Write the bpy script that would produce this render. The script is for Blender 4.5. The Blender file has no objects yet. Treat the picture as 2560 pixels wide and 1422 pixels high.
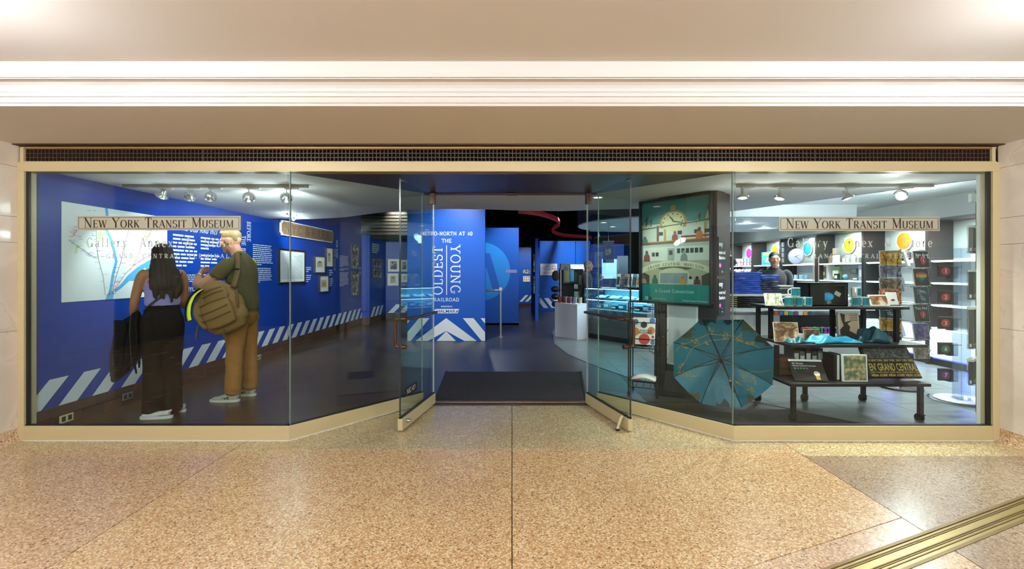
import bpy, bmesh, math, random
from math import sin, cos, pi, radians, atan2, sqrt, hypot
from mathutils import Vector, Matrix, kdtree

# ------------------------------------------------------------------ camera, world, lights, exposure
SC = bpy.context.scene
COL = SC.collection
F, H, CY = 1138.0, 1.35, 680.0          # focal length in pixels of the 2560 wide frame, eye height, horizon row
D = 3.64                                # distance from the eye to the shop front

cam_d = bpy.data.cameras.new('camera')
cam_d.sensor_width = 36.0
cam_d.lens = F / 2560 * 36.0
cam_d.shift_y = -(711 - CY) / 2560
cam_d.clip_start = 0.05
cam_d.clip_end = 80
cam = bpy.data.objects.new('camera', cam_d)
COL.objects.link(cam)
cam.location = (0, 0, H)
cam.rotation_euler = (pi / 2, 0, 0)
SC.camera = cam

world = bpy.data.worlds.new('hall')
SC.world = world
world.use_nodes = True
world.node_tree.nodes['Background'].inputs[0].default_value = (1.0, 0.98, 0.95, 1)
world.node_tree.nodes['Background'].inputs[1].default_value = 0.5

SC.view_settings.view_transform = 'Standard'
SC.view_settings.look = 'None'
SC.view_settings.gamma = 1.0
SC.view_settings.use_curve_mapping = False
SC.view_settings.exposure = 0.07
SC.cycles.transparent_max_bounces = 32
SC.cycles.max_bounces = 5
SC.cycles.diffuse_bounces = 3
SC.cycles.glossy_bounces = 2
SC.cycles.use_light_tree = False
SC.cycles.transmission_bounces = 3
SC.cycles.adaptive_threshold = 0.035
SC.cycles.sample_clamp_indirect = 6.0
SC.cycles.caustics_reflective = False
SC.cycles.caustics_refractive = False


def K(t):
    """colour of a lamp by name"""
    return {'warm': (1.0, 0.80, 0.58), 'neutral': (0.96, 0.985, 1.06), 'cool': (0.86, 0.95, 1.0),
            'white': (1.0, 0.98, 0.95), 'blue': (0.10, 0.16, 1.0), 'cyan': (0.25, 0.80, 1.0)}[t]


def lamp(name, kind, loc, energy, col='warm', target=None, size=0.05, spot=70, blend=0.6, sx=None, sy=None, rot=None):
    d = bpy.data.lights.new(name, kind)
    d.energy = energy
    d.color = K(col)
    if kind == 'AREA':
        d.shape = 'RECTANGLE'
        d.size, d.size_y = sx, sy
    else:
        d.shadow_soft_size = size
    if kind == 'SPOT':
        d.spot_size = radians(spot)
        d.spot_blend = blend
    o = bpy.data.objects.new(name, d)
    COL.objects.link(o)
    o.location = loc
    if target is not None:
        o.rotation_euler = (Vector(target) - Vector(loc)).to_track_quat('-Z', 'Y').to_euler()
    elif rot is not None:
        o.rotation_euler = rot
    return o


# concourse lamps: two rows of globe lights hung under the plaster ceiling (globes built further down)
GLOBES = [(-2.55, 1.70, 2.36), (2.55, 1.70, 2.36), (-2.9, -1.2, 2.20), (2.9, -1.2, 2.20), (0.0, -1.4, 2.20)]
GLOBE_W = [62, 62, 250, 250, 310]
for g, w in zip(GLOBES, GLOBE_W):
    lamp('globe_light', 'POINT', (g[0], g[1], g[2] - 0.0), w, 'neutral', size=0.12)


def P(px, py, Y):
    """point at depth Y seen at a pixel of the 2560 x 1422 frame"""
    return Vector(((px - 1280) / F * Y, Y, H - (py - CY) / F * Y))


def PX(px, Y):
    return (px - 1280) / F * Y


def PZ(py, Y):
    return H - (py - CY) / F * Y


# ------------------------------------------------------------------ materials
def lin(c):
    c = c / 255.0
    return c / 12.92 if c <= 0.04045 else ((c + 0.055) / 1.055) ** 2.4


def hx(s):
    return (lin(int(s[0:2], 16)), lin(int(s[2:4], 16)), lin(int(s[4:6], 16)), 1)


MATS = {}


def mat(name, col, rough=0.5, metal=0.0, vary=0.0, vscale=8.0, bump=0.0, bscale=60.0, emit=0.0, coat=0.0, spec=0.5,
        stretch=None, sheen=0.0):
    if name in MATS:
        return MATS[name]
    m = bpy.data.materials.new(name)
    m.use_nodes = True
    nt = m.node_tree
    b = nt.nodes['Principled BSDF']
    c = hx(col)
    b.inputs['Base Color'].default_value = c
    b.inputs['Roughness'].default_value = rough
    b.inputs['Metallic'].default_value = metal
    b.inputs['Specular IOR Level'].default_value = spec
    b.inputs['Coat Weight'].default_value = coat
    b.inputs['Coat Roughness'].default_value = 0.08
    b.inputs['Sheen Weight'].default_value = sheen
    if emit:
        b.inputs['Emission Color'].default_value = c
        b.inputs['Emission Strength'].default_value = emit
        m.cycles.emission_sampling = 'NONE'
    if vary or bump:
        tc = nt.nodes.new('ShaderNodeTexCoord')
        mp = nt.nodes.new('ShaderNodeMapping')
        nt.links.new(tc.outputs['Object'], mp.inputs[0])
        if stretch:
            mp.inputs['Scale'].default_value = stretch
    if vary:
        n = nt.nodes.new('ShaderNodeTexNoise')
        n.inputs['Scale'].default_value = vscale
        n.inputs['Detail'].default_value = 5
        nt.links.new(mp.outputs[0], n.inputs['Vector'])
        r = nt.nodes.new('ShaderNodeMix')
        r.data_type = 'RGBA'
        r.inputs[6].default_value = tuple(max(0, v * (1 - vary)) for v in c[:3]) + (1,)
        r.inputs[7].default_value = tuple(min(1, v * (1 + vary)) for v in c[:3]) + (1,)
        nt.links.new(n.outputs['Fac'], r.inputs[0])
        nt.links.new(r.outputs[2], b.inputs['Base Color'])
    if bump:
        n = nt.nodes.new('ShaderNodeTexNoise')
        n.inputs['Scale'].default_value = bscale
        n.inputs['Detail'].default_value = 3
        nt.links.new(mp.outputs[0], n.inputs['Vector'])
        u = nt.nodes.new('ShaderNodeBump')
        u.inputs['Strength'].default_value = bump
        u.inputs['Distance'].default_value = 0.01
        nt.links.new(n.outputs['Fac'], u.inputs['Height'])
        nt.links.new(u.outputs[0], b.inputs['Normal'])
    MATS[name] = m
    return m


def glass_mat(name, tint, refl=1.0, rough=0.0):
    m = bpy.data.materials.new(name)
    m.use_nodes = True
    nt = m.node_tree
    nt.nodes.remove(nt.nodes['Principled BSDF'])
    out = nt.nodes['Material Output']
    tr = nt.nodes.new('ShaderNodeBsdfTransparent')
    tr.inputs[0].default_value = hx(tint)
    gl = nt.nodes.new('ShaderNodeBsdfGlossy')
    gl.inputs['Roughness'].default_value = rough
    lw = nt.nodes.new('ShaderNodeLayerWeight')
    lw.inputs[0].default_value = 0.5
    p = nt.nodes.new('ShaderNodeMath')
    p.operation = 'POWER'
    p.inputs[1].default_value = 5.0
    nt.links.new(lw.outputs['Facing'], p.inputs[0])
    ma = nt.nodes.new('ShaderNodeMath')
    ma.operation = 'MULTIPLY_ADD'
    ma.inputs[1].default_value = 0.95 * refl
    ma.inputs[2].default_value = 0.042 * refl
    nt.links.new(p.outputs[0], ma.inputs[0])
    mx = nt.nodes.new('ShaderNodeMixShader')
    nt.links.new(ma.outputs[0], mx.inputs[0])
    nt.links.new(tr.outputs[0], mx.inputs[1])
    nt.links.new(gl.outputs[0], mx.inputs[2])
    nt.links.new(mx.outputs[0], out.inputs[0])
    MATS[name] = m
    return m


def ramp_mat(name, stops, rough=0.5, scale=6.0, detail=6.0, kind='noise', coat=0.0, metal=0.0, stretch=None, distort=0.0, bump=0.0):
    """noise or cell texture through a colour ramp"""
    m = bpy.data.materials.new(name)
    m.use_nodes = True
    nt = m.node_tree
    b = nt.nodes['Principled BSDF']
    b.inputs['Roughness'].default_value = rough
    b.inputs['Coat Weight'].default_value = coat
    b.inputs['Coat Roughness'].default_value = 0.06
    b.inputs['Metallic'].default_value = metal
    tc = nt.nodes.new('ShaderNodeTexCoord')
    mp = nt.nodes.new('ShaderNodeMapping')
    nt.links.new(tc.outputs['Object'], mp.inputs[0])
    if stretch:
        mp.inputs['Scale'].default_value = stretch
    if kind == 'noise':
        n = nt.nodes.new('ShaderNodeTexNoise')
        n.inputs['Detail'].default_value = detail
        n.inputs['Distortion'].default_value = distort
        o = n.outputs['Fac']
    else:
        n = nt.nodes.new('ShaderNodeTexVoronoi')
        o = n.outputs['Color']
    n.inputs['Scale'].default_value = scale
    nt.links.new(mp.outputs[0], n.inputs['Vector'])
    r = nt.nodes.new('ShaderNodeValToRGB')
    e = r.color_ramp.elements
    while len(e) < len(stops):
        e.new(0.5)
    for k, (pos, c) in enumerate(stops):
        e[k].position = pos
        e[k].color = hx(c)
    nt.links.new(o, r.inputs[0])
    nt.links.new(r.outputs[0], b.inputs['Base Color'])
    if bump:
        u = nt.nodes.new('ShaderNodeBump')
        u.inputs['Strength'].default_value = bump
        u.inputs['Distance'].default_value = 0.004
        nt.links.new(o, u.inputs['Height'])
        nt.links.new(u.outputs[0], b.inputs['Normal'])
    MATS[name] = m
    return m


def terrazzo(name, base, light, dark, chip=120.0, rough=0.22):
    m = bpy.data.materials.new(name)
    m.use_nodes = True
    nt = m.node_tree
    L = nt.links.new
    b = nt.nodes['Principled BSDF']
    b.inputs['Roughness'].default_value = rough
    b.inputs['Coat Weight'].default_value = 0.12
    b.inputs['Coat Roughness'].default_value = 0.2
    tc = nt.nodes.new('ShaderNodeTexCoord')
    v = nt.nodes.new('ShaderNodeTexVoronoi')
    v.inputs['Scale'].default_value = chip
    L(tc.outputs['Object'], v.inputs['Vector'])
    sp = nt.nodes.new('ShaderNodeSeparateColor')
    L(v.outputs['Color'], sp.inputs[0])
    r = nt.nodes.new('ShaderNodeValToRGB')
    e = r.color_ramp.elements
    for _ in range(4):
        e.new(0.5)
    for k, (p, c) in enumerate([(0.0, dark), (0.05, dark), (0.08, base), (0.62, base), (0.72, light), (1.0, light)]):
        e[k].position = p
        e[k].color = hx(c)
    L(sp.outputs[0], r.inputs[0])
    n = nt.nodes.new('ShaderNodeTexNoise')
    n.inputs['Scale'].default_value = 1.1
    n.inputs['Detail'].default_value = 4
    L(tc.outputs['Object'], n.inputs['Vector'])
    mx = nt.nodes.new('ShaderNodeMix')
    mx.data_type = 'RGBA'
    mx.blend_type = 'MULTIPLY'
    mx.inputs[0].default_value = 1.0
    r2 = nt.nodes.new('ShaderNodeValToRGB')
    r2.color_ramp.elements[0].position = 0.3
    r2.color_ramp.elements[0].color = (0.86, 0.80, 0.78, 1)
    r2.color_ramp.elements[1].position = 0.7
    r2.color_ramp.elements[1].color = (1, 1, 1, 1)
    L(n.outputs['Fac'], r2.inputs[0])
    L(r.outputs[0], mx.inputs[6])
    L(r2.outputs[0], mx.inputs[7])
    L(mx.outputs[2], b.inputs['Base Color'])
    n2 = nt.nodes.new('ShaderNodeTexNoise')
    n2.inputs['Scale'].default_value = 3.0
    L(tc.outputs['Object'], n2.inputs['Vector'])
    mr = nt.nodes.new('ShaderNodeMapRange')
    mr.inputs['To Min'].default_value = rough - 0.05
    mr.inputs['To Max'].default_value = rough + 0.12
    L(n2.outputs['Fac'], mr.inputs[0])
    L(mr.outputs[0], b.inputs['Roughness'])
    MATS[name] = m
    return m


# ------------------------------------------------------------------ mesh building
class MB:
    def __init__(s):
        s.v, s.f, s.m, s.mi = [], [], [], 0

    def add(s, vs, fs, xf=None):
        k = len(s.v)
        s.v += [tuple(xf @ Vector(q)) if xf else tuple(q) for q in vs]
        s.f += [tuple(i + k for i in q) for q in fs]
        s.m += [s.mi] * len(fs)
        return s

    def box(s, x0, y0, z0, x1, y1, z1, xf=None):
        v = [(x0, y0, z0), (x1, y0, z0), (x1, y1, z0), (x0, y1, z0), (x0, y0, z1), (x1, y0, z1), (x1, y1, z1), (x0, y1, z1)]
        return s.add(v, [(3, 2, 1, 0), (4, 5, 6, 7), (0, 1, 5, 4), (1, 2, 6, 5), (2, 3, 7, 6), (3, 0, 4, 7)], xf)

    def bx(s, c, d, xf=None):
        return s.box(c[0] - d[0] / 2, c[1] - d[1] / 2, c[2] - d[2] / 2, c[0] + d[0] / 2, c[1] + d[1] / 2, c[2] + d[2] / 2, xf)

    def prism(s, poly, a, b, plane='xz', xf=None):
        """polygon (counter-clockwise) pushed between a and b along the third axis"""
        n = len(poly)

        def pt(p, t):
            return {'xz': (p[0], t, p[1]), 'xy': (p[0], p[1], t), 'yz': (t, p[0], p[1])}[plane]
        v = [pt(p, a) for p in poly] + [pt(p, b) for p in poly]
        f = [tuple(range(n)), tuple(range(2 * n - 1, n - 1, -1))]
        f += [(i, i + n, (i + 1) % n + n, (i + 1) % n) for i in range(n)]
        return s.add(v, f, xf)

    def tube(s, pts, r, n=8, closed=False, xf=None):
        pts = [Vector(p) for p in pts]
        N = len(pts)
        rs = r if isinstance(r, (list, tuple)) else [r] * N
        vs, fs = [], []
        ref = Vector((0, 0, 1))
        prev = None
        for i, p in enumerate(pts):
            if closed:
                t = pts[(i + 1) % N] - pts[i - 1]
            else:
                t = pts[min(i + 1, N - 1)] - pts[max(i - 1, 0)]
            t = t.normalized() if t.length > 1e-9 else Vector((0, 0, 1))
            if prev is None:
                a = ref if abs(t.z) < 0.95 else Vector((1, 0, 0))
                u = t.cross(a).normalized()
            else:
                u = (prev - t * prev.dot(t))
                u = u.normalized() if u.length > 1e-6 else t.orthogonal().normalized()
            prev = u
            w = t.cross(u)
            for k in range(n):
                q = 2 * pi * k / n
                vs.append(p + (u * cos(q) + w * sin(q)) * rs[i])
        m = N if closed else N - 1
        for i in range(m):
            j = (i + 1) % N
            for k in range(n):
                fs.append((i * n + k, i * n + (k + 1) % n, j * n + (k + 1) % n, j * n + k))
        if not closed:
            fs.append(tuple(range(n - 1, -1, -1)))
            fs.append(tuple((N - 1) * n + k for k in range(n)))
        return s.add(vs, fs, xf)

    def lathe(s, prof, n=16, c=(0, 0, 0), xf=None):
        vs, fs = [], []
        for r, z in prof:
            for k in range(n):
                q = 2 * pi * k / n
                vs.append((c[0] + r * cos(q), c[1] + r * sin(q), c[2] + z))
        m = len(prof)
        for i in range(m - 1):
            for k in range(n):
                fs.append((i * n + k, i * n + (k + 1) % n, (i + 1) * n + (k + 1) % n, (i + 1) * n + k))
        fs.append(tuple(range(n - 1, -1, -1)))
        fs.append(tuple((m - 1) * n + k for k in range(n)))
        return s.add(vs, fs, xf)

    def ball(s, c, r, n=12, m=8, xf=None):
        rx, ry, rz = r if isinstance(r, (tuple, list)) else (r, r, r)
        vs = [(c[0], c[1], c[2] - rz)]
        for i in range(1, m):
            a = -pi / 2 + pi * i / m
            for k in range(n):
                q = 2 * pi * k / n
                vs.append((c[0] + rx * cos(a) * cos(q), c[1] + ry * cos(a) * sin(q), c[2] + rz * sin(a)))
        vs.append((c[0], c[1], c[2] + rz))
        fs = [(0, 1 + (k + 1) % n, 1 + k) for k in range(n)]
        for i in range(m - 2):
            for k in range(n):
                a = 1 + i * n
                fs.append((a + k, a + (k + 1) % n, a + n + (k + 1) % n, a + n + k))
        t = len(vs) - 1
        a = 1 + (m - 2) * n
        fs += [(a + k, a + (k + 1) % n, t) for k in range(n)]
        return s.add(vs, fs, xf)

    def grid(s, fn, nu, nv, xf=None):
        vs = [fn(i / nu, j / nv) for j in range(nv + 1) for i in range(nu + 1)]
        fs = [(j * (nu + 1) + i, j * (nu + 1) + i + 1, (j + 1) * (nu + 1) + i + 1, (j + 1) * (nu + 1) + i)
              for j in range(nv) for i in range(nu)]
        return s.add(vs, fs, xf)

    def poly(s, pts, xf=None):
        return s.add(pts, [tuple(range(len(pts)))], xf)

    def mesh(s, name):
        me = bpy.data.meshes.new(name)
        me.from_pydata(s.v, [], s.f)
        me.polygons.foreach_set('material_index', s.m)
        me.update()
        return me

    def build(s, name, mats, parent=None, smooth=False, bevel=0.0, seg=2, loc=None, rot=None, solid=0.0, sub=0):
        me = s.mesh(name)
        o = mobj(name, me, mats, parent, smooth)
        if loc is not None:
            o.location = loc
        if rot is not None:
            o.rotation_euler = rot
        if solid:
            d = o.modifiers.new('thick', 'SOLIDIFY')
            d.thickness = solid
            d.offset = 0
        if bevel:
            d = o.modifiers.new('edge', 'BEVEL')
            d.width = bevel
            d.segments = seg
            d.limit_method = 'ANGLE'
        if sub:
            d = o.modifiers.new('sub', 'SUBSURF')
            d.levels = d.render_levels = sub
        return o


def fix_normals(me):
    bm = bmesh.new()
    bm.from_mesh(me)
    bmesh.ops.recalc_face_normals(bm, faces=bm.faces)
    bm.to_mesh(me)
    bm.free()


def mobj(name, me, mats, parent=None, smooth=False):
    fix_normals(me)
    for x in (mats if isinstance(mats, (list, tuple)) else [mats]):
        me.materials.append(x)
    if smooth:
        me.polygons.foreach_set('use_smooth', [True] * len(me.polygons))
        me.set_sharp_from_angle(angle=radians(38))
    o = bpy.data.objects.new(name, me)
    COL.objects.link(o)
    o.parent = parent
    return o


def tag(o, label=None, cat=None, group=None, kind=None):
    if label:
        o['label'] = label
    if cat:
        o['category'] = cat
    if group:
        o['group'] = group
    if kind:
        o['kind'] = kind
    return o


def thing(name, label=None, cat=None, loc=(0, 0, 0), rz=0.0, group=None, kind=None):
    o = bpy.data.objects.new(name, None)
    o.empty_display_size = 0.1
    COL.objects.link(o)
    o.location = loc
    o.rotation_euler = (0, 0, rz)
    return tag(o, label, cat, group, kind)


def struct(o):
    o['kind'] = 'structure'
    return o


def twin(o, parent=None):
    """copy of a thing with its parts and sub-parts"""
    c = o.copy()
    COL.objects.link(c)
    if parent is not None:
        c.parent = parent
    for ch in list(o.children):
        twin(ch, c)
    return c


ORD = ['first', 'second', 'third', 'fourth', 'fifth', 'sixth', 'seventh', 'eighth', 'ninth', 'tenth', 'eleventh', 'twelfth',
       'thirteenth', 'fourteenth', 'fifteenth', 'sixteenth']


def clip(poly, a, b, c):
    """keep the part of a convex polygon where a*x + b*y <= c"""
    out = []
    n = len(poly)
    for i in range(n):
        p, q = poly[i], poly[(i + 1) % n]
        dp, dq = a * p[0] + b * p[1] - c, a * q[0] + b * q[1] - c
        if dp <= 0:
            out.append(p)
        if dp * dq < 0:
            t = dp / (dp - dq)
            out.append((p[0] + t * (q[0] - p[0]), p[1] + t * (q[1] - p[1])))
    return out


def inset(poly, d):
    """convex counter-clockwise polygon shrunk by d"""
    out = poly
    n = len(poly)
    for i in range(n):
        p, q = poly[i], poly[(i + 1) % n]
        ex, ey = q[0] - p[0], q[1] - p[1]
        l = hypot(ex, ey)
        if l < 1e-6:
            continue
        nx, ny = ey / l, -ex / l
        out = clip(out, nx, ny, nx * p[0] + ny * p[1] - d)
        if len(out) < 3:
            return []
    return out


# ------------------------------------------------------------------ lettering: drawn serif letters and plain letters
def _arc(cx, cy, rx, ry, a0, a1, n=14):
    return [(cx + rx * cos(radians(a0 + (a1 - a0) * i / n)), cy + ry * sin(radians(a0 + (a1 - a0) * i / n))) for i in range(n + 1)]


def _l(*c):
    return [(c[i], c[i + 1]) for i in range(0, len(c), 2)]


# glyph: width, strokes (points, weight: None = by direction, 't' thin, 'T' thick), feet (x, y), upright ticks (x, y0, y1)
X_ = 0.66
GL = {
    'A': (.84, [(_l(.09, 0, .42, 1), 't'), (_l(.42, 1, .76, 0), 'T'), (_l(.21, .34, .62, .34), 't')], [(.09, 0), (.76, 0)], []),
    'B': (.70, [(_l(.17, 0, .17, 1), None), (_l(.17, 1, .36, 1) + _arc(.36, .76, .20, .24, 90, -90) + _l(.17, .52), None), (_l(.17, .52, .38, .52) + _arc(.38, .26, .23, .26, 90, -90) + _l(.17, 0), None)], [(.17, 0), (.17, 1)], []),
    'C': (.78, [(_arc(.44, .5, .34, .5, 48, 312, 24), None)], [], [(.67, .74, .98), (.67, .02, .26)]),
    'D': (.82, [(_l(.17, 0, .17, 1), None), (_l(.17, 1, .34, 1) + _arc(.34, .5, .37, .5, 90, -90, 20) + _l(.17, 0), None)], [(.17, 0), (.17, 1)], []),
    'E': (.70, [(_l(.17, 0, .17, 1), None), (_l(.17, 1, .60, 1), 't'), (_l(.17, .52, .48, .52), 't'), (_l(.17, 0, .62, 0), 't')], [(.17, 0), (.17, 1)], [(.60, .80, 1), (.62, 0, .22), (.48, .42, .62)]),
    'F': (.66, [(_l(.17, 0, .17, 1), None), (_l(.17, 1, .58, 1), 't'), (_l(.17, .52, .46, .52), 't')], [(.17, 0), (.17, 1)], [(.58, .78, 1), (.46, .42, .62)]),
    'G': (.84, [(_arc(.44, .5, .34, .5, 48, 330, 24), None), (_l(.72, .02, .72, .42), None)], [(.72, .42)], [(.67, .74, .98)]),
    'H': (.88, [(_l(.17, 0, .17, 1), None), (_l(.71, 0, .71, 1), None), (_l(.17, .52, .71, .52), 't')], [(.17, 0), (.17, 1), (.71, 0), (.71, 1)], []),
    'I': (.40, [(_l(.20, 0, .20, 1), None)], [(.20, 0), (.20, 1)], []),
    'J': (.5, [(_l(.32, 1, .32, .2) + _arc(.18, .2, .14, .2, 0, -140), None)], [(.32, 1)], []),
    'K': (.80, [(_l(.17, 0, .17, 1), None), (_l(.17, .42, .62, 1), 't'), (_l(.32, .60, .68, 0), 'T')], [(.17, 0), (.17, 1), (.62, 1), (.68, 0)], []),
    'L': (.66, [(_l(.17, 0, .17, 1), None), (_l(.17, 0, .58, 0), 't')], [(.17, 0), (.17, 1)], [(.58, 0, .24)]),
    'M': (1.0, [(_l(.15, 0, .15, 1), 't'), (_l(.15, 1, .50, .06), 'T'), (_l(.50, .06, .85, 1), 't'), (_l(.85, 1, .85, 0), None)], [(.15, 0), (.13, 1), (.85, 0), (.87, 1)], []),
    'N': (.88, [(_l(.16, 0, .16, 1), 't'), (_l(.14, 1, .72, 0), 'T'), (_l(.72, 0, .72, 1), 't')], [(.16, 0), (.12, 1), (.72, 1)], []),
    'O': (.88, [(_arc(.44, .5, .36, .5, 0, 360, 32), None)], [], []),
    'P': (.70, [(_l(.17, 0, .17, 1), None), (_l(.17, 1, .36, 1) + _arc(.36, .73, .24, .27, 90, -90) + _l(.17, .46), None)], [(.17, 0), (.17, 1)], []),
    'Q': (.88, [(_arc(.44, .5, .36, .5, 0, 360, 32), None), (_l(.46, .2, .78, -.14), 'T')], [], []),
    'R': (.80, [(_l(.17, 0, .17, 1), None), (_l(.17, 1, .38, 1) + _arc(.38, .75, .22, .25, 90, -90) + _l(.17, .50), None), (_l(.38, .50, .70, 0), 'T')], [(.17, 0), (.17, 1), (.70, 0)], []),
    'S': (.64, [(_arc(.32, .75, .22, .25, 35, 250, 14) + _arc(.32, .26, .25, .26, 80, -145, 16), None)], [], [(.52, .72, .98), (.09, .02, .28)]),
    'T': (.74, [(_l(.37, 0, .37, 1), None), (_l(.06, 1, .68, 1), 't')], [(.37, 0)], [(.06, .76, 1), (.68, .76, 1)]),
    'U': (.84, [(_l(.16, 1, .16, .32) + _arc(.42, .32, .26, .32, 180, 360, 16) + _l(.68, 1), None)], [(.16, 1), (.68, 1)], []),
    'V': (.82, [(_l(.10, 1, .41, 0), 'T'), (_l(.41, 0, .72, 1), 't')], [(.10, 1), (.72, 1)], []),
    'W': (1.12, [(_l(.10, 1, .34, 0), 'T'), (_l(.34, 0, .56, .95), 't'), (_l(.56, .95, .80, 0), 'T'), (_l(.80, 0, 1.02, 1), 't')], [(.10, 1), (.56, .97), (1.02, 1)], []),
    'X': (.80, [(_l(.10, 1, .68, 0), 'T'), (_l(.68, 1, .10, 0), 't')], [(.10, 1), (.68, 0), (.68, 1), (.10, 0)], []),
    'Y': (.80, [(_l(.08, 1, .40, .46), 'T'), (_l(.72, 1, .40, .46), 't'), (_l(.40, .46, .40, 0), None)], [(.08, 1), (.72, 1), (.40, 0)], []),
    'Z': (.7, [(_l(.1, 1, .6, 1), 't'), (_l(.6, 1, .1, 0), 'T'), (_l(.1, 0, .6, 0), 't')], [], [(.1, .8, 1), (.6, 0, .2)]),
    'a': (.60, [(_arc(.28, .46, .17, .20, 160, 0, 10) + _l(.45, .06), None), (_arc(.27, .19, .18, .19, 60, 330, 16), None)], [(.50, 0)], []),
    'b': (.6, [(_l(.13, 1, .13, 0), None), (_arc(.30, .33, .20, .33, 0, 360, 20), None)], [(.10, 1)], []),
    'c': (.54, [(_arc(.30, .33, .21, .33, 45, 315, 18), None)], [], [(.45, .44, .62)]),
    'd': (.62, [(_l(.46, 1, .46, 0), None), (_arc(.27, .33, .19, .33, 0, 360, 20), None)], [(.42, 1), (.50, 0)], []),
    'e': (.56, [(_arc(.29, .33, .21, .33, 0, 315, 18), None), (_l(.09, .35, .50, .35), 't')], [], []),
    'g': (.6, [(_arc(.27, .40, .17, .24, 0, 360, 18), None), (_l(.45, .62, .45, -.12) + _arc(.27, -.12, .18, .16, 0, -150, 10), None)], [], []),
    'h': (.66, [(_l(.14, 1, .14, 0), None), (_arc(.32, .42, .18, .24, 180, 0, 10) + _l(.50, 0), None)], [(.14, 1), (.14, 0), (.50, 0)], []),
    'i': (.34, [(_l(.17, .64, .17, 0), None), (_l(.17, .86, .17, .96), 'T')], [(.17, 0), (.13, .64)], []),
    'l': (.34, [(_l(.17, 1, .17, 0), None)], [(.17, 0), (.13, 1)], []),
    'm': (.96, [(_l(.14, .64, .14, 0), None), (_arc(.30, .42, .16, .24, 180, 0, 10) + _l(.46, 0), None), (_arc(.62, .42, .16, .24, 180, 0, 10) + _l(.78, 0), None)], [(.14, 0), (.46, 0), (.78, 0), (.11, .64)], []),
    'n': (.66, [(_l(.14, .64, .14, 0), None), (_arc(.32, .42, .18, .24, 180, 0, 10) + _l(.50, 0), None)], [(.14, 0), (.50, 0), (.11, .64)], []),
    'o': (.60, [(_arc(.30, .33, .22, .33, 0, 360, 22), None)], [], []),
    'r': (.50, [(_l(.15, .64, .15, 0), None), (_arc(.33, .42, .18, .24, 180, 60, 8), None)], [(.15, 0), (.12, .64)], []),
    's': (.48, [(_arc(.24, .49, .15, .17, 35, 250, 10) + _arc(.24, .17, .17, .17, 80, -145, 12), None)], [], []),
    't': (.42, [(_l(.18, .88, .18, .16) + _arc(.31, .16, .13, .16, 180, 320, 8), None), (_l(.04, .64, .36, .64), 't')], [], []),
    'u': (.64, [(_l(.14, .64, .14, .2) + _arc(.31, .2, .17, .2, 180, 360, 10) + _l(.48, .64), None), (_l(.48, .2, .48, 0), None)], [(.10, .64), (.44, .64), (.52, 0)], []),
    'x': (.60, [(_l(.10, .64, .50, 0), 'T'), (_l(.50, .64, .10, 0), 't')], [(.10, .64), (.50, .64), (.10, 0), (.50, 0)], []),
    'y': (.60, [(_l(.10, .64, .31, 0), 'T'), (_l(.52, .64, .26, -.16) + _arc(.17, -.18, .09, .09, 0, -120, 6), 't')], [(.10, .64), (.52, .64)], []),
    '0': (.62, [(_arc(.31, .5, .23, .5, 0, 360, 26), None)], [], []),
    '1': (.46, [(_l(.10, .82, .26, 1, .26, 0), None)], [(.26, 0)], []),
    '2': (.60, [(_arc(.30, .73, .21, .27, 160, -30, 14) + _l(.08, .02, .54, .02), None)], [], [(.54, 0, .16)]),
    '4': (.64, [(_l(.44, 0, .44, 1, .06, .28, .60, .28), None)], [(.44, 0)], []),
    '7': (.56, [(_l(.06, 1, .52, 1, .22, 0), None)], [], [(.06, .82, 1)]),
    '9': (.60, [(_arc(.30, .70, .22, .30, 0, 360, 20), None), (_l(.52, .70, .50, .40, .24, 0), None)], [], []),
    '3': (.58, [(_arc(.28, .75, .20, .25, 150, -80, 12) + _arc(.28, .26, .23, .26, 80, -150, 14), None)], [], []),
    '-': (.46, [(_l(.06, .38, .40, .38), 'T')], [], []),
    '.': (.28, [(_l(.12, 0, .12, .10), 'T')], [], []),
    ',': (.28, [(_l(.13, .10, .08, -.14), 'T')], [], []),
    "'": (.24, [(_l(.12, 1, .12, .80), 'T')], [], []),
    '&': (.92, [(_arc(.40, .80, .17, .20, -60, 200, 14) + _l(.24, .70, .74, .04), None), (_arc(.36, .28, .28, .28, 120, 320, 16) + _l(.78, .52), None)], [(.76, .52)], []),
}


def _strip(mb, pts, ws, y):
    n = len(pts)
    if n > 2 and hypot(pts[0][0] - pts[-1][0], pts[0][1] - pts[-1][1]) < 1e-6:
        closed = True
    else:
        closed = False
    L, R = [], []
    for i in range(n):
        a = pts[i - 1] if i > 0 else (pts[-2] if closed else pts[0])
        b = pts[i + 1] if i < n - 1 else (pts[1] if closed else pts[-1])
        tx, tz = b[0] - a[0], b[1] - a[1]
        l = hypot(tx, tz) or 1
        nx, nz = -tz / l, tx / l
        w = ws[i] / 2
        L.append((pts[i][0] + nx * w, y, pts[i][1] + nz * w))
        R.append((pts[i][0] - nx * w, y, pts[i][1] - nz * w))
    k = len(mb.v)
    mb.v += L + R
    for i in range(n - 1):
        mb.f.append((k + i, k + i + 1, k + n + i + 1, k + n + i))
        mb.m.append(mb.mi)


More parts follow.
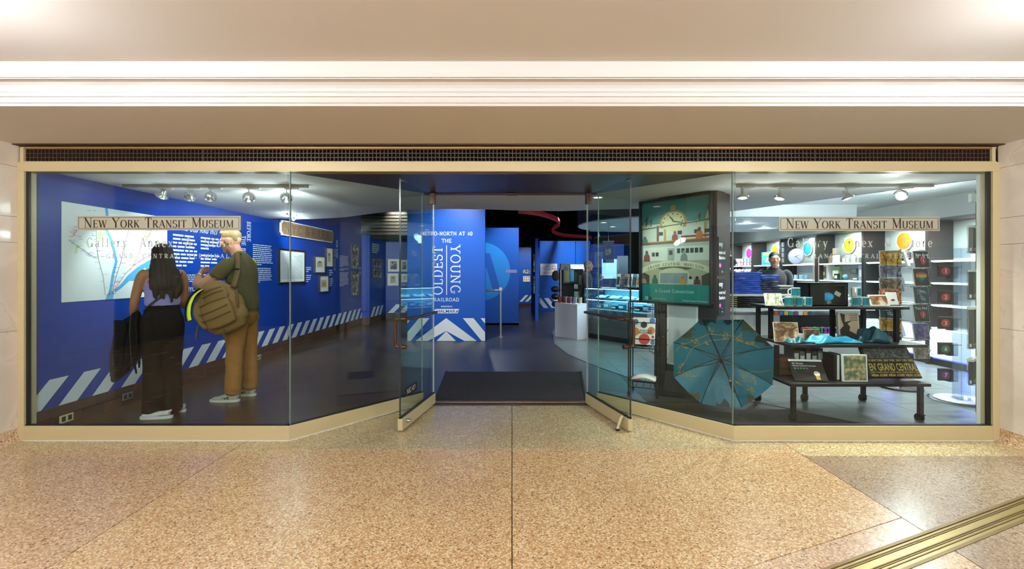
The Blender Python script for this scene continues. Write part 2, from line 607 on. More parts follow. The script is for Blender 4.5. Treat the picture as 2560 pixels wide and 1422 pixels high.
def serif_mesh(text, h, thick=.15, thin=.06, serif=.10, st=.05, track=.02, small=0.0, squeeze=1.0, mb=None, x0=0.0, z0=0.0, y=0.0, fit=None, cuts=None):
    """text set in drawn serif letters; small > 0 sets all but the first letter of a word as small capitals"""
    own = mb is None
    if own:
        mb = MB()
    lay = []
    starts = []
    x = 0.0
    first = True
    fresh = True
    for ch in text:
        if ch == ' ':
            x += .42 + track
            first = True
            fresh = True
            continue
        g = GL.get(ch) or GL.get(ch.upper())
        if g is None:
            x += .4
            continue
        k = 1.0
        if small:
            k = 1.0 if first else small
            first = False
        lay.append((ch if ch in GL else ch.upper(), x, k))
        starts.append(fresh)
        fresh = False
        x += (g[0] + track) * k
    total = x
    sx = h * squeeze
    if fit:
        sx = fit / total
    for li, (ch, gx, k) in enumerate(lay):
        if cuts is not None and starts[li]:
            cuts.append((len(mb.v), len(mb.f)))
        w, strokes, feet, ticks = GL[ch]
        wk = 1.0 / k if small else 1.0
        for pts, wt in strokes:
            ps = [(x0 + (gx + p[0] * k) * sx, z0 + p[1] * k * h) for p in pts]
            ws = []
            n = len(ps)
            for i in range(n):
                a, b = pts[max(0, i - 1)], pts[min(n - 1, i + 1)]
                dx, dz = b[0] - a[0], b[1] - a[1]
                l = hypot(dx, dz) or 1
                if wt == 't':
                    q = thin
                elif wt == 'T':
                    q = thick
                else:
                    q = thin + (thick - thin) * (abs(dz) / l) ** 1.5
                ws.append(q * k ** .6 * min(h, sx * 1.15))
            _strip(mb, ps, ws, y)
        for fx, fz in feet:
            cx, cz = x0 + (gx + fx * k) * sx, z0 + fz * k * h
            up = st * h if fz < .1 else -st * h
            hw = (serif + thick * .3) * k * sx
            _strip(mb, [(cx - hw, cz + up / 2), (cx + hw, cz + up / 2)], [st * h] * 2, y)
        for tx, t0, t1 in ticks:
            cx = x0 + (gx + tx * k) * sx
            _strip(mb, [(cx, z0 + t0 * k * h), (cx, z0 + t1 * k * h)], [max(thin, st) * sx] * 2, y)
    return mb, total * sx


def serif_text(name, text, h, m, parent, loc=(0, 0, 0), rot=(0, 0, 0), center=False, **kw):
    cuts = []
    mb, w = serif_mesh(text, h, cuts=cuts, **kw)
    if center:
        mb.v = [(p[0] - w / 2, p[1], p[2]) for p in mb.v]
    cuts = cuts + [(len(mb.v), len(mb.f))]
    o = None
    for (v0, f0), (v1, f1) in zip(cuts, cuts[1:]):      # each word is a piece of its own
        q = MB()
        q.v = mb.v[v0:v1]
        q.f = [tuple(i - v0 for i in f) for f in mb.f[f0:f1]]
        q.m = mb.m[f0:f1]
        if q.f:
            o = q.build(name, m, parent, loc=loc, rot=rot)
    return o


def plain_mesh(text, h, bold=0.0, fit=None, align='LEFT'):
    c = bpy.data.curves.new('t', 'FONT')
    c.body = text
    c.size = h / 0.70
    c.offset = bold * h
    c.resolution_u = 3
    c.align_x = align
    o = bpy.data.objects.new('t', c)
    COL.objects.link(o)
    dg = bpy.context.evaluated_depsgraph_get()
    me = bpy.data.meshes.new_from_object(o.evaluated_get(dg))
    bpy.data.objects.remove(o)
    bpy.data.curves.remove(c)
    xs = [v.co.x for v in me.vertices]
    k = 1.0
    if fit and xs:
        k = fit / (max(xs) - min(xs))
    for v in me.vertices:
        v.co = (v.co.x * k, 0.0, v.co.y)
    return me


def plain_text(name, text, h, m, parent, loc=(0, 0, 0), rot=(0, 0, 0), bold=0.0, fit=None, align='LEFT'):
    me = plain_mesh(text, h, bold, fit, align)
    me.name = name
    me.materials.clear()
    o = bpy.data.objects.new(name, me)
    me.materials.append(m)
    COL.objects.link(o)
    o.parent = parent
    o.location = loc
    o.rotation_euler = rot
    return o


def para(mb, x0, z1, w, z0, rows, th=.42, rnd=None, y=0.0, short=True, gaps=()):
    """rows of small print drawn as words"""
    rnd = rnd or random.Random(3)
    step = (z1 - z0) / rows
    for r in range(rows):
        if r in gaps:
            continue
        z = z1 - step * (r + .5)
        x = x0
        end = x0 + w * (rnd.uniform(.86, 1.0) if short else 1.0)
        if (r + 1) in gaps or r == rows - 1:
            end = x0 + w * rnd.uniform(.35, .7)
        while x < end:
            l = min(step * rnd.uniform(1.2, 4.2), end - x)
            if l > step * .4:
                mb.poly([(x, y, z - step * th / 2), (x + l, y, z - step * th / 2), (x + l, y, z + step * th / 2), (x, y, z + step * th / 2)])
            x += l + step * .4
    return mb

# ------------------------------------------------------------------ shared materials
M_gold = mat('satin_brass_aluminium', 'cbbb8e', .45, .15, vary=.05, vscale=3, stretch=(1, 8, 8))
M_gold_dk = mat('worn_brass', 'a8854f', .45, .4, vary=.15, vscale=10)
M_bronze = mat('bronze_sheet', '6a5646', .36, .8, vary=.08, vscale=2, stretch=(1, 20, 1))
M_bronze_dk = mat('dark_bronze', '4a382b', .45, .5, vary=.15, vscale=12)
M_pull = mat('worn_bronze_pull', '6b4a36', .32, .8, vary=.3, vscale=18)
M_ceil = mat('beige_plaster', 'e7e2d9', .8, vary=.03, vscale=1.5)
M_soffit = mat('taupe_plaster', 'e4ddd2', .8, vary=.03, vscale=1.5)
M_cornice = mat('ivory_plaster', 'e4dfd6', .6, vary=.02, vscale=2)
M_white = mat('white_paint', 'e9ece9', .55, vary=.02, vscale=3)
M_whitegloss = mat('white_laminate', 'eef0f2', .3, vary=.02, vscale=2)
M_black = mat('black_paint', '121212', .45, vary=.2, vscale=6)
M_rubber = mat('black_rubber', '0b0b0b', .7, vary=.2, vscale=20)
M_steel = mat('brushed_steel', 'b9bcbd', .28, .9, vary=.08, vscale=6, stretch=(1, 1, 12))
M_chrome = mat('chrome', 'd8dadb', .12, 1.0)
M_glass = glass_mat('shop_window_glass', 'f4faf7')
M_glass_edge = mat('glass_edge_dark', '1b2a28', .2, .0, spec=.8)
M_glass_door = glass_mat('door_glass', 'eef6f3')
M_acrylic = glass_mat('clear_acrylic', 'f2f6fa', 1.6)
M_sleeve = glass_mat('clear_plastic_sleeve', 'f7f9f8', 1.2, .12)
M_blue = mat('royal_blue_wall', '003a9c', .42, vary=.05, vscale=2.5, spec=.4)
M_blue2 = mat('bright_blue_panel', '0052b4', .40, vary=.05, vscale=2.0, spec=.4)
M_print = mat('white_vinyl', 'dfe7ea', .5, vary=.02, vscale=20)
M_letters = mat('pale_vinyl_lettering', 'b9bfb6', .45)
M_tag = mat('paper_white', 'eceae3', .6, vary=.03, vscale=12)
M_ink = mat('black_ink', '17120d', .5)
M_marble = ramp_mat('cream_marble', [(.0, 'd8c8b3'), (.42, 'dccdb9'), (.56, 'e3d6c4'), (.585, 'd8c9b4'), (.61, 'e2d5c3'), (1, 'e8dccc')], .22, 2.6, 10, coat=.3, distort=.9)
M_terra = terrazzo('terrazzo_pink', 'cba473', 'edd8ab', '8a694d', 130)
M_terra2 = terrazzo('terrazzo_rose', 'c49f77', 'e5cda9', '7c5e4b', 130)
M_terra3 = terrazzo('terrazzo_olive', 'b9a478', 'e2d5ae', '85724f', 150)
M_terra4 = terrazzo('terrazzo_sand', 'bba674', 'ece0b8', '93805a', 120)
M_terra5 = terrazzo('terrazzo_grey_pink', '9d886c', 'bfab90', '675544', 130)
M_grout = mat('joint_dark', '5a4430', .7)
M_brown_floor = ramp_mat('polished_brown_floor', [(.0, '3f2d1e'), (.5, '4c3826'), (1, '594430')], .30, 3.0, 6)
M_dark_floor = ramp_mat('dark_slate_floor', [(.0, '302d2e'), (.5, '3e3a3b'), (1, '4c4748')], .36, 5.0, 8, stretch=(1, 2.5, 1))
M_tile = ramp_mat('grey_slate_tile', [(.0, '5a6261'), (.5, '6e7675'), (1, '87908d')], .33, 4.0, 8, stretch=(1, 2.2, 1))
M_mat = mat('charcoal_carpet_mat', '262424', .95, vary=.4, vscale=160, bump=.8, bscale=300)
M_brickb = mat('brown_brick_tile', '4b2c20', .55, vary=.3, vscale=9)
M_grill = mat('bronze_grille', '4c3a2e', .5, .4, vary=.15, vscale=20)
M_void = mat('dark_void', '0a0806', .9)


def box_struct(name, m, *b, bevel=0.0):
    return struct(MB().box(*b).build(name, m, bevel=bevel))


# ------------------------------------------------------------------ concourse: floor, piers, ceiling, cornice
XL, XR = PX(43, D), PX(2500, D)
Z_SOF = 2.367
GZ = 2.156          # head of the glass
BZ = 0.1185         # top of the base panel
CLX, CRX = -1.785, 1.775          # corners where the front glass turns into the entry
HLX, HRX, HY = -0.905, 0.868, 4.656   # inner ends of the splayed panes
DLX, DRX, DY = -0.803, 0.770, 4.66    # door pivots

fl = struct(thing('floor'))
MB().box(-7, -4, -.06, 7, 4.70, -.006).build('joint_bed', M_grout, fl)


def slab(poly, m, z=0.0):
    p = inset(poly, .0028)
    if len(p) < 3:
        return
    MB().prism(p, -.03, z, 'xy').build('terrazzo_slab', m, fl, bevel=0)


def rect(x0, y0, x1, y1):
    return [(x0, y0), (x1, y0), (x1, y1), (x0, y1)]


JL, JR, JY, JY2 = -2.12, 2.145, 3.475, 3.34
K1 = (-.395, 1, 2.07 - .395 * 1.045)      # y - .395x = c : seam between the two terrazzo fields
K2 = (-.405, 1, 2.07 - .405 * 1.42)       # upper edge of the brass expansion strip
K3 = (-.405, 1, 2.07 - .405 * 1.80)       # lower edge
slab(rect(-7, JY, JL, D + .04), M_terra3)
for pts in ([(JL + .0028, JY + .0028), (-.0028, JY + .0028), (-.0028, 4.63), (HLX + .02, 4.63), (CLX + .02, D + .04), (JL + .0028, D + .04)],
            [(.0028, JY + .0028), (JR - .0028, JY + .0028), (JR - .0028, D + .04), (CRX - .02, D + .04), (HRX - .02, 4.63), (.0028, 4.63)]):
    MB().prism(pts, -.03, 0, 'xy').build('terrazzo_slab', M_terra3, fl)
slab(rect(JR, JY2, 7, D + .04), M_terra4)
slab(rect(-7, -1, JL, JY), M_terra2)
slab(rect(-7, -4, JL, -1), M_terra)
slab(rect(JL, -1, 0, JY), M_terra)
slab(rect(JL, -4, 0, -1), M_terra)


def up(poly, k):
    return clip(poly, -k[0], -k[1], -k[2])


def dn(poly, k):
    return clip(poly, k[0], k[1], k[2])


slab(up(rect(0, -1, JR, JY), K1), M_terra)
slab(up(dn(rect(0, -1, JR, JY), K1), K2), M_terra2)
slab(up(rect(JR, -1, 7, JY2), K2), M_terra5)
slab(dn(rect(0, -1, JR, JY), K3), M_terra)
slab(dn(rect(JR, -1, 7, JY2), K3), M_terra5)
slab(rect(0, -4, 7, -1), M_terra)
# brass expansion strip with its raised ribs
es = thing('expansion_strip', 'ribbed brass expansion strip running diagonally across the terrazzo floor at lower right', 'floor strip',
           (1.42, 2.07, 0), atan2(.405, 1))
sw = .38 * .405 / hypot(1, .405)
MB().box(-1.4, -sw + .012, -.02, 2.6, -.012, -.002).build('plate', mat('aged_brass_strip', 'a08a52', .38, .6, vary=.25, vscale=5, stretch=(.6, 12, 1)), es)
for q, (a, b, z) in enumerate([(-.012, .004, .003), (-.030, -.024, .001), (-.040, -.034, .001), (-.082, -.077, .001), (-.092, -.087, .001),
                               (-.108, -.103, .001), (-sw - .004, -sw + .012, .003)]):
    MB().box(-1.4, a, -.01, 2.6, b, z).build('rib', mat('dark_brass_rib', '7a6338', .45, .5, vary=.3, vscale=8), es)

# marble piers at both ends of the front
for side, x, sx in (('left', XL, -1), ('right', XR, 1)):
    w = struct(thing('wall_' + side + '_pier'))
    z_cuts = [.10, .883, 1.585, 1.79, 2.19, Z_SOF + .01] if side == 'left' else [.10, .90, 1.57, 1.78, 2.18, Z_SOF + .01]
    for a, b in zip(z_cuts, z_cuts[1:]):
        for y0, y1 in ((2.80, 3.655),):
            x0, x1 = sorted((x, x + sx * .05))
            MB().box(x0, y0 + .0, a + .0012, x1, y1, b - .0012).build('marble_panel', M_marble, w)
        x0, x1 = sorted((x + sx * .05, x + sx * 3.0))
        MB().box(x0, 2.80, a + .0012, x1, 2.85, b - .0012).build('marble_panel', M_marble, w)
    x0, x1 = sorted((x + sx * .01, x + sx * .2))
    MB().box(x0, 2.86, 0, x1, 3.66, Z_SOF).build('pier_core', M_grout, w)
    # terrazzo cove at the foot
    pr = [(0, 0), (.05 * sx, 0), (.05 * sx, .10), (0, .10), (-.004 * sx, .05), (-.02 * sx, .012), (-.03 * sx, 0)]
    mb = MB()
    mb.prism([(x + p[0], p[1]) for p in pr], 2.80, 3.64, 'xz')
    mb.build('cove_base', M_terra2, w)

struct(MB().box(-7, 2.79, Z_SOF, 7, 3.72, Z_SOF + .2).build('ceiling_soffit', M_soffit))
ZC = 2.585
struct(MB().box(-7, -4, ZC, 7, 2.80, ZC + .08).build('ceiling', M_ceil))
# cornice along the edge of the soffit
def cz(py, Y):
    return PZ(py, Y)


prof = [(2.84, Z_SOF + .003), (2.789, Z_SOF + .003)]
for py, Y in [(262, 2.787), (258, 2.787), (257, 2.776), (249, 2.766), (242, 2.762), (241, 2.750), (232, 2.744), (231, 2.772), (227, 2.782),
              (221, 2.778), (213, 2.764), (205, 2.744), (199, 2.720), (197.5, 2.712), (197, 2.690), (193.5, 2.690), (192.5, 2.676), (182, 2.668)]:
    prof.append((Y, cz(py, Y)))
prof += [(2.668, ZC + .01), (2.84, ZC + .01)]
mb = MB()
mb.prism(prof, -7, 7, 'yz')
struct(mb.build('trim_1', M_cornice))
# the dark joint where soffit and front meet
struct(MB().box(XL, 3.60, Z_SOF - .008, XR, 3.70, Z_SOF).build('trim_2', M_bronze_dk))

# far side of the concourse behind the viewer
hw = struct(thing('wall_hall'))
for k in range(8):
    MB().box(-7 + k * 1.75, -4.10, .0, -5.26 + k * 1.75, -4.0, ZC).build('marble_panel', mat('hall_tan_marble', '4f483f', .3, vary=.15, vscale=3), hw)
struct(MB().box(-7.1, -4, 0, -7.0, 3.0, ZC).build('wall_hall_left', mat('hall_tan_marble', '4f483f', .3)))
struct(MB().box(7.0, -4, 0, 7.1, 3.0, ZC).build('wall_hall_right', mat('hall_tan_marble', '4f483f', .3)))

# globe lamps of the concourse
M_globe = mat('lit_opal_glass', 'fff2dc', .3, emit=6.0)
for k, g in enumerate(GLOBES):
    t = thing('globe_lamp', ['opal globe ceiling lamp near the upper left corner', 'opal globe ceiling lamp near the upper right corner',
                             'opal globe lamp behind the viewer on the left', 'opal globe lamp behind the viewer on the right',
                             'opal globe lamp behind the viewer in the middle'][k], 'lamp', g)
    # open shade: the light sits between two opal half shells
    b = MB()
    q = 1.0 if k < 2 else .35
    b.lathe([(.02 * q, .13), (.08 * q, .12), (.125 * q, .07), (.135 * q, .04), (.128 * q, .04), (.118 * q, .068), (.075 * q, .115), (.02 * q, .123)], 20)
    b.build('shade_top', M_gold, t, smooth=True)
    MB().tube([(0, 0, .11), (0, 0, ZC - g[2])], .012, 8).build('stem', M_gold_dk, t)
    MB().lathe([(.07, 0), (.07, .02), (.03, .03)], 16, (0, 0, ZC - g[2] - .03)).build('canopy', M_gold_dk, t, smooth=True)

# ------------------------------------------------------------------ shop front: header, grille, jambs
hd = struct(thing('trim_3'))
def zz(py):
    return PZ(py, D)


GX0, GX1 = PX(57, D), PX(2482, D)
MB().box(XL, D, zz(428), XR, D + .10, zz(405)).build('header_bar', M_gold, hd, bevel=.002)
MB().box(XL + .02, D + .005, zz(371), XR - .02, D + .07, zz(366)).build('grille_top_rail', M_gold_dk, hd, bevel=.001)
MB().box(XL + .02, D + .004, zz(405), XR - .02, D + .07, zz(402.5)).build('grille_bottom_rail', M_gold, hd, bevel=.001)
for x0, x1 in ((XL + .015, GX0), (GX1, XR - .03)):
    MB().box(x0, D + .003, zz(405), x1, D + .07, zz(367)).build('grille_end_post', M_gold, hd, bevel=.002)
MB().box(XL, D + .075, zz(405), XR, D + .10, zz(362)).build('duct_back', M_void, hd)
g_top, g_bot = zz(371), zz(402.5)
breaks = [57, 503, 1018, 1748, 2042, 2482]
for a, b in zip(breaks, breaks[1:]):
    xa, xb = PX(a + 1.5, D), PX(b - 1.5, D)
    n = max(2, round((b - a) / 9.75))
    mb = MB()
    for i in range(n + 1):
        x = xa + (xb - xa) * i / n
        mb.box(x - .0032, D + .020, g_bot, x + .0032, D + .045, g_top)
    for j in range(4):
        z = g_bot + (g_top - g_bot) * j / 3
        mb.box(xa, D + .022, z - .0035, xb, D + .043, z + .0035)
    tag(mb.build('air_grille', M_grill, hd), kind='stuff')
# side jambs and black gasket, white reveals
for x0, x1, sx in ((XL, PX(59, D), 1), (PX(2483, D), XR, -1)):
    MB().box(x0, D, 0, x1, D + .10, zz(428)).build('jamb', M_gold, hd, bevel=.002)
    a, b = (x1, x1 + .022) if sx > 0 else (x0 - .030, x0)
    MB().box(a, D + .018, 0, b, D + .036, zz(426)).build('gasket', M_black, hd)
MB().box(PX(67, D), D + .05, zz(428), PX(2471, D), D + .075, zz(428) + .012).build('head_gasket', M_black, hd)


def pane(name, p, q, inner_stub=0.0):
    """glass light from p to q in plan (both world), with its base panel"""
    p, q = Vector(p), Vector(q)
    d = q - p
    L = d.length
    w = struct(thing(name, loc=(p.x, p.y, 0), rz=atan2(d.y, d.x)))
    MB().box(0, .020, BZ, L, .030, GZ + .01).build('glass_pane', M_glass, w)
    mb = MB()
    mb.box(0, 0, 0.004, L, .05, BZ)
    mb.build('base_panel', M_gold, w, bevel=.0025)
    MB().box(.0, .012, BZ, L, .038, BZ + .008).build('glazing_bead', M_black, w)
    MB().box(0, -.004, 0, L, .02, .006).build('caulk_line', M_cornice, w)
    return w


w1 = pane('window_1', (PX(59, D), D), (CLX, D))
w2 = pane('window_2', (CLX, D), (HLX, HY))
w3 = pane('window_3', (HRX, HY), (CRX, D))
w4 = pane('window_4', (CRX, D), (PX(2483, D), D))
for w, L in ((w2, (Vector((HLX, HY)) - Vector((CLX, D))).length), (w3, 0.0)):
    MB().box(L - .003, .019, BZ, L + .003, .031, GZ).build('glass_edge', mat('polished_glass_edge', '9fb8ae', .15, spec=.9), w)
for x, w, xx in ((CLX, w1, (CLX - PX(59, D))), (CRX, w4, 0.0)):
    MB().box(xx - .003, .017, BZ, xx + .003, .033, GZ).build('butt_joint', mat('silicone_joint', '6f7f78', .4), w)
# door head: bronze sheet over the recessed entry
hs = struct(thing('trim_4'))
mb = MB()
mb.prism([(CLX, D + .07), (CRX, D + .07), (HRX - .02, HY + .03), (HLX + .02, HY + .03)], GZ + .002, GZ + .03, 'xy')
mb.build('soffit_sheet', M_bronze, hs)
MB().box(HLX, HY + .0, GZ - .010, HRX, HY + .06, GZ + .03).build('head_rail', M_bronze_dk, hs, bevel=.002)
MB().box(-.006, D + .1, GZ - .002, .006, HY, GZ + .004).build('sheet_joint', mat('blue_black_joint', '1b2140', .3, .3), hs)
MB().box(-.05, HY - .04, GZ - .022, .05, HY + .02, GZ - .008).build('door_stop', M_bronze_dk, hs, bevel=.003)
# threshold
th = struct(thing('trim_5'))
MB().box(DLX - .02, 4.60, -.02, DRX + .02, 4.68, .008).build('threshold_plate', M_bronze_dk, th, bevel=.004)
MB().box(DLX - .02, 4.68, -.02, DRX + .02, 4.73, .016).build('threshold_nosing', mat('worn_bronze_nosing', '7d6147', .4, .6, vary=.3, vscale=8), th, bevel=.006)


def door(name, e, h, flip):
    """open glass door: e = free edge, h = pivot; local x runs left to right as seen from the concourse"""
    a, b = (e, h) if not flip else (h, e)
    a, b = Vector(a), Vector(b)
    d = b - a
    L = d.length
    t = struct(thing(name, loc=(a.x, a.y, 0), rz=atan2(d.y, d.x)))
    MB().box(.004, -.006, .012 + .10, L - .004, .006, GZ - .016).build('glass_pane', M_glass_door, t)
    u_free, u_hinge = (0.0, L) if not flip else (L, 0.0)
    s = 1 if not flip else -1
    MB().box(min(u_free, u_free + s * .005), -.0065, .11, max(u_free, u_free + s * .005), .0065, GZ - .016).build('free_edge', M_glass_edge, t)
    MB().box(min(u_hinge, u_hinge - s * .004), -.0065, .11, max(u_hinge, u_hinge - s * .004), .0065, GZ - .016).build('pivot_edge', mat('bright_glass_edge', 'dfe6e0', .2), t)
    MB().box(0, -.022, .012, L, .022, .112).build('bottom_rail', M_gold, t, bevel=.003)
    MB().box(.0, -.010, .112, L, .010, .124).build('rail_gasket', M_black, t)
    MB().box(min(u_hinge - s * .002, u_hinge - s * .052), -.026, GZ - .115, max(u_hinge - s * .002, u_hinge - s * .052), .026, GZ - .004).build('top_pivot', M_bronze, t, bevel=.002)
    MB().box(min(u_free + s * .01, u_free + s * .05), -.012, GZ - .03, max(u_free + s * .01, u_free + s * .05), .012, GZ - .012).build('catch', M_chrome, t, bevel=.002)
    # push bar on the face towards the doorway (local -y), offset pull on the other face
    U = lambda v: u_hinge - s * (L - v)      # v measured from the free edge side: v = 0 at free edge
    mb = MB()
    zb = .945
    pts = [(u_free + s * (L - .03), -.012, zb), (u_free + s * (L - .05), -.05, zb), (u_free + s * .16, -.05, zb), (u_free + s * .12, -.046, zb), (u_free + s * .085, -.012, zb)]
    mb.tube(pts, .0125, 10)
    bar = mb.build('push_bar', M_pull, t, smooth=True)
    mb = MB()
    pts = [(u_free + s * .085, .010, zb), (u_free + s * .085, .055, zb), (u_free + s * .085, .072, zb - .006), (u_free + s * .085, .078, zb - .02),
           (u_free + s * .085, .080, zb - .05), (u_free + s * .085, .080, .745), (u_free + s * .085, .078, .722), (u_free + s * .085, .070, .708), (u_free + s * .085, .05, .705), (u_free + s * .085, -.012, .705)]
    mb.tube(pts, .0125, 10)
    mb.build('pull_handle', M_pull, t, smooth=True)
    for zq in (zb, .705):
        m2 = MB()
        m2.tube([(u_free + s * .085, -.02, zq), (u_free + s * .085, .02, zq)], .02, 14)
        m2.build('handle_collar', M_pull, t, smooth=True)
    return t, L


dl, LL = door('door_1', (-.945, 3.84), (DLX, DY), False)
dr, LR = door('door_2', (1.000, 3.84), (DRX, DY), True)
pl = MB().box(.10, -.0075, .27, .355, -.0065, .345).build('number_plate', M_black, dl)
pl['label'] = 'black plate lettered MC-07'
serif_text('lettering', 'MC-07', .042, mat('cream_lettering', 'e8e2c8', .5), pl, (.225, -.0085, .287), center=True, fit=.20, thick=.15, thin=.07)
MB().tube([(.075, -.022, .075), (.075, -.06, .075)], .018, 14).build('lock_barrel', M_chrome, dl, smooth=True)
mb = MB()
mb.tube([(LR - .08, -.03, .115), (LR - .075, -.05, .10), (LR - .07, -.075, .04), (LR - .068, -.085, .012)], [.012, .014, .012, .014], 8)
mb.build('kick_stop', M_gold, dr, smooth=True)
MB().tube([(LR - .067, -.085, .0), (LR - .067, -.085, .016)], .018, 10).build('kick_stop_foot', M_rubber, dr)

# ------------------------------------------------------------------ lettering on the glass
SIGN_G = 'museum name plates on the glass'
M_plate = mat('champagne_metal_plate', 'aeab95', .45, .1, vary=.06, vscale=4, stretch=(2, 1, 14))
for k, (p0, p1, z0, z1, lab) in enumerate([(189, 599, 575, 539, 'left'), (1950, 2353, 577, 541, 'right')]):
    x0, x1, a, b = PX(p0, D), PX(p1, D), PZ(z0, D), PZ(z1, D)
    s = thing('name_plate', 'champagne metal plate reading New York Transit Museum on the ' + lab + ' window', 'sign', (x0, D + .016, a), group=SIGN_G)
    W, Hh = x1 - x0, b - a
    MB().box(0, -.004, 0, W, .003, Hh).build('plate', M_plate, s, bevel=.001)
    mb = MB()
    i, t = .011, .0028
    for bb in ((i, i, W - i, i + t), (i, Hh - i - t, W - i, Hh - i), (i, i, i + t, Hh - i), (W - i - t, i, W - i, Hh - i)):
        mb.box(bb[0], -.0052, bb[1], bb[2], -.0035, bb[3])
    mb.build('border_line', M_ink, s)
    serif_text('lettering', 'NEW YORK TRANSIT MUSEUM', .078, mat('dark_brown_letters', '2b1a10', .45), s, (W * .042, -.0055, .021), small=.76, fit=W * .918, thick=.145, thin=.05, serif=.075, st=.035, track=.05)
    g = thing('window_lettering', 'pale vinyl lettering Gallery Annex and Store Grand Central Terminal on the ' + lab + ' window', 'lettering', (x0 + (.07 if k == 0 else .07), D + .0185, PZ(617, D)))
    serif_text('gallery_line', 'Gallery  Annex  &  Store', .072, M_letters, g, (0, 0, 0), fit=1.195 if k == 0 else 1.18, thick=.13, thin=.06, serif=.085, st=.045, track=.26)
    serif_text('terminal_line', 'GRAND  CENTRAL  TERMINAL', .034, M_letters, g, (.16, 0, PZ(645, D) - PZ(617, D)), fit=1.0, thick=.16, thin=.08, serif=.12, st=.07, track=.42)
    MB().box(.115, 0, PZ(641, D) - PZ(617, D), .145, .0006, PZ(639.5, D) - PZ(617, D)).build('dash', M_letters, g)

# ------------------------------------------------------------------ shop shell
fs = struct(thing('floor_shop'))
MB().box(-4.2, 3.70, -.08, -1.0, 4.73, -.004).build('front_left_floor', M_brown_floor, fs)
mb = MB()
mb.prism([(-4.4, 4.73), (-.9, 4.73), (-1.6, 9.0), (-2.0, 22), (-4.4, 22)], -.08, 0, 'xy')
mb.prism([(-4.4, 3.70), (CLX + .02, 3.70), (HLX - .02, 4.72), (HLX - .02, 4.73), (-4.4, 4.73)], -.08, 0, 'xy')
mb.build('brown_floor', M_brown_floor, fs)
mb = MB()
mb.prism([(-.9, 4.73), (3.0, 4.73), (8, 12), (8, 22), (-2.0, 22), (-1.6, 9.0)], -.08, 0, 'xy')
mb.build('dark_floor', M_dark_floor, fs)
MB().box(.9, 3.70, -.08, 7, 4.73, -.004).build('tile_bed', M_black, fs)
MB().box(1.4, 4.73, -.004, 6.6, 12, .001).build('tile_bed', M_black, fs)
ARC = [(1.9, 5.4), (1.47, 5.86), (1.16, 6.65), (.92, 7.46), (.80, 8.5), (.90, 10.2), (1.3, 12.2)]
T = .606
tile_n = 0
for i in range(-4, 8):
    for j in range(-3, 14):
        x0, y0 = 2.67 + i * T, 4.67 + j * T
        if x0 > 6.5 or x0 + T < .7 or y0 > 12.0:
            continue
        p = rect(x0, y0, x0 + T, y0 + T)
        p = clip(p, 0, -1, -3.70)
        for (ax, ay), (bx_, by_) in zip(ARC, ARC[1:]):
            nx, ny = -(by_ - ay), (bx_ - ax)
            p = clip(p, nx, ny, nx * ax + ny * ay)
            if len(p) < 3:
                break
        if len(p) >= 3:
            # keep behind the splayed window
            nx, ny = -(HY - D), -(CRX - HRX)
            p = clip(p, nx, ny, nx * CRX + ny * (D + .05))
        if len(p) < 3:
            continue
        p = inset(p, .0022)
        if len(p) < 3:
            continue
        MB().prism(p, -.01, .004, 'xy').build('slate_tile', M_tile, fs)
pts = []
for (ax, ay), (bx_, by_) in zip(ARC[1:], ARC[2:]):
    pts += [(ax + (bx_ - ax) * t / 4, ay + (by_ - ay) * t / 4, .003) for t in range(4)]
MB().tube(pts, .006, 6).build('floor_inlay', M_steel, fs)
door_mat = tag(MB().prism([(-.80, 4.75), (.77, 4.75), (.93, 6.12), (-.88, 6.12)], .003, .014, 'xy').build('door_mat', M_mat, bevel=.003),
               'charcoal carpet entrance mat lying inside the open doors', 'mat')
for e0, e1 in (((-.80, 4.75), (-.88, 6.12)), ((.77, 4.75), (.93, 6.12))):
    MB().tube([(e0[0], e0[1], .013), (e1[0], e1[1], .013)], .014, 6).build('rubber_edge', M_rubber, door_mat)

# dropped white ceiling with its wavy rear edge, the raised part on the right, the black open ceiling behind
ZI = 2.205
M_ceil_in = mat('gallery_white_ceiling', 'dedfdc', .7, vary=.03, vscale=2)
edge = [(-4.2, 7.3), (-3.75, 7.28), (-3.2, 7.35), (-2.6, 7.1), (-2.0, 6.62), (-1.4, 6.25), (-.85, 6.16), (-.3, 6.22), (.2, 6.36), (.7, 6.38),
        (1.2, 6.24), (1.8, 6.12), (2.4, 6.2), (3.05, 6.5)]
mb = MB()
mb.prism([(-4.2, 3.74), (4.5, 3.74), (4.5, 3.85), (3.9, 4.95)] + edge[::-1], ZI, ZI + .12, 'xy')
ceil_in = struct(mb.build('ceiling_gallery', M_ceil_in))
mb = MB()
mb.prism([(4.5, 3.74), (7, 3.74), (7, 13), (2.2, 13), (2.2, 6.0), (3.2, 6.0), (3.9, 4.6)], ZI + .30, ZI + .36, 'xy')
struct(mb.build('ceiling_shop', mat('shop_white_ceiling', 'e4e8e8', .7, vary=.02, vscale=2)))
mb = MB()
for (ax, ay), (bx_, by_) in zip([(4.5, 3.80), (3.9, 4.95), (3.05, 6.5), (2.4, 6.2)], [(3.9, 4.95), (3.05, 6.5), (2.4, 6.2), (1.8, 6.12)]):
    d = Vector((bx_ - ax, by_ - ay)).normalized()
    n = Vector((-d.y, d.x)) * .02
    mb.prism([(ax, ay), (bx_, by_), (bx_ + n.x, by_ + n.y), (ax + n.x, ay + n.y)], ZI, ZI + .32, 'xy')
struct(mb.build('trim_6', mat('shop_white_riser', 'dfe5e5', .6, vary=.02, vscale=2)))
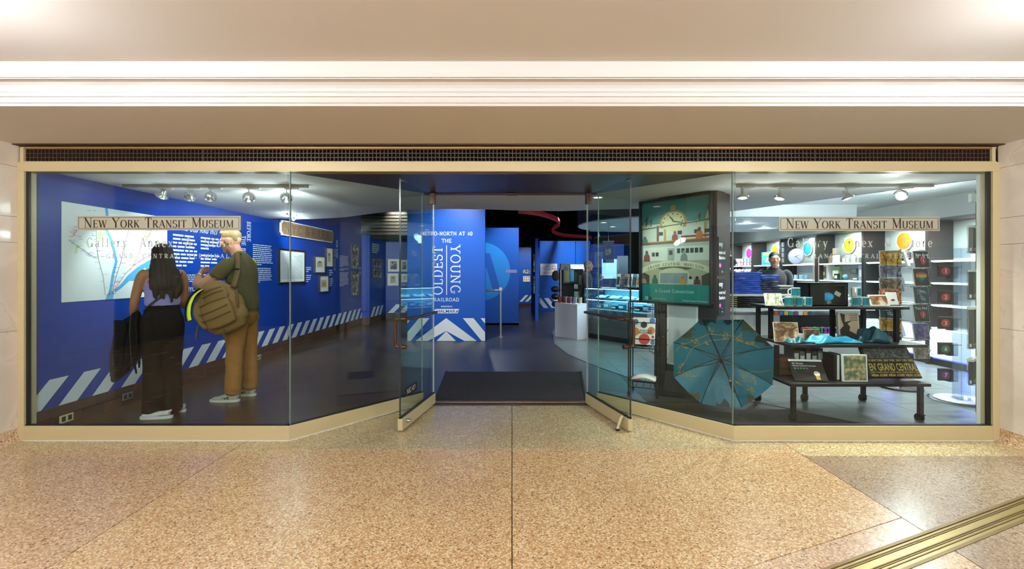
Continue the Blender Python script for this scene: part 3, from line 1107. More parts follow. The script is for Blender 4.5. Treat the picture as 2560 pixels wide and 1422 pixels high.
# round-ended canopy over the till
ZK = 2.30
can = [(1.36 + 1.25 - 1.25 * cos(radians(a)), 9.3 + 1.5 * sin(radians(a))) for a in range(-90, 91, 15)]
mb = MB()
mb.prism([(5.9, 7.8)] + [(5.9, 10.8)] + can[::-1], ZK, ZK + .02, 'xy')
cano = struct(mb.build('ceiling_canopy', mat('canopy_white', 'dfe3e4', .6, vary=.02, vscale=2)))
MB().box(can[0][0], 7.79, ZK + .02, 5.9, 7.81, ZK + .34).build('front_fascia', mat('canopy_white', 'dfe3e4'), cano)
mb = MB()
ring = can
for (ax, ay), (bx_, by_) in zip(ring, ring[1:]):
    mb.add([(ax, ay, ZK + .02), (bx_, by_, ZK + .02), (bx_, by_, ZK + .34), (ax, ay, ZK + .34)], [(0, 1, 2, 3)])
fas = mb.build('fascia', mat('canopy_grey_fascia', '4a474d', .6), cano, solid=.02)
struct(MB().box(-4.6, 3.7, 3.9, 8, 22, 4.0).build('ceiling_black', mat('black_open_ceiling', '080808', .9)))
struct(MB().box(-4.6, 3.72, 2.40, 8, 3.76, 3.9).build('wall_front_upper', M_void))
struct(MB().box(-4.5, 21.6, 0, 8, 21.8, 4.0).build('wall_back', mat('black_back_wall', '0c0d14', .9)))
struct(MB().box(6.62, 3.7, 0, 6.72, 21.8, 4.0).build('wall_shop_right', mat('shop_wall_grey', '9a9d9c', .6, vary=.04, vscale=2)))
struct(MB().box(3.855, 3.72, 0, 6.7, 3.78, 2.5).build('wall_front_right', M_white))
struct(MB().box(-4.6, 3.7, 0, -4.5, 22, 4).build('wall_far_left', M_void))
# dark band of louvres above the far left gallery
lv = struct(thing('trim_7'))
for k in range(7):
    MB().box(-4.2, 11.55 + k * .0, 2.30 + k * .085, -2.35, 11.75, 2.36 + k * .085).build('louvre', mat('brown_louvre', '3d3328', .6, vary=.1), lv)
MB().box(-4.4, 11.8, 2.2, -2.2, 11.9, 3.2).build('louvre_back', M_void, lv)
# pipes and fittings in the black ceiling
pp = thing('ceiling_pipe', 'dark round pipe running across the black open ceiling', 'pipe', (-.6, 13.5, 3.35))
MB().tube([(0, 0, 0), (2.4, .4, .0)], .06, 10).build('pipe_run', M_black, pp)
for q in (.5, 1.5):
    MB().tube([(q, .08, .05), (q, .08, .56)], .012, 6).build('hanger', M_black, pp)

# ------------------------------------------------------------------ gallery wall on the left
WA, WB = Vector((-3.95, 3.75)), Vector((-3.83, 11.6))
wd = WB - WA
WANG = atan2(wd.y, wd.x)
WLEN = wd.length


def wu(px):
    """distance along the gallery wall of a pixel column"""
    k = (px - 1280) / F
    # X = WA.x + u*dx , Y = WA.y + u*dy ; X = k*Y
    dx, dy = wd.x / WLEN, wd.y / WLEN
    return (k * WA.y - WA.x) / (dx - k * dy)


def wY(u):
    return WA.y + u * wd.y / WLEN


def wz(py, u):
    return PZ(py, wY(u))


wl = struct(thing('wall_gallery', loc=(WA.x, WA.y, 0), rz=WANG))
MB().box(0, 0, .187, WLEN, .12, 3.9).build('blue_wall', M_blue, wl)
for z in (.62, 1.46, 1.66):
    MB().box(0, -.0012, z, 1.6 if z < 1 else .55, .002, z + .003).build('panel_joint', mat('joint_blue', '082a70', .5), wl)
SB, ST = .187, .43
stripe_me = None
n = 0
u = -.10
while u < WLEN - .12:
    pts = [(0, SB), (.165, SB), (.165 + .235, ST), (.235, ST)]
    pp_ = pts
    lo = max(0.0, -u)
    if lo > 0:
        pp_ = clip(pts, -1, 0, -lo)
    hi = WLEN - u
    pp_ = clip(pp_, 1, 0, hi)
    if len(pp_) >= 3:
        if pp_ == pts and stripe_me is not None:
            o = bpy.data.objects.new('stripe', stripe_me)
            COL.objects.link(o)
            o.parent = wl
        else:
            o = MB().prism(pp_, -.0016, .0, 'xz').build('stripe', M_print, wl)
            if pp_ == pts:
                stripe_me = o.data
        o.location = (u, 0, 0)
    u += .312
bb = struct(thing('baseboard_left', loc=(WA.x, WA.y, 0), rz=WANG))
MB().box(0, .004, 0, WLEN, .1, .185).build('mortar', mat('dark_mortar', '2b1d16', .8), bb)
br = None
rb = random.Random(5)
M_br = [mat('brown_brick_a', '4b2c20', .5, vary=.3, vscale=9), mat('brown_brick_b', '553426', .5, vary=.3, vscale=9), mat('brown_brick_c', '3f261c', .5, vary=.3, vscale=9)]
for row, (z0, z1) in enumerate(((.003, .092), (.097, .183))):
    u = -.07 if row else 0.0
    while u < 6.2:
        a, b = max(u, 0), min(u + .205, WLEN)
        MB().box(a, -.008, z0, b, .03, z1).build('brick', M_br[rb.randrange(3)], bb)
        u += .209
MB().box(6.21, -.008, .003, WLEN, .03, .183).build('far_bricks', M_brickb, bb)
# white reveals beside the panes
struct(MB().box(-4.0, D + .06, 0, -3.953, 3.75, ZI).build('trim_8', M_white))
struct(MB().box(-4.3, D + .085, 0, -4.0, 3.76, 2.4).build('wall_front_left', M_white))


def wthing(name, label, cat, px, py, group=None, out=0.0):
    u = wu(px)
    d = wd / WLEN
    nx = Vector((d.y, -d.x))
    return thing(name, label, cat, (WA.x + d.x * u + nx.x * out, WA.y + d.y * u + nx.y * out, wz(py, u)), WANG, group), u


# wall map
t, u0 = wthing('wall_map', 'large white railway map printed on the blue gallery wall', 'map', 153, 756, out=.001)
u1 = wu(417)
MW, MH = u1 - u0, wz(503, u0) - wz(756, u0)
MB().box(0, -.004, 0, MW, .0, MH).build('sheet', mat('map_paper', 'dfe9ea', .5, vary=.02, vscale=6), t)
M_water = mat('map_water', '57aede', .5)


def flat(mb, pts, y=-.0052):
    """flat print: list of (x, z) as fractions of the sheet"""
    mb.poly([(p[0] * MW, y, p[1] * MH) for p in pts])


mb = MB()
# river
riv = [(.36, 1.0), (.37, .88), (.355, .78), (.40, .66), (.43, .54), (.45, .42), (.42, .28), (.40, .12), (.385, .04)]
for (x0, z0), (x1, z1) in zip(riv, riv[1:]):
    flat(mb, [(x0 - .013, z0), (x1 - .013, z1), (x1 + .013, z1), (x0 + .013, z0)])
# sound
flat(mb, [(.43, .10), (.50, .17), (.56, .26), (.66, .36), (.78, .44), (.92, .52), (1.0, .58), (1.0, .37), (.93, .33), (.85, .31), (.80, .24), (.72, .27), (.66, .19), (.58, .20), (.50, .12), (.44, .07)])
flat(mb, [(.35, .0), (.42, .0), (.43, .08), (.40, .10), (.37, .06)])
mb.build('water', M_water, t)
mb = MB()
for pts in ([(.30, .62), (.335, .66), (.36, .76), (.33, .80), (.29, .74), (.27, .66)], [(.10, .48), (.115, .50), (.12, .58), (.105, .58)], [(.20, .52), (.215, .60), (.205, .62)], [(.72, .70), (.76, .72), (.74, .78)], [(.86, .66), (.90, .68), (.88, .72)]):
    mb = MB()
    flat(mb, pts)
    mb.build('parkland', mat('map_green', 'bfe0a6', .5), t)
for pts in ([(.93, .36), (.99, .44), (.90, .40)], [(.72, .28), (.76, .30), (.74, .36), (.70, .30)]):
    mb = MB()
    flat(mb, pts, -.0056)
    mb.build('island', mat('map_paper', 'dfe9ea'), t)
for nm, col, pl_ in (('red_line', 'c4434a', [(.41, .06), (.46, .15), (.53, .27), (.62, .38), (.74, .47), (.88, .56), (.99, .64)]),
                     ('branch_line', 'c4434a', [(.62, .38), (.70, .60), (.80, .78), (.85, .96)]),
                     ('hill_line', '3c4450', [(.41, .06), (.44, .22), (.49, .40), (.53, .62), (.60, .90)]),
                     ('west_line', '8c8f96', [(.35, .05), (.33, .26), (.29, .44), (.27, .62), (.27, .74), (.32, .88)]),
                     ('far_line', 'c4434a', [(.08, .66), (.13, .76), (.20, .78)]),
                     ('valley_line', '8c8f96', [(.05, .62), (.20, .50), (.28, .44)])):
    mb = MB()
    for (x0, z0), (x1, z1) in zip(pl_, pl_[1:]):
        d = Vector(((x1 - x0) * MW, (z1 - z0) * MH)).normalized()
        q = Vector((-d.y, d.x)) * .0022
        mb.poly([(x0 * MW - q.x, -.006, z0 * MH - q.y), (x1 * MW - q.x, -.006, z1 * MH - q.y), (x1 * MW + q.x, -.006, z1 * MH + q.y), (x0 * MW + q.x, -.006, z0 * MH + q.y)])
    # station names as ticks
    rr = random.Random(len(nm))
    k = len(pl_)
    for s in range(14):
        f = s / 14 * (k - 1)
        i = int(f)
        g = f - i
        x, z = pl_[i][0] + (pl_[i + 1][0] - pl_[i][0]) * g, pl_[i][1] + (pl_[i + 1][1] - pl_[i][1]) * g
        sg = rr.choice((-1, 1))
        l = rr.uniform(.02, .05)
        a, b = sorted((x, x + sg * l))
        mb.poly([(a * MW, -.0058, z * MH), (b * MW, -.0058, z * MH), (b * MW, -.0058, z * MH + .003), (a * MW, -.0058, z * MH + .003)])
    mb.build('rail_line', mat('map_ink_' + col, col, .5), t)
mb = MB()
rr = random.Random(9)
for _ in range(46):
    x, z = rr.uniform(.04, .93), rr.uniform(.5, .97)
    l = rr.uniform(.012, .035)
    mb.poly([(x * MW, -.0055, z * MH), ((x + l) * MW, -.0055, z * MH), ((x + l) * MW, -.0055, z * MH + .004), (x * MW, -.0055, z * MH + .004)])
tag(mb.build('place_names', mat('map_ink_grey', '8f979b', .5), t), kind='stuff')


def wprint(name, label, px, py, fn, group=None, cat='wall text'):
    t, u = wthing(name, label, cat, px, py, group, out=.0015)
    fn(t)
    return t


def intro(t):
    serif_text('title', 'YEARS OLD AND 1927', .075, M_print, t, (0, -.001, .44), fit=.78, thick=.17, thin=.12, serif=.10, st=.09, track=.1)
    mb = MB()
    para(mb, 0, .40, .40, .0, 9, .46, random.Random(1))
    para(mb, .46, .40, .36, .0, 9, .45, random.Random(2), gaps=(4,))
    tag(mb.build('body_text', M_print, t), kind='stuff')


wprint('intro_text', 'white introduction heading and text columns beside the map', 432, 668, intro)


def credits(t):
    mb = MB()
    para(mb, 0, .16, .62, .06, 4, .5, random.Random(4))
    tag(mb.build('body_text', M_print, t), kind='stuff')
    plain_text('funder_logo', 'NYC', .05, M_print, t, (.12, -.001, -.05), bold=.03)
    mb = MB()
    para(mb, .30, .0, .16, -.05, 2, .6, random.Random(6))
    tag(mb.build('logo_caption', M_print, t), kind='stuff')


wprint('credit_text', 'small white credit lines above a funder logo on the blue wall', 446, 719, credits)


def vert(words, h, fit, dz):
    def fn(t):
        for k, w in enumerate(words):
            serif_text('heading_line', w, h, M_print, t, (k * -h * 1.35, -.001, -k * dz), rot=(0, pi / 2, 0), fit=fit[k], thick=.15, thin=.10, serif=.1, st=.08, track=.06)
    return fn


wprint('section_heading', 'white heading Before the Beginning running down the blue wall', 617, 553, vert(['BEFORE', 'THE BEGINNING'], .095, [.30, .60], .22))


def block(w, h, rows, seed, gaps):
    def fn(t):
        mb = MB()
        para(mb, 0, h, w, 0, rows, .42, random.Random(seed), gaps=gaps)
        tag(mb.build('body_text', M_print, t), kind='stuff')
    return fn


wprint('history_text', 'tall block of white text between the vertical heading and the framed plan', 632, 708, block(.56, .60, 20, 7, (11,)))
wprint('section_heading', 'white heading New Name New Goals running down the blue wall', 840, 600, vert(['NEW NAME,', 'NEW GOALS'], .095, [.42, .46], .20))
wprint('goals_text', 'narrow block of white text beside the tall black and white photographs', 849, 716, block(.56, .70, 24, 8, (9, 12)))
for k, (px, py, w, h) in enumerate([(762, 706, .26, .30), (823, 716, .2, .36), (898, 688, .14, .2), (884, 664, .3, .05)]):
    if k < 3:
        wprint('caption_text', ['small white caption right of the framed plan', 'small white caption right of the lowest small frame', 'small white caption right of the black and white photographs'][k], px, py, block(w, h, 8, 20 + k, (3,)))

# station plaque
t, u0 = wthing('station_plaque', 'brown wooden plaque lettered N.Y.C. & H.R. high on the blue wall', 'sign', 697, 587, out=.01)
PW, PH = 2.15, .255


def notched(w, h, i, c):
    return [(i + c, i), (w - i - c, i), (w - i - c * .7, i + c * .6), (w - i, i + c), (w - i, h - i - c), (w - i - c * .7, h - i - c * .6), (w - i - c, h - i), (i + c, h - i), (i + c * .7, h - i - c * .6), (i, h - i - c), (i, i + c), (i + c * .7, i + c * .6)]


MB().prism(notched(PW, PH, 0, .05), -.03, .0, 'xz').build('border', M_print, t, bevel=.002)
MB().prism(notched(PW, PH, .016, .05), -.036, -.02, 'xz').build('board', mat('weathered_brown_board', '7d5f45', .7, vary=.25, vscale=6, stretch=(.5, 1, 8)), t, bevel=.002)
serif_text('lettering', 'N.Y.C. & H.R.R.R.', .145, mat('faded_dark_letters', '4e3a2a', .7), t, (.12, -.0375, .055), fit=1.85, thick=.15, thin=.07, serif=.1, st=.06)
MB().tube([(PW - .03, -.036, PH / 2), (PW - .03, -.042, PH / 2)], .008, 8).build('screw', M_steel, t)


def frame(name, label, px0, px1, pyt, pyb, wall='g', fr=.012, fc='2a211b', art='plan', depth=.03, mount=.03, group=None, w=None, h=None, loc=None, rz=None):
    if loc is None:
        t, u0 = wthing(name, label, 'picture', px0, pyb, group, out=.001)
        w = wu(px1) - u0
        h = wz(pyt, u0) - wz(pyb, u0)
    else:
        t = thing(name, label, 'picture', loc, rz, group)
    mf = mat('frame_' + fc, fc, .4, vary=.1)
    mb = MB()
    for q in ((0, 0, w, fr), (0, h - fr, w, h), (0, fr, fr, h - fr), (w - fr, fr, w, h - fr)):
        mb.box(q[0], -depth, q[1], q[2], 0, q[3])
    mb.build('frame_moulding', mf, t, bevel=.001)
    MB().box(fr, -depth * .5, fr, w - fr, -.002, h - fr).build('mount', M_tag, t)
    y = -depth * .5 - .0008
    a = fr + mount
    if art == 'plan':
        mb = MB()
        rr = random.Random(int(px0 or 1))
        for k in range(34):
            x, z = rr.uniform(a, w - a), rr.uniform(a, h - a)
            l = rr.uniform(.05, .35) * w
            dz = -l * rr.uniform(.3, .55)
            x2, z2 = min(w - a, x + l), max(a, z + dz)
            mb.poly([(x, y, z), (x2, y, z2), (x2, y, z2 + .002), (x, y, z + .002)])
        mb.box(w * .55, y, h - a - .05, w * .8, y + .0003, h - a - .045)
        MB().box(a, y + .0003, a, w - a, y + .0006, h - a).build('plan_sheet', mat('grey_plan_paper', 'cfd3d2', .6, vary=.05, vscale=5), t)
        tag(mb.build('plan_lines', mat('plan_ink', '6c7276', .6), t), kind='stuff')
    elif art == 'photo':
        MB().box(a, y, a, w - a, y + .0005, h - a).build('photograph', MATS.get('old_photo') or ramp_mat('old_photo', [(.32, '14120f'), (.48, '5a5651'), (.55, 'a7a39c'), (.68, 'ded9d0')], .5, 12, 8, distort=1.2), t)
    elif art == 'paper':
        MB().box(a, y, a, w - a, y + .0005, h - a).build('document', mat('document_paper', 'd9cdb4', .6, vary=.06, vscale=9), t)
        mb = MB()
        para(mb, a + .02, h - a - .02, w - 2 * a - .04, a + .02, 9, .45, random.Random(int(px0 or 3)), y=y - .0005)
        mb.box(w * .38, y - .0006, h * .60, w * .62, y - .0003, h * .70)
        tag(mb.build('print_lines', mat('brown_ink', '7b6a55', .6), t), kind='stuff')
    elif art == 'sepia':
        MB().box(a, y, a, w - a, y + .0005, h - a).build('print', mat('sepia_print', 'cbb48f', .6, vary=.2, vscale=14), t)
        MB().box(a + .02, y - .0006, a + .03, w - a - .02, y, a + (h - 2 * a) * .72).build('vignette', mat('sepia_vignette', 'b08a5a', .6, vary=.3, vscale=20), t)
    return t


frame('framed_plan', 'large black-framed grey railway plan on the blue gallery wall', 694, 760, 620, 710, fr=.028, fc='17161a', mount=.05)
frame('framed_document', 'small framed white certificate left of the tallest narrow frame', 784, 810, 639, 682, art='paper', mount=.09)
frame('framed_document', 'narrow framed certificate hung highest in the group of three', 812, 830, 618, 667, art='paper', mount=.09)
frame('framed_document', 'small framed certificate with brown print hung lowest of three', 796, 819, 688, 731, art='sepia', mount=.08)
frame('tall_photograph', 'upper of two tall black and white photographs at the wall end', 877, 894.5, 610, 671, art='photo', fr=.004, mount=.0, depth=.035)
frame('tall_photograph', 'lower of two tall black and white photographs at the wall end', 877, 894.5, 678, 739, art='photo', fr=.004, mount=.0, depth=.035)

# the jog and the end wall of the gallery
SEGS = [((-3.83, 11.6), (-3.65, 11.68)), ((-3.65, 11.68), (-3.59, 12.95)), ((-3.59, 12.95), (-1.9, 13.3))]
we = struct(thing('wall_gallery_end'))
segx = []
for (ax, ay), (bx_, by_) in SEGS:
    L = hypot(bx_ - ax, by_ - ay)
    an = atan2(by_ - ay, bx_ - ax)
    xf = Matrix.Translation((ax, ay, 0)) @ Matrix.Rotation(an, 4, 'Z')
    MB().box(0, 0, .187, L, .1, 3.0, xf=xf).build('blue_wall', M_blue, we)
    MB().box(0, .0, 0, L, .1, .187, xf=xf).build('brick_base', M_brickb, we)
    u = .05
    while u < L - .3:
        MB().prism([(u, SB), (u + .165, SB), (u + .40, ST), (u + .235, ST)], -.0016, .0, 'xz', xf=xf).build('stripe', M_print, we)
        u += .312
    segx.append((ax, ay, an, L))


def end_spot(k, px, py):
    ax, ay, an, L = segx[k]
    q = (px - 1280) / F
    dx, dy = cos(an), sin(an)
    u = (q * ay - ax) / (dx - q * dy)
    x, y = ax + dx * u, ay + dy * u
    return (x + sin(an) * .002, y - cos(an) * .002, PZ(py, y)), an, u


for k, (px, py, nm) in enumerate([(931, 669, 'upper left'), (941.5, 669, 'upper right'), (931, 694, 'lower left'), (941.5, 694, 'lower right')]):
    loc, an, u = end_spot(1, px, py)
    frame('small_photo', nm + ' of four small photographs under the quotation', 0, 0, 0, 0, loc=loc, rz=an, w=.40 if k % 2 == 0 else .36, h=.24, art='photo', fr=.004, mount=0, depth=.02)
loc, an, u = end_spot(1, 930, 632)
t = thing('quote_text', 'five short lines of white quotation above four small photographs', 'wall text', loc, an)
mb = MB()
para(mb, 0, .26, .6, .0, 5, .6, random.Random(12))
tag(mb.build('body_text', M_print, t), kind='stuff')
for k, (px, py, w, h, a, nm) in enumerate([(970, 679, .31, .36, 'photo', 'pale framed drawing upper left on the end wall'), (969, 714, .30, .35, 'paper', 'pale framed letter lower left on the end wall'),
                                           (1000, 679, .24, .34, 'photo', 'framed black and white photograph upper right on the end wall'), (1003, 705, .20, .24, 'paper', 'small framed badge print lower right on the end wall')]):
    loc, an, u = end_spot(2, px, py)
    frame('pale_picture', nm, 0, 0, 0, 0, loc=loc, rz=an, w=w, h=h, fc='d9d6cc', art=a, mount=.05, fr=.014)

# outlets
for k, (px, py, m, lab) in enumerate([(316, 990, M_steel, 'steel double outlet plate on the brick base behind the woman'), (163, 1045, mat('cream_plastic', 'd6cda0', .5), 'cream outlet plate on the brick base near the left window frame'),
                                      (112, 1062, mat('brown_plastic', '4a3428', .5), 'brown outlet plate low beside the left window frame'), (645, 893, mat('cream_plastic', 'd6cda0', .5), 'cream outlet plate on the brick base beyond the man')]):
    t, u = wthing('outlet_plate', lab, 'outlet', px, py, out=.009)
    MB().box(-.062, -.006, -.035, .062, 0, .035).build('plate', m, t, bevel=.003)
    for s in (-.028, .028):
        o = MB().box(s - .017, -.0085, -.022, s + .017, -.005, .022).build('socket', mat('socket_dark', '3a332c', .5) if k != 1 or s < 0 else M_ink, t, bevel=.004)

# track lights of the gallery
M_track = mat('grey_track', 'a8a6a1', .5, .3)
M_lampbody = mat('silver_lamp_body', 'c5c6c4', .25, .8)
M_hot = mat('lit_lamp_face', 'fffaf0', .3, emit=5.0)


def spot(px, py, Y, ztrack, label, aim, energy, col, group, cone=75, facing=None, elight=True, size=1.0, lens_on=True, spill=.03):
    """track head: adapter box, stem, ring, bell and lamp face"""
    base = P(px, py, Y)
    t = thing('track_spotlight', label, 'spotlight', (base.x, Y, ztrack), 0, group)
    d = (Vector(aim) - base).normalized()
    rel = base - Vector((base.x, Y, ztrack))
    MB().box(-.015, -.016, -.045, .115, .016, -.008).build('adapter', M_white, t, bevel=.004)
    MB().tube([(0, 0, -.02), (0, 0, rel.z + .045)], .007, 8).build('stem', M_lampbody, t)
    q = d.to_track_quat('Z', 'Y').to_matrix().to_4x4()
    xf = Matrix.Translation(rel) @ q
    s = size
    b = MB()
    b.lathe([(.016 * s, -.075 * s), (.022 * s, -.072 * s), (.024 * s, -.035 * s), (.03 * s, -.028 * s), (.046 * s, .0), (.048 * s, .014 * s), (.042 * s, .014 * s), (.040 * s, .004)], 20, xf=xf)
    b.build('lamp_body', M_lampbody, t, smooth=True)
    b = MB()
    b.lathe([(.004, .0055 * s), (.03 * s, .005 * s), (.0395 * s, .003 * s)], 18, xf=xf)
    b.build('lamp_face', M_hot if lens_on else M_whitegloss, t, smooth=True)
    b = MB()
    n = 18
    b.tube([xf @ Vector((.053 * s * cos(2 * pi * k / n), .053 * s * sin(2 * pi * k / n), .0)) for k in range(n)], .004 * s, 6, closed=True)
    b.build('yoke_ring', M_chrome, t, smooth=True)
    if elight:
        lo = base + d * .03
        lamp('spill_fill', 'POINT', base + d * .02 + Vector((0, 0, -.10)), energy * spill, col, size=.05)  # added fill point under the head, lifts the ceiling around the track
        lamp('track_beam', 'SPOT', lo, energy, col, target=lo + d, size=.03, spot=cone, blend=.8)
    return t


ZTR = ZI - .001
YT = 4.45
tr = thing('lighting_track', 'grey lighting track under the white gallery ceiling on the left', 'track', (PX(308, YT), YT, ZTR))
MB().box(0, -.018, -.03, PX(770, YT) - PX(308, YT), .018, 0).build('rail', M_track, tr, bevel=.003)
GLAB = ['leftmost spotlight on the gallery track', 'second spotlight from the left on the gallery track', 'third spotlight from the left on the gallery track',
        'fourth spotlight from the left on the gallery track', 'rightmost spotlight on the gallery track behind the glass joint']
aims = [(-3.93, 4.6, 1.35), (-3.93, 5.3, 1.45), (-3.93, 6.2, 1.4), (-3.92, 7.2, 1.4), (-3.90, 8.2, 1.4)]
for k, px in enumerate((404, 474, 526, 622, 716)):
    spot(px, 490 + k, YT, ZTR, GLAB[k], aims[k], (44, 48, 64, 105, 145)[k], 'cool', 'gallery track spotlights', cone=80)
# second short track deeper in the gallery
YT2 = 6.6
spot(722, 528, YT2, ZTR, 'small bright spotlight hanging deeper in the gallery', (-3.9, 9.4, 1.5), 260, 'cool', 'gallery track spotlights', cone=70, spill=.015)
spot(733, 543, YT2 + .35, ZTR, 'lower bright spotlight beside the deeper gallery spotlight', (-3.86, 10.8, 1.4), 300, 'cool', 'gallery track spotlights', cone=70, spill=.015)

# ------------------------------------------------------------------ centre: blue display panels
def panel(name, label, px0, px1, Y, ztop, thick=.09, m=None):
    x0, x1 = PX(px0, Y), PX(px1, Y)
    t = thing(name, label, 'display panel', (x0, Y, 0))
    W = x1 - x0
    MB().box(0, 0, 0, W, thick, ztop).build('board', m or M_blue2, t, bevel=.003)
    return t, W


YB = 8.88
t, W = panel('title_panel', 'tall blue title panel reading The Oldest Young Railroad with white chevron foot', 1018, 1213, YB, 2.75)
def lz(py):
    return PZ(py, YB)


def lx(px):
    return PX(px, YB) - PX(1018, YB)


y = -.002
TT = dict(thick=.17, thin=.13, serif=.10, st=.10)
serif_text('top_line', 'METRO-NORTH AT 40', .068, M_print, t, (lx(1051), y, lz(588)), fit=lx(1182) - lx(1051), track=.10, **TT)
serif_text('article', 'THE', .068, M_print, t, (lx(1104), y, lz(606)), fit=lx(1129) - lx(1104), **TT)
serif_text('oldest', 'OLDEST', .185, M_print, t, (lx(1106), y, lz(737)), rot=(0, -pi / 2, 0), fit=(lz(613) - lz(737)), thick=.12, thin=.09, serif=.12, st=.075, track=.10)
serif_text('young', 'YOUNG', .185, M_print, t, (lx(1127), y, lz(612)), rot=(0, pi / 2, 0), fit=(lz(612) - lz(737)), thick=.12, thin=.09, serif=.12, st=.075, track=.14)
MB().box(lx(1115.6), y - .0005, lz(737), lx(1117.4), y, lz(613)).build('divider', M_print, t)
serif_text('bottom_line', 'RAILROAD', .066, M_print, t, (lx(1084), y, lz(753)), fit=lx(1149) - lx(1084), track=.12, **TT)
plain_text('presented_line', 'PRESENTED BY', .024, M_print, t, (lx(1102.5), y, lz(767.5)), bold=.03, fit=lx(1131) - lx(1102.5))
lg = MB()
x0, x1, z0, z1 = lx(1084), lx(1148), lz(783), lz(772)
lg.poly([(x0 + .03, y - .0006, z0), (x1 - .03, y - .0006, z0), (x1, y - .0006, z1), (x0 + .05, y - .0006, z1), (x0 + .015, y - .0006, (z0 + z1) / 2 + .02), (x0, y - .0006, (z0 + z1) / 2 - .02)])
lgo = lg.build('sponsor_logo', M_print, t)
plain_text('sponsor_name', 'HALMAR', .058, mat('logo_blue', '1b3f96', .5), lgo, (lx(1091), y - .0016, lz(781.3)), bold=.02, fit=lx(1138) - lx(1091))
mb = MB()
mb.poly([(lx(1139), y - .0016, lz(781)), (lx(1142), y - .0016, lz(781)), (lx(1147), y - .0016, lz(774)), (lx(1141), y - .0016, lz(777))])
mb.build('logo_mark', mat('logo_blue', '1b3f96', .5), lgo)
# chevrons at the foot, clipped to the panel
zA, zB = lz(852), lz(795)
HC = zB - zA
CX = lx(1115.5)
chev = []
for s in (-1, 1):
    for off in (0.0, .345, .69):
        w = .205
        # bars leaning towards the middle line
        p = [(CX + s * (off + .0 + HC * .78), zA), (CX + s * (off + w + HC * .78), zA), (CX + s * (off + w - .02), zB), (CX + s * (off - .02 if off else 0), zB)]
        if off == 0.0:
            p = [(CX + s * HC * .80, zA), (CX + s * (HC * .80 + .24), zA), (CX + s * .0, zB), (CX, zB - .25)]
        if s < 0:
            p = p[::-1]
        p = clip(clip(p, -1, 0, -.004), 1, 0, W - .004)
        if len(p) >= 3:
            chev.append(p)
chev.append([(CX - .19, zA), (CX + .19, zA), (CX, zA + .19)])
for p in chev:
    MB().prism(p, -.0022, 0, 'xz').build('stripe', M_print, t)

YC = 11.6
t, W = panel('logo_panel', 'blue panel with cut-off bright circle logo behind the title panel', 1190, 1297, YC, PZ(569, YC))
cx, cz_ = PX(1203, YC) - PX(1190, YC), PZ(678, YC)
R = .74
pts = [(cx + R * cos(2 * pi * k / 48), cz_ + R * sin(2 * pi * k / 48)) for k in range(48)]
pts = clip(pts, -1, 0, -.004)
MB().prism(pts, -.003, 0, 'xz').build('roundel', mat('sky_blue_vinyl', '0b83dd', .4, vary=.03), t)
k = R
MB().prism([(cx - .02, cz_ + .62 * k), (cx + .30 * k, cz_ + .62 * k), (cx + .66 * k, cz_ - .62 * k), (cx + .40 * k, cz_ - .62 * k), (cx + .17 * k, cz_ + .15 * k), (cx - .02, cz_ - .25 * k)], -.005, 0, 'xz').build('letter_stroke', mat('mid_blue_vinyl', '0a55b8', .4), t)
pq = MB().box(W - .33, -.009, PZ(682, YC), W - .05, -.0055, PZ(674, YC)).build('caption_plate', mat('mauve_caption', '7f86c4', .5), t)
MB().box(0, .0, 0, W, .12, .05).build('plinth', M_brickb, t)

YD = 15.6
t, W = panel('map_panel', 'wide blue panel carrying a pale route map far back', 1349, 1438.5, YD, PZ(602, YD))
for p0 in (0.0, .27, .54):
    MB().prism(clip([(p0 + .30, .12), (p0 + .14, .12), (p0 - .12, .46), (p0 + .04, .46)][::-1], -1, 0, 0), -.003, 0, 'xz').build('stripe', M_print, t)
s = MB().box(.02, -.03, PZ(688, YD), .60, 0, PZ(659, YD)).build('route_map_print', mat('pale_map_print', 'd9e0e8', .5, vary=.1, vscale=9), t)
mb = MB()
rr = random.Random(4)
for q, c in enumerate(('c9825a', 'b05a70', '6c7fae')):
    mb = MB()
    for _ in range(7):
        x, z = rr.uniform(.06, .46), PZ(686, YD) + rr.uniform(.02, .33)
        mb.box(x, -.032, z, x + rr.uniform(.05, .14), -.0305, z + .012)
    tag(mb.build('map_lines', mat('print_' + c, c, .5), s), kind='stuff')
t, W = panel('screen_panel', 'second blue panel with a pale screen right of the route map', 1439.5, 1476, YD, PZ(602, YD))
s = MB().box(-.52, -.05, PZ(676, YD), .28, -.005, PZ(661, YD)).build('pale_screen', mat('pale_screen', 'c8dcf2', .4, vary=.3, vscale=12, emit=.7), t)
t, W = panel('panel_fin', 'narrow blue fin with framed photographs on its edge standing before the route map panel', 1338, 1346, 12.6, PZ(596, 12.6), thick=2.6)
for k, (z0, z1) in enumerate(((1.36, 1.85), (.75, 1.25))):
    MB().box(-.03, .3, z0, 0, 1.5, z1).build('photo_print', MATS['old_photo'], t)
YE = 18.0
t, W = panel('rear_panel', 'blue rear panel with two small prints and diagonal stripes far back', 1292, 1352, YE, PZ(618, YE))
MB().box(0, -.02, 0, W, .1, .12).build('brick_plinth', M_brickb, t)
for p0 in (.10, .32, .54):
    MB().prism([(p0, .18), (p0 + .12, .18), (p0 + .36, .44), (p0 + .24, .44)], -.003, 0, 'xz').build('stripe', M_print, t)
MB().box(.25, -.03, PZ(684, YE), .52, 0, PZ(674, YE)).build('landscape_print', MATS['old_photo'], t)
s = MB().box(.25, -.03, PZ(704, YE), .52, 0, PZ(690, YE)).build('badge_print', M_tag, t)
mb = MB()
for i in range(3):
    for j in range(2):
        mb.box(.29 + i * .08, -.033, PZ(702, YE) + .03 + j * .09, .325 + i * .08, -.031, PZ(702, YE) + .065 + j * .09)
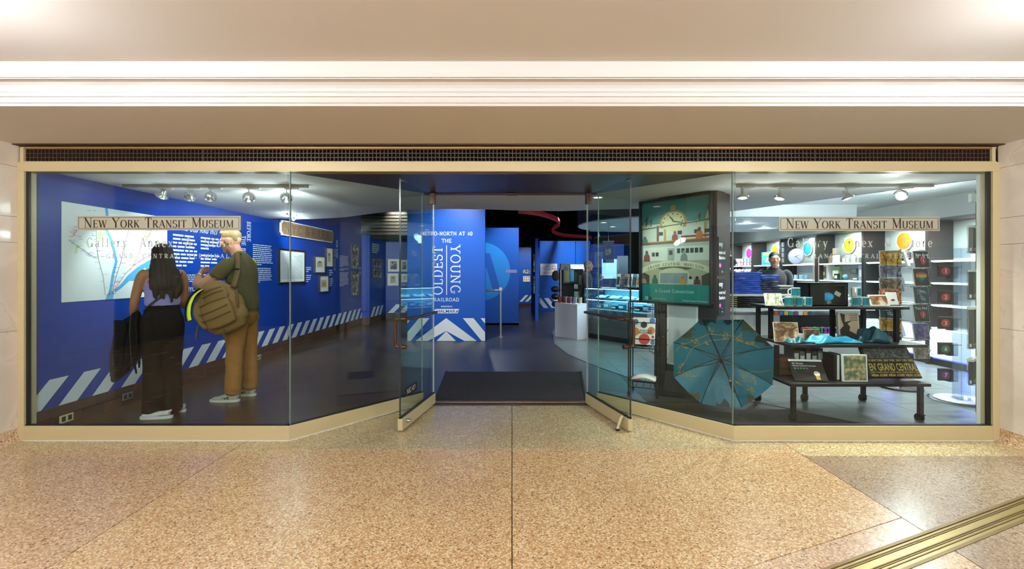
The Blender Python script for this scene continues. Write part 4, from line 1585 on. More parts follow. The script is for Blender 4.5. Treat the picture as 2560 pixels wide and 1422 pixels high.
tag(mb.build('badge_dots', mat('badge_orange', 'b5633d', .5), s), kind='stuff')
# side screens right of the map panel
t, W = panel('dark_blue_panel', 'dark blue panel standing at the end behind the till', 1476, 1560, 14.0, PZ(610, 14.0), m=M_blue)
s = MB().box(.35, -.05, 1.15, .80, -.005, 1.75).build('lit_screen', mat('lit_screen_blue', 'a9d8ff', .4, vary=.5, vscale=5, emit=1.6), t)
MB().box(.82, -.03, 1.1, 1.15, -.005, 1.85).build('grey_print', mat('grey_print', '9fb0c4', .5, vary=.1), t)

# lamps over the panels (small dark spotlights in the open ceiling)
def ceiling_spot(loc, aim, e, lab, col='white', cone=50):
    t = thing('stage_spotlight', lab, 'spotlight', loc)
    d = (Vector(aim) - Vector(loc)).normalized()
    xf = d.to_track_quat('Z', 'Y').to_matrix().to_4x4()
    MB().lathe([(.03, -.12), (.05, -.10), (.055, .02), (.048, .02), (.045, .0)], 14, xf=xf).build('lamp_body', M_black, t, smooth=True)
    MB().lathe([(.003, .004), (.044, .003)], 14, xf=xf).build('lamp_face', M_hot, t)
    MB().tube([(0, 0, .03), (0, 0, 3.9 - loc[2])], .008, 6).build('stem', M_black, t)
    lo = Vector(loc) + d * .05
    lamp('stage_beam', 'SPOT', lo, e, col, target=aim, size=.05, spot=cone, blend=.9)
    return t


ceiling_spot((-1.0, 7.3, 3.2), (-1.15, 8.9, 1.5), 323, 'stage spotlight aimed at the title panel', cone=75)
ceiling_spot((.2, 10.2, 3.2), (-.15, 11.6, 1.7), 221, 'stage spotlight aimed at the logo panel', cone=60)
ceiling_spot((1.5, 14.0, 3.3), (1.6, 15.6, 1.6), 289, 'stage spotlight aimed at the route map panel', cone=60)
ceiling_spot((2.5, 14.2, 3.3), (2.4, 15.6, 1.6), 153, 'stage spotlight aimed at the screen panel', cone=55)
ceiling_spot((.6, 16.0, 2.75), (.6, 18.0, 1.2), 187, 'stage spotlight hanging beside the logo panel edge', cone=60)
ceiling_spot((2.8, 12.4, 3.2), (3.1, 14.0, 1.5), 102, 'stage spotlight aimed at the dark blue end panel', cone=55)
ceiling_spot((-2.9, 11.2, 3.1), (-2.9, 13.0, 1.4), 187, 'stage spotlight aimed at the gallery end wall', cone=80)
ceiling_spot((-.9, 12.5, 3.1), (-.2, 10.0, .0), 102, 'stage spotlight shining down between the panels', cone=80)

# red curved ribbon rail under the black ceiling
pxs = [(1296, 529), (1325, 531), (1352, 536), (1378, 544), (1394, 551), (1399, 557), (1398, 563), (1388, 569), (1380, 576), (1383, 581), (1394, 586), (1412, 590), (1440, 592), (1470, 594), (1490, 600), (1515, 612)]
rt = thing('ribbon_rail', 'red curved ribbon rail snaking under the black ceiling', 'rail')
up_, lo_ = [], []
ctr = []
for px, py in pxs:
    Y = F * 1.62 / (CY - py + 2)
    ctr.append(Vector((PX(px, Y), Y, H + 1.62)))
mb = MB()
n = len(ctr)
vs = [(c.x, c.y, c.z - .075) for c in ctr] + [(c.x, c.y, c.z + .075) for c in ctr]
mb.add(vs, [(i, i + 1, n + i + 1, n + i) for i in range(n - 1)])
mb.build('ribbon', mat('red_ribbon', 'b03a3a', .5, emit=.12), rt, smooth=True, solid=.03)
for i in (2, 4, 11, 13):
    c = ctr[i]
    MB().tube([(c.x, c.y, c.z + .05), (c.x, c.y, 3.9)], .008, 6).build('hanger_rod', M_steel, rt)

# galvanised pipe barrier
bx_ = PX(1252, 9.6)
t = thing('pipe_barrier', 'galvanised pipe barrier with square cap standing beside the title panel', 'barrier', (bx_, 9.45, 0))
M_galv = mat('galvanised_steel', 'a8adb0', .35, .8, vary=.1, vscale=14)
hz = PZ(723, 9.45)
MB().tube([(0, 0, .01), (0, 0, hz)], .022, 12).build('post', M_galv, t, smooth=True)
MB().tube([(0, 0, hz - .02), (-.36, .0, hz - .02)], .022, 12).build('rail', M_galv, t, smooth=True)
MB().bx((0, 0, hz), (.07, .07, .07)).build('corner_fitting', M_galv, t, bevel=.008)
MB().bx((0, 0, .006), (.10, .10, .012)).build('foot_plate', M_galv, t, bevel=.003)
MB().tube([(0, 0, .012), (0, 0, .06)], .03, 12).build('foot_socket', M_galv, t, smooth=True)
mb = MB()
mb.tube([(-.36, 0, hz - .02), (-.40, .0, hz + .02), (-.42, 0, hz + .10), (-.44, .0, hz + .12)], .024, 12)
mb.build('rail_end', M_whitegloss, t, smooth=True)

# ------------------------------------------------------------------ pedestal with tins, glowing display case and till
YP = 9.1
a = Vector((PX(1387, 9.55), 9.55))
b = Vector((PX(1443, 9.05), 9.05))
d = b - a
t = thing('white_pedestal', 'white box pedestal with tins on top beside the till', 'pedestal', (a.x, a.y, 0), atan2(d.y, d.x))
PLN = d.length
PT = PZ(760, 9.15)
MB().box(0, 0, 0, PLN, .28, PT).build('body', M_whitegloss, t, bevel=.004)
MB().box(-.004, -.004, PT, PLN + .004, .284, PT + .006).build('top_board', M_whitegloss, t, bevel=.002)
rr = random.Random(2)
cols = ['8a3b33', 'c8cdd0', '7c3630', 'b08a86', '6a3c3f', 'bfb6b0', '5b5f78', 'c9c2a8']
an = atan2(d.y, d.x)
for k in range(8):
    f = .06 + k * (PLN - .10) / 8
    off = .08 + (k % 2) * .12
    loc = (a.x + cos(an) * f - sin(an) * off, a.y + sin(an) * f + cos(an) * off, PT + .006)
    c = thing('printed_tin', ORD[k] + ' printed tin from the left on the white pedestal', 'tin', loc, rr.uniform(0, 3), 'printed tins on the pedestal')
    MB().lathe([(.036, 0), (.038, .004), (.038, .122), (.036, .124)], 18).build('can', mat('tin_' + cols[k], cols[k], .35, .2, vary=.35, vscale=16), c, smooth=True)
    MB().lathe([(.039, .118), (.040, .121), (.040, .128), (.036, .131)], 18).build('lid', M_chrome, c, smooth=True)

# display case
ca, cb = Vector((1.50, 9.42)), Vector((2.42, 8.15))
d = cb - ca
CL = d.length
t = thing('display_case', 'glass display case lit with blue-white strips at the till', 'display case', (ca.x, ca.y, 0), atan2(d.y, d.x))
DP = .62
z1, z2 = .60, 1.03
MB().box(0, 0, .1, CL, DP, z1).build('cabinet', mat('grey_laminate', '6e7478', .45, vary=.05), t, bevel=.003)
MB().box(.03, .03, 0, CL - .03, DP - .03, .1).build('plinth', M_black, t)
for bb_ in ((0, 0, z1, CL, .008, z2), (0, 0, z1, .008, DP, z2), (CL - .008, 0, z1, CL, DP, z2), (0, 0, z2 - .008, CL, DP, z2)):
    MB().box(*bb_).build('glass_panel', M_acrylic, t)
MB().box(0, DP - .012, z1, CL, DP, z2).build('back_panel', mat('pale_cyan_back', '9fd6ea', .5), t)
MB().box(.02, .02, z1 + .19, CL - .02, DP - .02, z1 + .198).build('glass_shelf', M_acrylic, t)
M_led = mat('led_strip_cyan', 'bdeaff', .4, emit=8)
for zq in (z2 - .025, z1 + .18):
    MB().box(.03, .02, zq, CL - .03, .032, zq + .012).build('light_strip', M_led, t)
w0 = Matrix.Translation(t.location) @ Matrix.Rotation(atan2(d.y, d.x), 4, 'Z')
for k in range(2):
    o = lamp('case_light', 'AREA', w0 @ Vector((CL / 2, DP / 2, z2 - .03 - k * .24)), 9, 'cyan', sx=CL * .9, sy=.3, rot=(0, 0, atan2(d.y, d.x)))
rr = random.Random(8)
for k in range(7):
    f = .10 + k * (CL - .2) / 7
    q = w0 @ Vector((f, .25, z1 + .001))
    c = thing('boxed_souvenir', ORD[k] + ' small boxed souvenir from the left on the case floor', 'souvenir', q, atan2(d.y, d.x), 'souvenirs inside the display case')
    hh = rr.uniform(.07, .13)
    MB().box(0, 0, 0, .13, .09, hh).build('box', mat('souvenir_%d' % (k % 3), ['2b4a63', '7b8790', '1d2a38'][k % 3], .4, vary=.4, vscale=18), c, bevel=.003)
    MB().box(.01, -.002, hh * .3, .12, .001, hh * .75).build('label', M_tag, c)
for k in range(4):
    f = .12 + k * (CL - .2) / 4
    q = w0 @ Vector((f, .2, z1 + .199))
    c = thing('pale_scarf', ORD[k] + ' pale folded scarf from the left on the case shelf', 'scarf', q, atan2(d.y, d.x), 'folded scarves in the display case')
    MB().grid(lambda u, v: (u * .24, v * .28, .02 + .05 * sin(pi * v) * (.8 + .3 * sin(u * 9 + k))), 10, 8).build('fold', mat('pale_silk', 'c9dbe4', .45, vary=.2, vscale=12), c, smooth=True, solid=.012)
# card rack on the case
q = w0 @ Vector((.55, .18, z2))
t2 = thing('card_rack', 'wire rack of cards and books standing on the display case', 'card rack', q, atan2(d.y, d.x))
mb = MB()
for zq in (.02, .17):
    mb.tube([(0, 0, zq), (.62, 0, zq), (.62, .22, zq + .06), (0, .22, zq + .06)], .005, 6, closed=True)
for f in (0, .31, .62):
    mb.tube([(f, 0, 0), (f, 0, .2)], .005, 6)
    mb.tube([(f, .22, 0), (f, .22, .36)], .005, 6)
mb.build('wire_frame', M_black, t2)
cc = ['c9c2ae', '5c5148', '8f6d5a', 'd8d4c8', '3f6f8f', 'b0a890']
for k in range(6):
    f = .02 + k * .10
    c = thing('greeting_card', ORD[k] + ' card from the left in the rack on the display case', 'card', w0 @ Vector((.55 + f, .30, z2 + .03)), atan2(d.y, d.x), 'cards in the till rack')
    xf = Matrix.Rotation(radians(-12), 4, 'X')
    MB().box(0, 0, 0, .095, .012, .26, xf=xf).build('card', mat('card_' + cc[k], cc[k], .5, vary=.35, vscale=14), c)
    MB().box(.012, -.002, .04, .083, 0, .20, xf=xf).build('picture', mat('card_pic_%d' % (k % 2), ['33383c', '8b6f52'][k % 2], .5, vary=.5, vscale=22), c)
q = w0 @ Vector((.10, .16, z2))
c = thing('leaflet_stand', 'clear leaflet stand with blue striped leaflet at the case corner', 'leaflet stand', q, atan2(d.y, d.x))
xf = Matrix.Rotation(radians(-14), 4, 'X')
MB().box(0, 0, 0, .12, .006, .24, xf=xf).build('acrylic_back', M_acrylic, c)
MB().box(.01, .008, .01, .11, .012, .23, xf=xf).build('leaflet', mat('leaflet_blue', '3f87c4', .5, vary=.5, vscale=20), c)
q = w0 @ Vector((.02, .42, z2))
c = thing('silver_ornament', 'cluster of silver leaf ornaments standing on the display case', 'ornament', q, 0)
MB().lathe([(.05, 0), (.05, .01), (.01, .02)], 14).build('base', M_chrome, c)
MB().tube([(0, 0, .01), (0, 0, .22)], .006, 6).build('stem', M_chrome, c)
rr = random.Random(31)
for k in range(16):
    a_, e_ = rr.uniform(0, 6.28), rr.uniform(.0, 1.0)
    l = rr.uniform(.08, .16)
    bs = Vector((0, 0, .14 + e_ * .08))
    dv = Vector((cos(a_), sin(a_), rr.uniform(.1, .9))).normalized()
    MB().ball((0, 0, 0), (l / 2, .02, .012), 8, 5, xf=Matrix.Translation(bs + dv * l / 2) @ dv.to_track_quat('X', 'Z').to_matrix().to_4x4()).build('leaf', M_chrome, c, smooth=True)

# merchandise tower behind the pedestal
YM = 10.4
x0 = PX(1402, YM)
t = thing('merchandise_rack', 'black shelf tower hung with bags and pouches behind the pedestal', 'shelf', (x0, YM, 0))
Wd = PX(1465, YM) - x0
ztop = PZ(672, YM)
for f in (0, Wd):
    MB().box(f - .012, -.012, 0, f + .012, .012, ztop).build('upright', M_steel, t)
    MB().box(f - .012, .40, 0, f + .012, .424, ztop).build('upright', M_steel, t)
for zq in (.30, .72, 1.08):
    MB().box(-.01, 0, zq, Wd + .01, .42, zq + .02).build('shelf_board', M_black, t)
MB().box(0, .40, .3, Wd, .41, ztop).build('back_mesh', M_black, t)
MB().box(.0, -.02, ztop - .02, .22, .2, ztop + .12).build('top_box', mat('grey_card_box', '9a9b98', .6), t)
items = [('tote_bag', 'khaki tote bag hanging left on the merchandise tower', .05, 1.10, .14, .30, '8a8a6a'), ('tote_bag', 'sky blue tote bag hanging beside the khaki bag', .195, 1.12, .095, .28, '5ba4cf'),
         ('print_pack', 'green and white print pack on the merchandise tower', .30, 1.10, .08, .24, '2f5c4a'), ('print_pack', 'grey patterned pillow pack on the merchandise tower', .40, 1.06, .16, .22, '8d857e'),
         ('print_pack', 'small pale print pack below the green one', .30, .97, .08, .10, 'd2cfc4'), ('pouch', 'pair of mint patterned pouches low on the tower', .30, .75, .11, .16, 'a8c9b4'),
         ('pouch', 'copper coloured pouch beside the mint pouches', .43, .80, .06, .14, 'b0683e')]
for nm, lab, x, z, w, h, c in items:
    o = thing(nm, lab, 'bag' if 'bag' in nm else 'pack', (x0 + x, YM - .03, z))
    MB().grid(lambda u, v: (u * w, -.02 - .025 * sin(pi * u) * sin(pi * v), v * h), 6, 6).build('front', mat('goods_' + c, c, .6, vary=.3, vscale=18), o, smooth=True, solid=.02)
    MB().tube([(w * .3, -.015, h), (w * .35, -.015, h + .06), (w * .65, -.015, h + .06), (w * .7, -.015, h)], .005, 6).build('handle', M_black, o)
for k in range(3):
    o = thing('baseball_hat', ['lowest', 'middle', 'highest'][k] + ' black hat hanging on the left side of the merchandise tower', 'hat', (x0 - .13, YM - .02, .62 + k * .17), k * .7, 'hats on the merchandise tower')
    MB().ball((0, 0, 0), (.085, .10, .07), 12, 8).build('crown', M_black, o, smooth=True)
    MB().prism([(-.07, -.08), (.07, -.08), (.05, -.16), (-.05, -.16)], -.02, -.012, 'xy').build('brim', M_black, o)
o = thing('black_bag', 'small grey pouch bag hanging off the tower at the upper left', 'bag', (x0 - .12, YM - .02, PZ(700, YM)))
MB().ball((0, 0, .1), (.085, .06, .12), 12, 8).build('body', mat('dark_grey_cloth', '3a3634', .8, vary=.2), o, smooth=True)
MB().tube([(-.03, 0, .2), (0, 0, .28), (.03, 0, .2)], .006, 6).build('strap', M_black, o)
MB().tube([(0, 0, .28), (.115, .02, .28)], .006, 6).build('hook', M_steel, o)

# hanging prohibition sign
YS = 8.5
x0, x1 = PX(1507, YS), PX(1533, YS)
zt, zb = PZ(603, YS), PZ(657, YS)
t = thing('prohibition_sign', 'hanging blue no food or drink sign with red slashed circle', 'sign', (x0, YS, zb), radians(-14))
W, Hh = x1 - x0 + .01, zt - zb
MB().box(0, -.004, 0, W, .004, Hh).build('board', mat('sign_blue', '1f62b8', .4), t)
MB().box(-.004, -.006, Hh - .006, W + .004, .006, Hh + .004).build('top_rail', M_white, t)
MB().tube([(W / 2, 0, Hh), (W / 2, 0, Hh + .05)], .006, 6).build('hook', M_steel, t)
MB().tube([(W / 2, 0, Hh + .05), (W / 2, 0, ZK - zb)], .002, 5).build('cord', M_steel, t)
mb = MB()
n = 28
ring = [(W / 2 + W * .40 * cos(2 * pi * k / n), Hh / 2 + Hh * .38 * sin(2 * pi * k / n)) for k in range(n + 1)]
_strip(mb, ring, [.010] * (n + 1), -.0055)
_strip(mb, [(W / 2 - W * .28, Hh / 2 + Hh * .27), (W / 2 + W * .28, Hh / 2 - Hh * .27)], [.010] * 2, -.0056)
mb.build('slash_circle', mat('sign_red', 'c8324e', .4), t)
mb = MB()
yy = -.0048
for k in range(3):
    z = Hh * .36 + k * .022
    mb.poly([(W * .22, yy, z), (W * .55, yy, z), (W * .55, yy, z + .015), (W * .22, yy, z + .015)])
mb.poly([(W * .22, yy, Hh * .36 + .068), (W * .55, yy, Hh * .36 + .068), (W * .50, yy, Hh * .36 + .10), (W * .38, yy, Hh * .36 + .112), (W * .27, yy, Hh * .36 + .10)])
mb.poly([(W * .56, yy, Hh * .40), (W * .70, yy, Hh * .40), (W * .74, yy, Hh * .60), (W * .52, yy, Hh * .60)])
mb.poly([(W * .50, yy, Hh * .61), (W * .76, yy, Hh * .61), (W * .72, yy, Hh * .65), (W * .54, yy, Hh * .65)])
mb.poly([(W * .62, yy, Hh * .65), (W * .65, yy, Hh * .65), (W * .68, yy, Hh * .72), (W * .65, yy, Hh * .72)])
mb.build('food_symbol', M_print, t)

# ------------------------------------------------------------------ steel column, poster and signs
pa, pb = Vector((1.515, 5.44)), Vector((2.07, 4.74))
pd = (pb - pa).normalized()
PANG = atan2(pd.y, pd.x)
PWID = (pb - pa).length
M_rivet = mat('painted_steel_brown', '3c3432', .5, .2, vary=.12, vscale=7)
co = thing('steel_column', 'riveted brown steel column with pale access panel carrying the poster', 'column', (pa.x, pa.y, 0), PANG)
MB().box(.17, .09, 0, .90, .40, 2.2).build('web_plate', M_rivet, co)
for a_, b_ in ((.17, .32), (.72, .90)):
    MB().box(a_, .06, 0, b_, .095, 2.2).build('flange', M_rivet, co, bevel=.004)
MB().box(.895, .06, 0, .93, .22, 2.2).build('flange', M_rivet, co, bevel=.004)
ap = MB().box(.335, .070, .30, .715, .092, 1.05).build('access_panel', mat('pale_grey_panel', 'c9cfce', .5, vary=.04), co, bevel=.002)
mb = MB()
for q in ((.335, .30, .36, 1.05), (.69, .30, .715, 1.05), (.335, .30, .715, .325)):
    mb.box(q[0], .066, q[1], q[2], .072, q[3])
mb.build('panel_edging', M_white, co, bevel=.001)
mb = MB()
mb.prism([(.30, .0), (.75, 0), (.72, .22), (.33, .22)], .05, .07, 'xz')
mb.build('foot_plate', mat('grey_steel_plate', '5b5352', .5, .2, vary=.1), co, bevel=.003)
riv = MB().ball((0, 0, 0), (.018, .014, .018), 10, 6)
r0 = None
for x in (.30, .735, .88):
    for k in range(9):
        z = .18 + k * .21
        if r0 is None:
            r0 = riv.build('rivet', M_rivet, co, smooth=True)
            o = r0
        else:
            o = bpy.data.objects.new('rivet', r0.data)
            COL.objects.link(o)
            o.parent = co
        o.location = (x, .058, z)
for k in range(5):
    o = bpy.data.objects.new('panel_screw', r0.data)
    COL.objects.link(o)
    o.parent = co
    o.scale = (.35, .35, .35)
    o.location = (.345, .066, .36 + k * .16)
for k in range(4):
    o = bpy.data.objects.new('side_bolt', r0.data)
    COL.objects.link(o)
    o.parent = co
    o.location = (.932, .14, .30 + k * .22)
# station signs on the side of the column
for k, (z0, z1) in enumerate(((1.32, 1.72), (.90, 1.28))):
    s = MB().box(.931, .07, z0, .940, .215, z1).build('station_sign', M_black, co)
    s['label'] = 'narrow black sign with white lettering'
    rz_ = (0, 0, pi / 2)
    for q, (w, h, z) in enumerate((('way', .055, .32), ('ntral', .035, .24), ('Station', .035, .185))):
        plain_text('sign_word', w, h, M_print, s, (.942, .075, z0 + z - .02), rz_, bold=.02, fit=min(.13, len(w) * .028))
    mb = MB()
    mb.prism([(.10 + .022 * cos(2 * pi * i / 16), z0 + .10 + .022 * sin(2 * pi * i / 16)) for i in range(16)], .941, .9425, 'yz')
    mb.build('route_dot', mat('purple_dot', 'b05aa8', .4), s)
    plain_text('arrow', '<-', .03, M_print, s, (.942, .13, z0 + .02), rz_)

# poster
po = thing('framed_poster', 'framed illustrated poster A Grand Connection with clock, trains and travellers on the column', 'poster', (pa.x, pa.y, .985), PANG)
PHT = 1.205
mb = MB()
fr = .022
for q in ((0, 0, PWID, fr + .004), (0, PHT - fr, PWID, PHT), (0, 0, fr, PHT), (PWID - fr * .8, 0, PWID, PHT)):
    mb.box(q[0], .0, q[1], q[2], .05, q[3])
mb.build('frame_moulding', M_black, po, bevel=.002)
MB().box(.005, .04, .005, PWID - .005, .058, PHT - .005).build('backing', M_black, po)
MB().box(fr, .008, fr, PWID - fr, .011, PHT - fr).build('acrylic_sheet', M_glass, po)
IW, IH = PWID - 2 * fr + .006, PHT - 2 * fr + .004
Y0 = .036


def fx(x):
    return fr + x * IW


def fz(z):
    return fr + z * IH


def pp_poly(name, pts, m, y, parent=po):
    return MB().prism([(fx(p[0]), fz(p[1])) for p in pts], y, y + .0012, 'xz').build(name, m, parent)


def ell(cx, cz_, rx, rz_, n=28, a0=0, a1=360):
    return [(cx + rx * cos(radians(a0 + (a1 - a0) * k / n)), cz_ + rz_ * sin(radians(a0 + (a1 - a0) * k / n))) for k in range(n if a1 - a0 >= 360 else n + 1)]


def R4(x0, z0, x1, z1):
    return [(x0, z0), (x1, z0), (x1, z1), (x0, z1)]


def pm(c, **k):
    return mat('poster_' + c, c, .5, **k)


pp_poly('teal_band', R4(0, 0, 1, .175), pm('1f8d8a'), Y0)
pp_poly('sky', R4(0, .73, 1, 1), pm('2f8285', vary=.35, vscale=4), Y0)
pp_poly('platform_view', R4(0, .55, 1, .77), pm('c9c8bd', vary=.06, vscale=6), Y0 - .0004)
pp_poly('train_view', R4(0, .395, 1, .57), pm('bfc2bc', vary=.06, vscale=6), Y0 - .0008)
pp_poly('hall_view', R4(0, .175, 1, .42), pm('b8b09a', vary=.06, vscale=6), Y0 - .0012)
# clock
ck = pp_poly('clock', ell(.48, .775, .20, .115), pm('c68a4a', vary=.15, vscale=20), Y0 - .0010)
pp_poly('clock_face', ell(.48, .78, .165, .095), pm('e4d3a6', vary=.08), Y0 - .0024, ck)
pp_poly('finial', ell(.48, .915, .04, .03), pm('c68a4a'), Y0 - .0014, ck)
pp_poly('neck', R4(.445, .87, .515, .90), pm('a86f38'), Y0 - .0012, ck)
pp_poly('hour_hand', [(.475, .79), (.43, .83), (.435, .84), (.49, .80)], M_ink, Y0 - .0040, ck)
pp_poly('minute_hand', [(.47, .795), (.63, .765), (.63, .76), (.475, .78)], M_ink, Y0 - .0040, ck)
for k in range(12):
    a_ = radians(90 - 30 * k)
    x, z = .48 + .14 * cos(a_), .78 + .078 * sin(a_)
    if z > .74:
        pp_poly('hour_mark', R4(x - .008, z - .006, x + .008, z + .006), M_ink, Y0 - .0040, ck)
for x, z, s in ((.05, .76, 1), (.13, .76, .7), (.83, .765, .8), (.96, .80, 1.5)):
    pp_poly('arch_leaf', [(x - .03 * s, z - .02), (x + .03 * s, z), (x + .05 * s, z + .10 * s), (x, z + .07 * s)], pm('3b3a32'), Y0 - .0010)
    pp_poly('arch_window', [(x - .025 * s, z - .02), (x + .01 * s, z - .01), (x + .0, z + .05 * s)], pm('d9b48c'), Y0 - .0024)
pp_poly('railing', [(0, .722), (1, .765), (1, .775), (0, .735)], pm('5b5a50'), Y0 - .0026)
for x in (.235, .345, .91):
    pp_poly('pillar', R4(x, .57, x + .035, .755), pm('c69448' if x > .3 else '7b3d36'), Y0 - .0020)
# upper train
pp_poly('coach', R4(.25, .60, 1, .725), pm('d7d8d2'), Y0 - .0018)
pp_poly('coach_stripe', R4(.60, .622, 1, .640), pm('9c3a36'), Y0 - .0030)
for x0, x1 in ((.27, .33), (.55, .61), (.78, .86), (.92, 1.0)):
    pp_poly('coach_window', R4(x0, .655, x1, .69), pm('2c3238'), Y0 - .0030)
pp_poly('yellow_edge', [(0, .588), (1, .605), (1, .612), (0, .595)], pm('d9a93c'), Y0 - .0032)
pp_poly('platform', [(0, .565), (1, .575), (1, .605), (0, .588)], pm('8a5a42'), Y0 - .0026)
# lower train
pp_poly('coach', R4(.02, .405, 1, .54), pm('dcdcd6'), Y0 - .0018)
for k in range(6):
    x = .54 + k * .062
    pp_poly('coach_window', R4(x, .475, x + .046, .52), pm('23292f'), Y0 - .0030)
pp_poly('coach_door', R4(.40, .405, .50, .525), pm('a7a9a6'), Y0 - .0026)
pp_poly('door_window', R4(.425, .46, .475, .505), pm('23292f'), Y0 - .0038)
for x in (.16, .22):
    pp_poly('cab_window', R4(x, .45, x + .045, .49), pm('23292f'), Y0 - .0030)
# arch banner with its words
ar_o = ell(.5, .33, .56, .085, 24, 150, 30)
ar_i = ell(.5, .30, .56, .065, 24, 30, 150)
arch = [(p[0], p[1]) for p in ell(.5, .20, .66, .205, 24, 140, 40)] + [(p[0], p[1]) for p in ell(.5, .145, .66, .205, 24, 40, 140)]
mb = MB()
no = 25
vs = [(fx(p[0]), Y0 - .0034, fz(p[1])) for p in arch]
mb.add(vs, [(i, i + 1, 2 * no - 2 - i, 2 * no - 1 - i) for i in range(no - 1)])
bn = mb.build('arch_banner', pm('e3dac0'), po)
txt = 'GRAND CENTRAL MADISON'
mb = MB()
for i, ch in enumerate(txt):
    if ch == ' ':
        continue
    x = .11 + i * .78 / (len(txt) - 1)
    a_ = math.acos(max(-1, min(1, (x - .5) / .66)))
    z = .155 + .205 * sin(a_)
    serif_mesh(ch, .030, thick=.16, thin=.08, serif=.09, st=.06, mb=mb, x0=fx(x) - .012, z0=fz(z), y=Y0 - .0042)
tag(mb.build('banner_words', M_ink, bn), kind='stuff')
# hall
pp_poly('vault', ell(.5, .36, .30, .055, 20, 180, 360), pm('6b6654'), Y0 - .0026)
pp_poly('oculus', ell(.5, .372, .12, .018), pm('ded6bd'), Y0 - .0040)
pp_poly('arch_frame', R4(.27, .175, .71, .285) + [], pm('d8cfb4'), Y0 - .0026)
pp_poly('arch_head', ell(.49, .275, .22, .06, 16, 0, 180), pm('d8cfb4'), Y0 - .0027)
pp_poly('mural', R4(.29, .185, .69, .285), pm('8e9aa6', vary=.3, vscale=9), Y0 - .0040)
for x0, x1 in ((0, .12), (.88, 1)):
    pp_poly('side_arch', [(x0, .175), (x1, .175), (x1, .26 if x0 < .5 else .30), (x0, .30 if x0 < .5 else .26)], pm('4c4537'), Y0 - .0028)
# travellers
for nm, x, z, h, c, hc in (('man_in_red', .08, .40, .11, '8a2f2c', '5c4030'), ('walker_in_green', .05, .585, .07, '4f7a64', '7a5a44'), ('figure_in_red', .51, .60, .09, 'b5473c', 'b5473c'),
                           ('walker_in_orange', .85, .60, .11, 'd0722c', '5c4030'), ('figure_in_grey', .64, .40, .10, '8d8f8f', '9a9690'), ('child_in_pink', .03, .18, .07, 'c98a70', '7a5a44'),
                           ('figure_in_green', .21, .18, .085, '2f6a58', '2f6a58'), ('figure_in_yellow', .62, .18, .075, 'd99a2c', 'b87a3a'), ('figure_in_white', .73, .18, .075, 'd4d4d0', '2a221c'), ('figure_in_maroon', .82, .18, .075, '6b2a28', '2a1c18')):
    w = .045 if h < .1 else .05
    f = pp_poly(nm, [(x - w, z), (x + w, z), (x + w * .9, z + h * .5), (x + w * .5, z + h * .68), (x - w * .5, z + h * .68), (x - w * .9, z + h * .5)], pm(c, vary=.15, vscale=20), Y0 - .0048)
    pp_poly('head', ell(x, z + h * .82, .022, h * .19, 12), pm(hc), Y0 - .0054, f)
serif_text('poster_title', 'A Grand Connection', .036, M_print, po, (fx(.20), Y0 - .0025, fz(.095)), fit=IW * .58, thick=.15, thin=.08, serif=.06, st=.05)
plain_text('artist_credit', 'Artist: Laura Freeman', .018, M_print, po, (fx(.62), Y0 - .0025, fz(.018)), bold=.015, fit=IW * .34)
lg = pp_poly('agency_roundel', ell(.075, .032, .025, .018), M_print, Y0 - .0025)
pp_poly('roundel_gap', [(.07, .02), (.085, .032), (.07, .044), (.06, .032)], pm('1f8d8a'), Y0 - .004, lg)
pp_poly('agency_dot', ell(.13, .032, .024, .017), pm('4a4a46'), Y0 - .0025)
plain_text('agency_name', 'GrandCentralMadison', .014, M_print, po, (fx(.165), Y0 - .0025, fz(.026)), fit=IW * .22)

# ------------------------------------------------------------------ teal umbrella standing open on the floor
UR = .475
UC = Vector((2.035, 4.42, .47))
ud = Vector((.35, .92, .16)).normalized()        # canopy top points away from the window
um = thing('open_umbrella', 'open teal umbrella with gold constellation print standing on its rim by the window', 'umbrella', (UC.x, UC.y, 0))
ux = Vector((ud.y, -ud.x, 0)).normalized()
uz = ux.cross(ud).normalized()
if uz.z < 0:
    uz = -uz


def us(r, th, off=0.0):
    """point on the canopy: r 0..1 from top to rim, th in degrees, off towards the inside"""
    a_ = (th - 22.5) % 45 - 22.5
    k = cos(radians(22.5)) / cos(radians(a_)) if False else 1.0
    seg = ((th - 22.5) % 45) / 45
    sag = cos(radians(22.5)) / cos(radians((seg - .5) * 45))
    rr_ = r * UR * (1 + (sag - 1) * r)
    dep = .15 * (1 - r * r) - .03 * r * sin(pi * seg)
    p = ux * (rr_ * cos(radians(th))) + uz * (rr_ * sin(radians(th))) + ud * (dep - off) + Vector((0, 0, UC.z))
    return p


TIP = 22.5
mb = MB()
nr, nt_ = 12, 64
vs = [us(i / nr, TIP + 360 * j / nt_) for i in range(nr + 1) for j in range(nt_)]
fcs = [(i * nt_ + j, i * nt_ + (j + 1) % nt_, (i + 1) * nt_ + (j + 1) % nt_, (i + 1) * nt_ + j) for i in range(nr) for j in range(nt_)]
mb.add(vs, fcs)
canopy = mb.build('canopy', mat('teal_umbrella_silk', '0c7690', .42, vary=.14, vscale=3, sheen=.3), um, smooth=True)
M_goldink = mat('gold_print', 'c7ad62', .5)
for k in range(8):
    th = TIP + 45 * k
    pts = [us(.03 + .97 * i / 8, th, .006) for i in range(9)]
    MB().tube(pts, .0032, 6).build('rib', M_black, um)
    MB().tube([ud * .0 + Vector((0, 0, UC.z)) + ud * .02, us(.55, th, .012)], .0026, 5).build('stretcher', M_black, um)
hub = Vector((0, 0, UC.z))
sh_end = hub - ud * .23 + Vector((.10, 0, -.19))
MB().lathe([(.012, -.02), (.016, -.01), (.016, .02), (.012, .03)], 12, xf=Matrix.Translation(hub + ud * .03) @ ud.to_track_quat('Z', 'Y').to_matrix().to_4x4()).build('runner_hub', M_black, um, smooth=True)
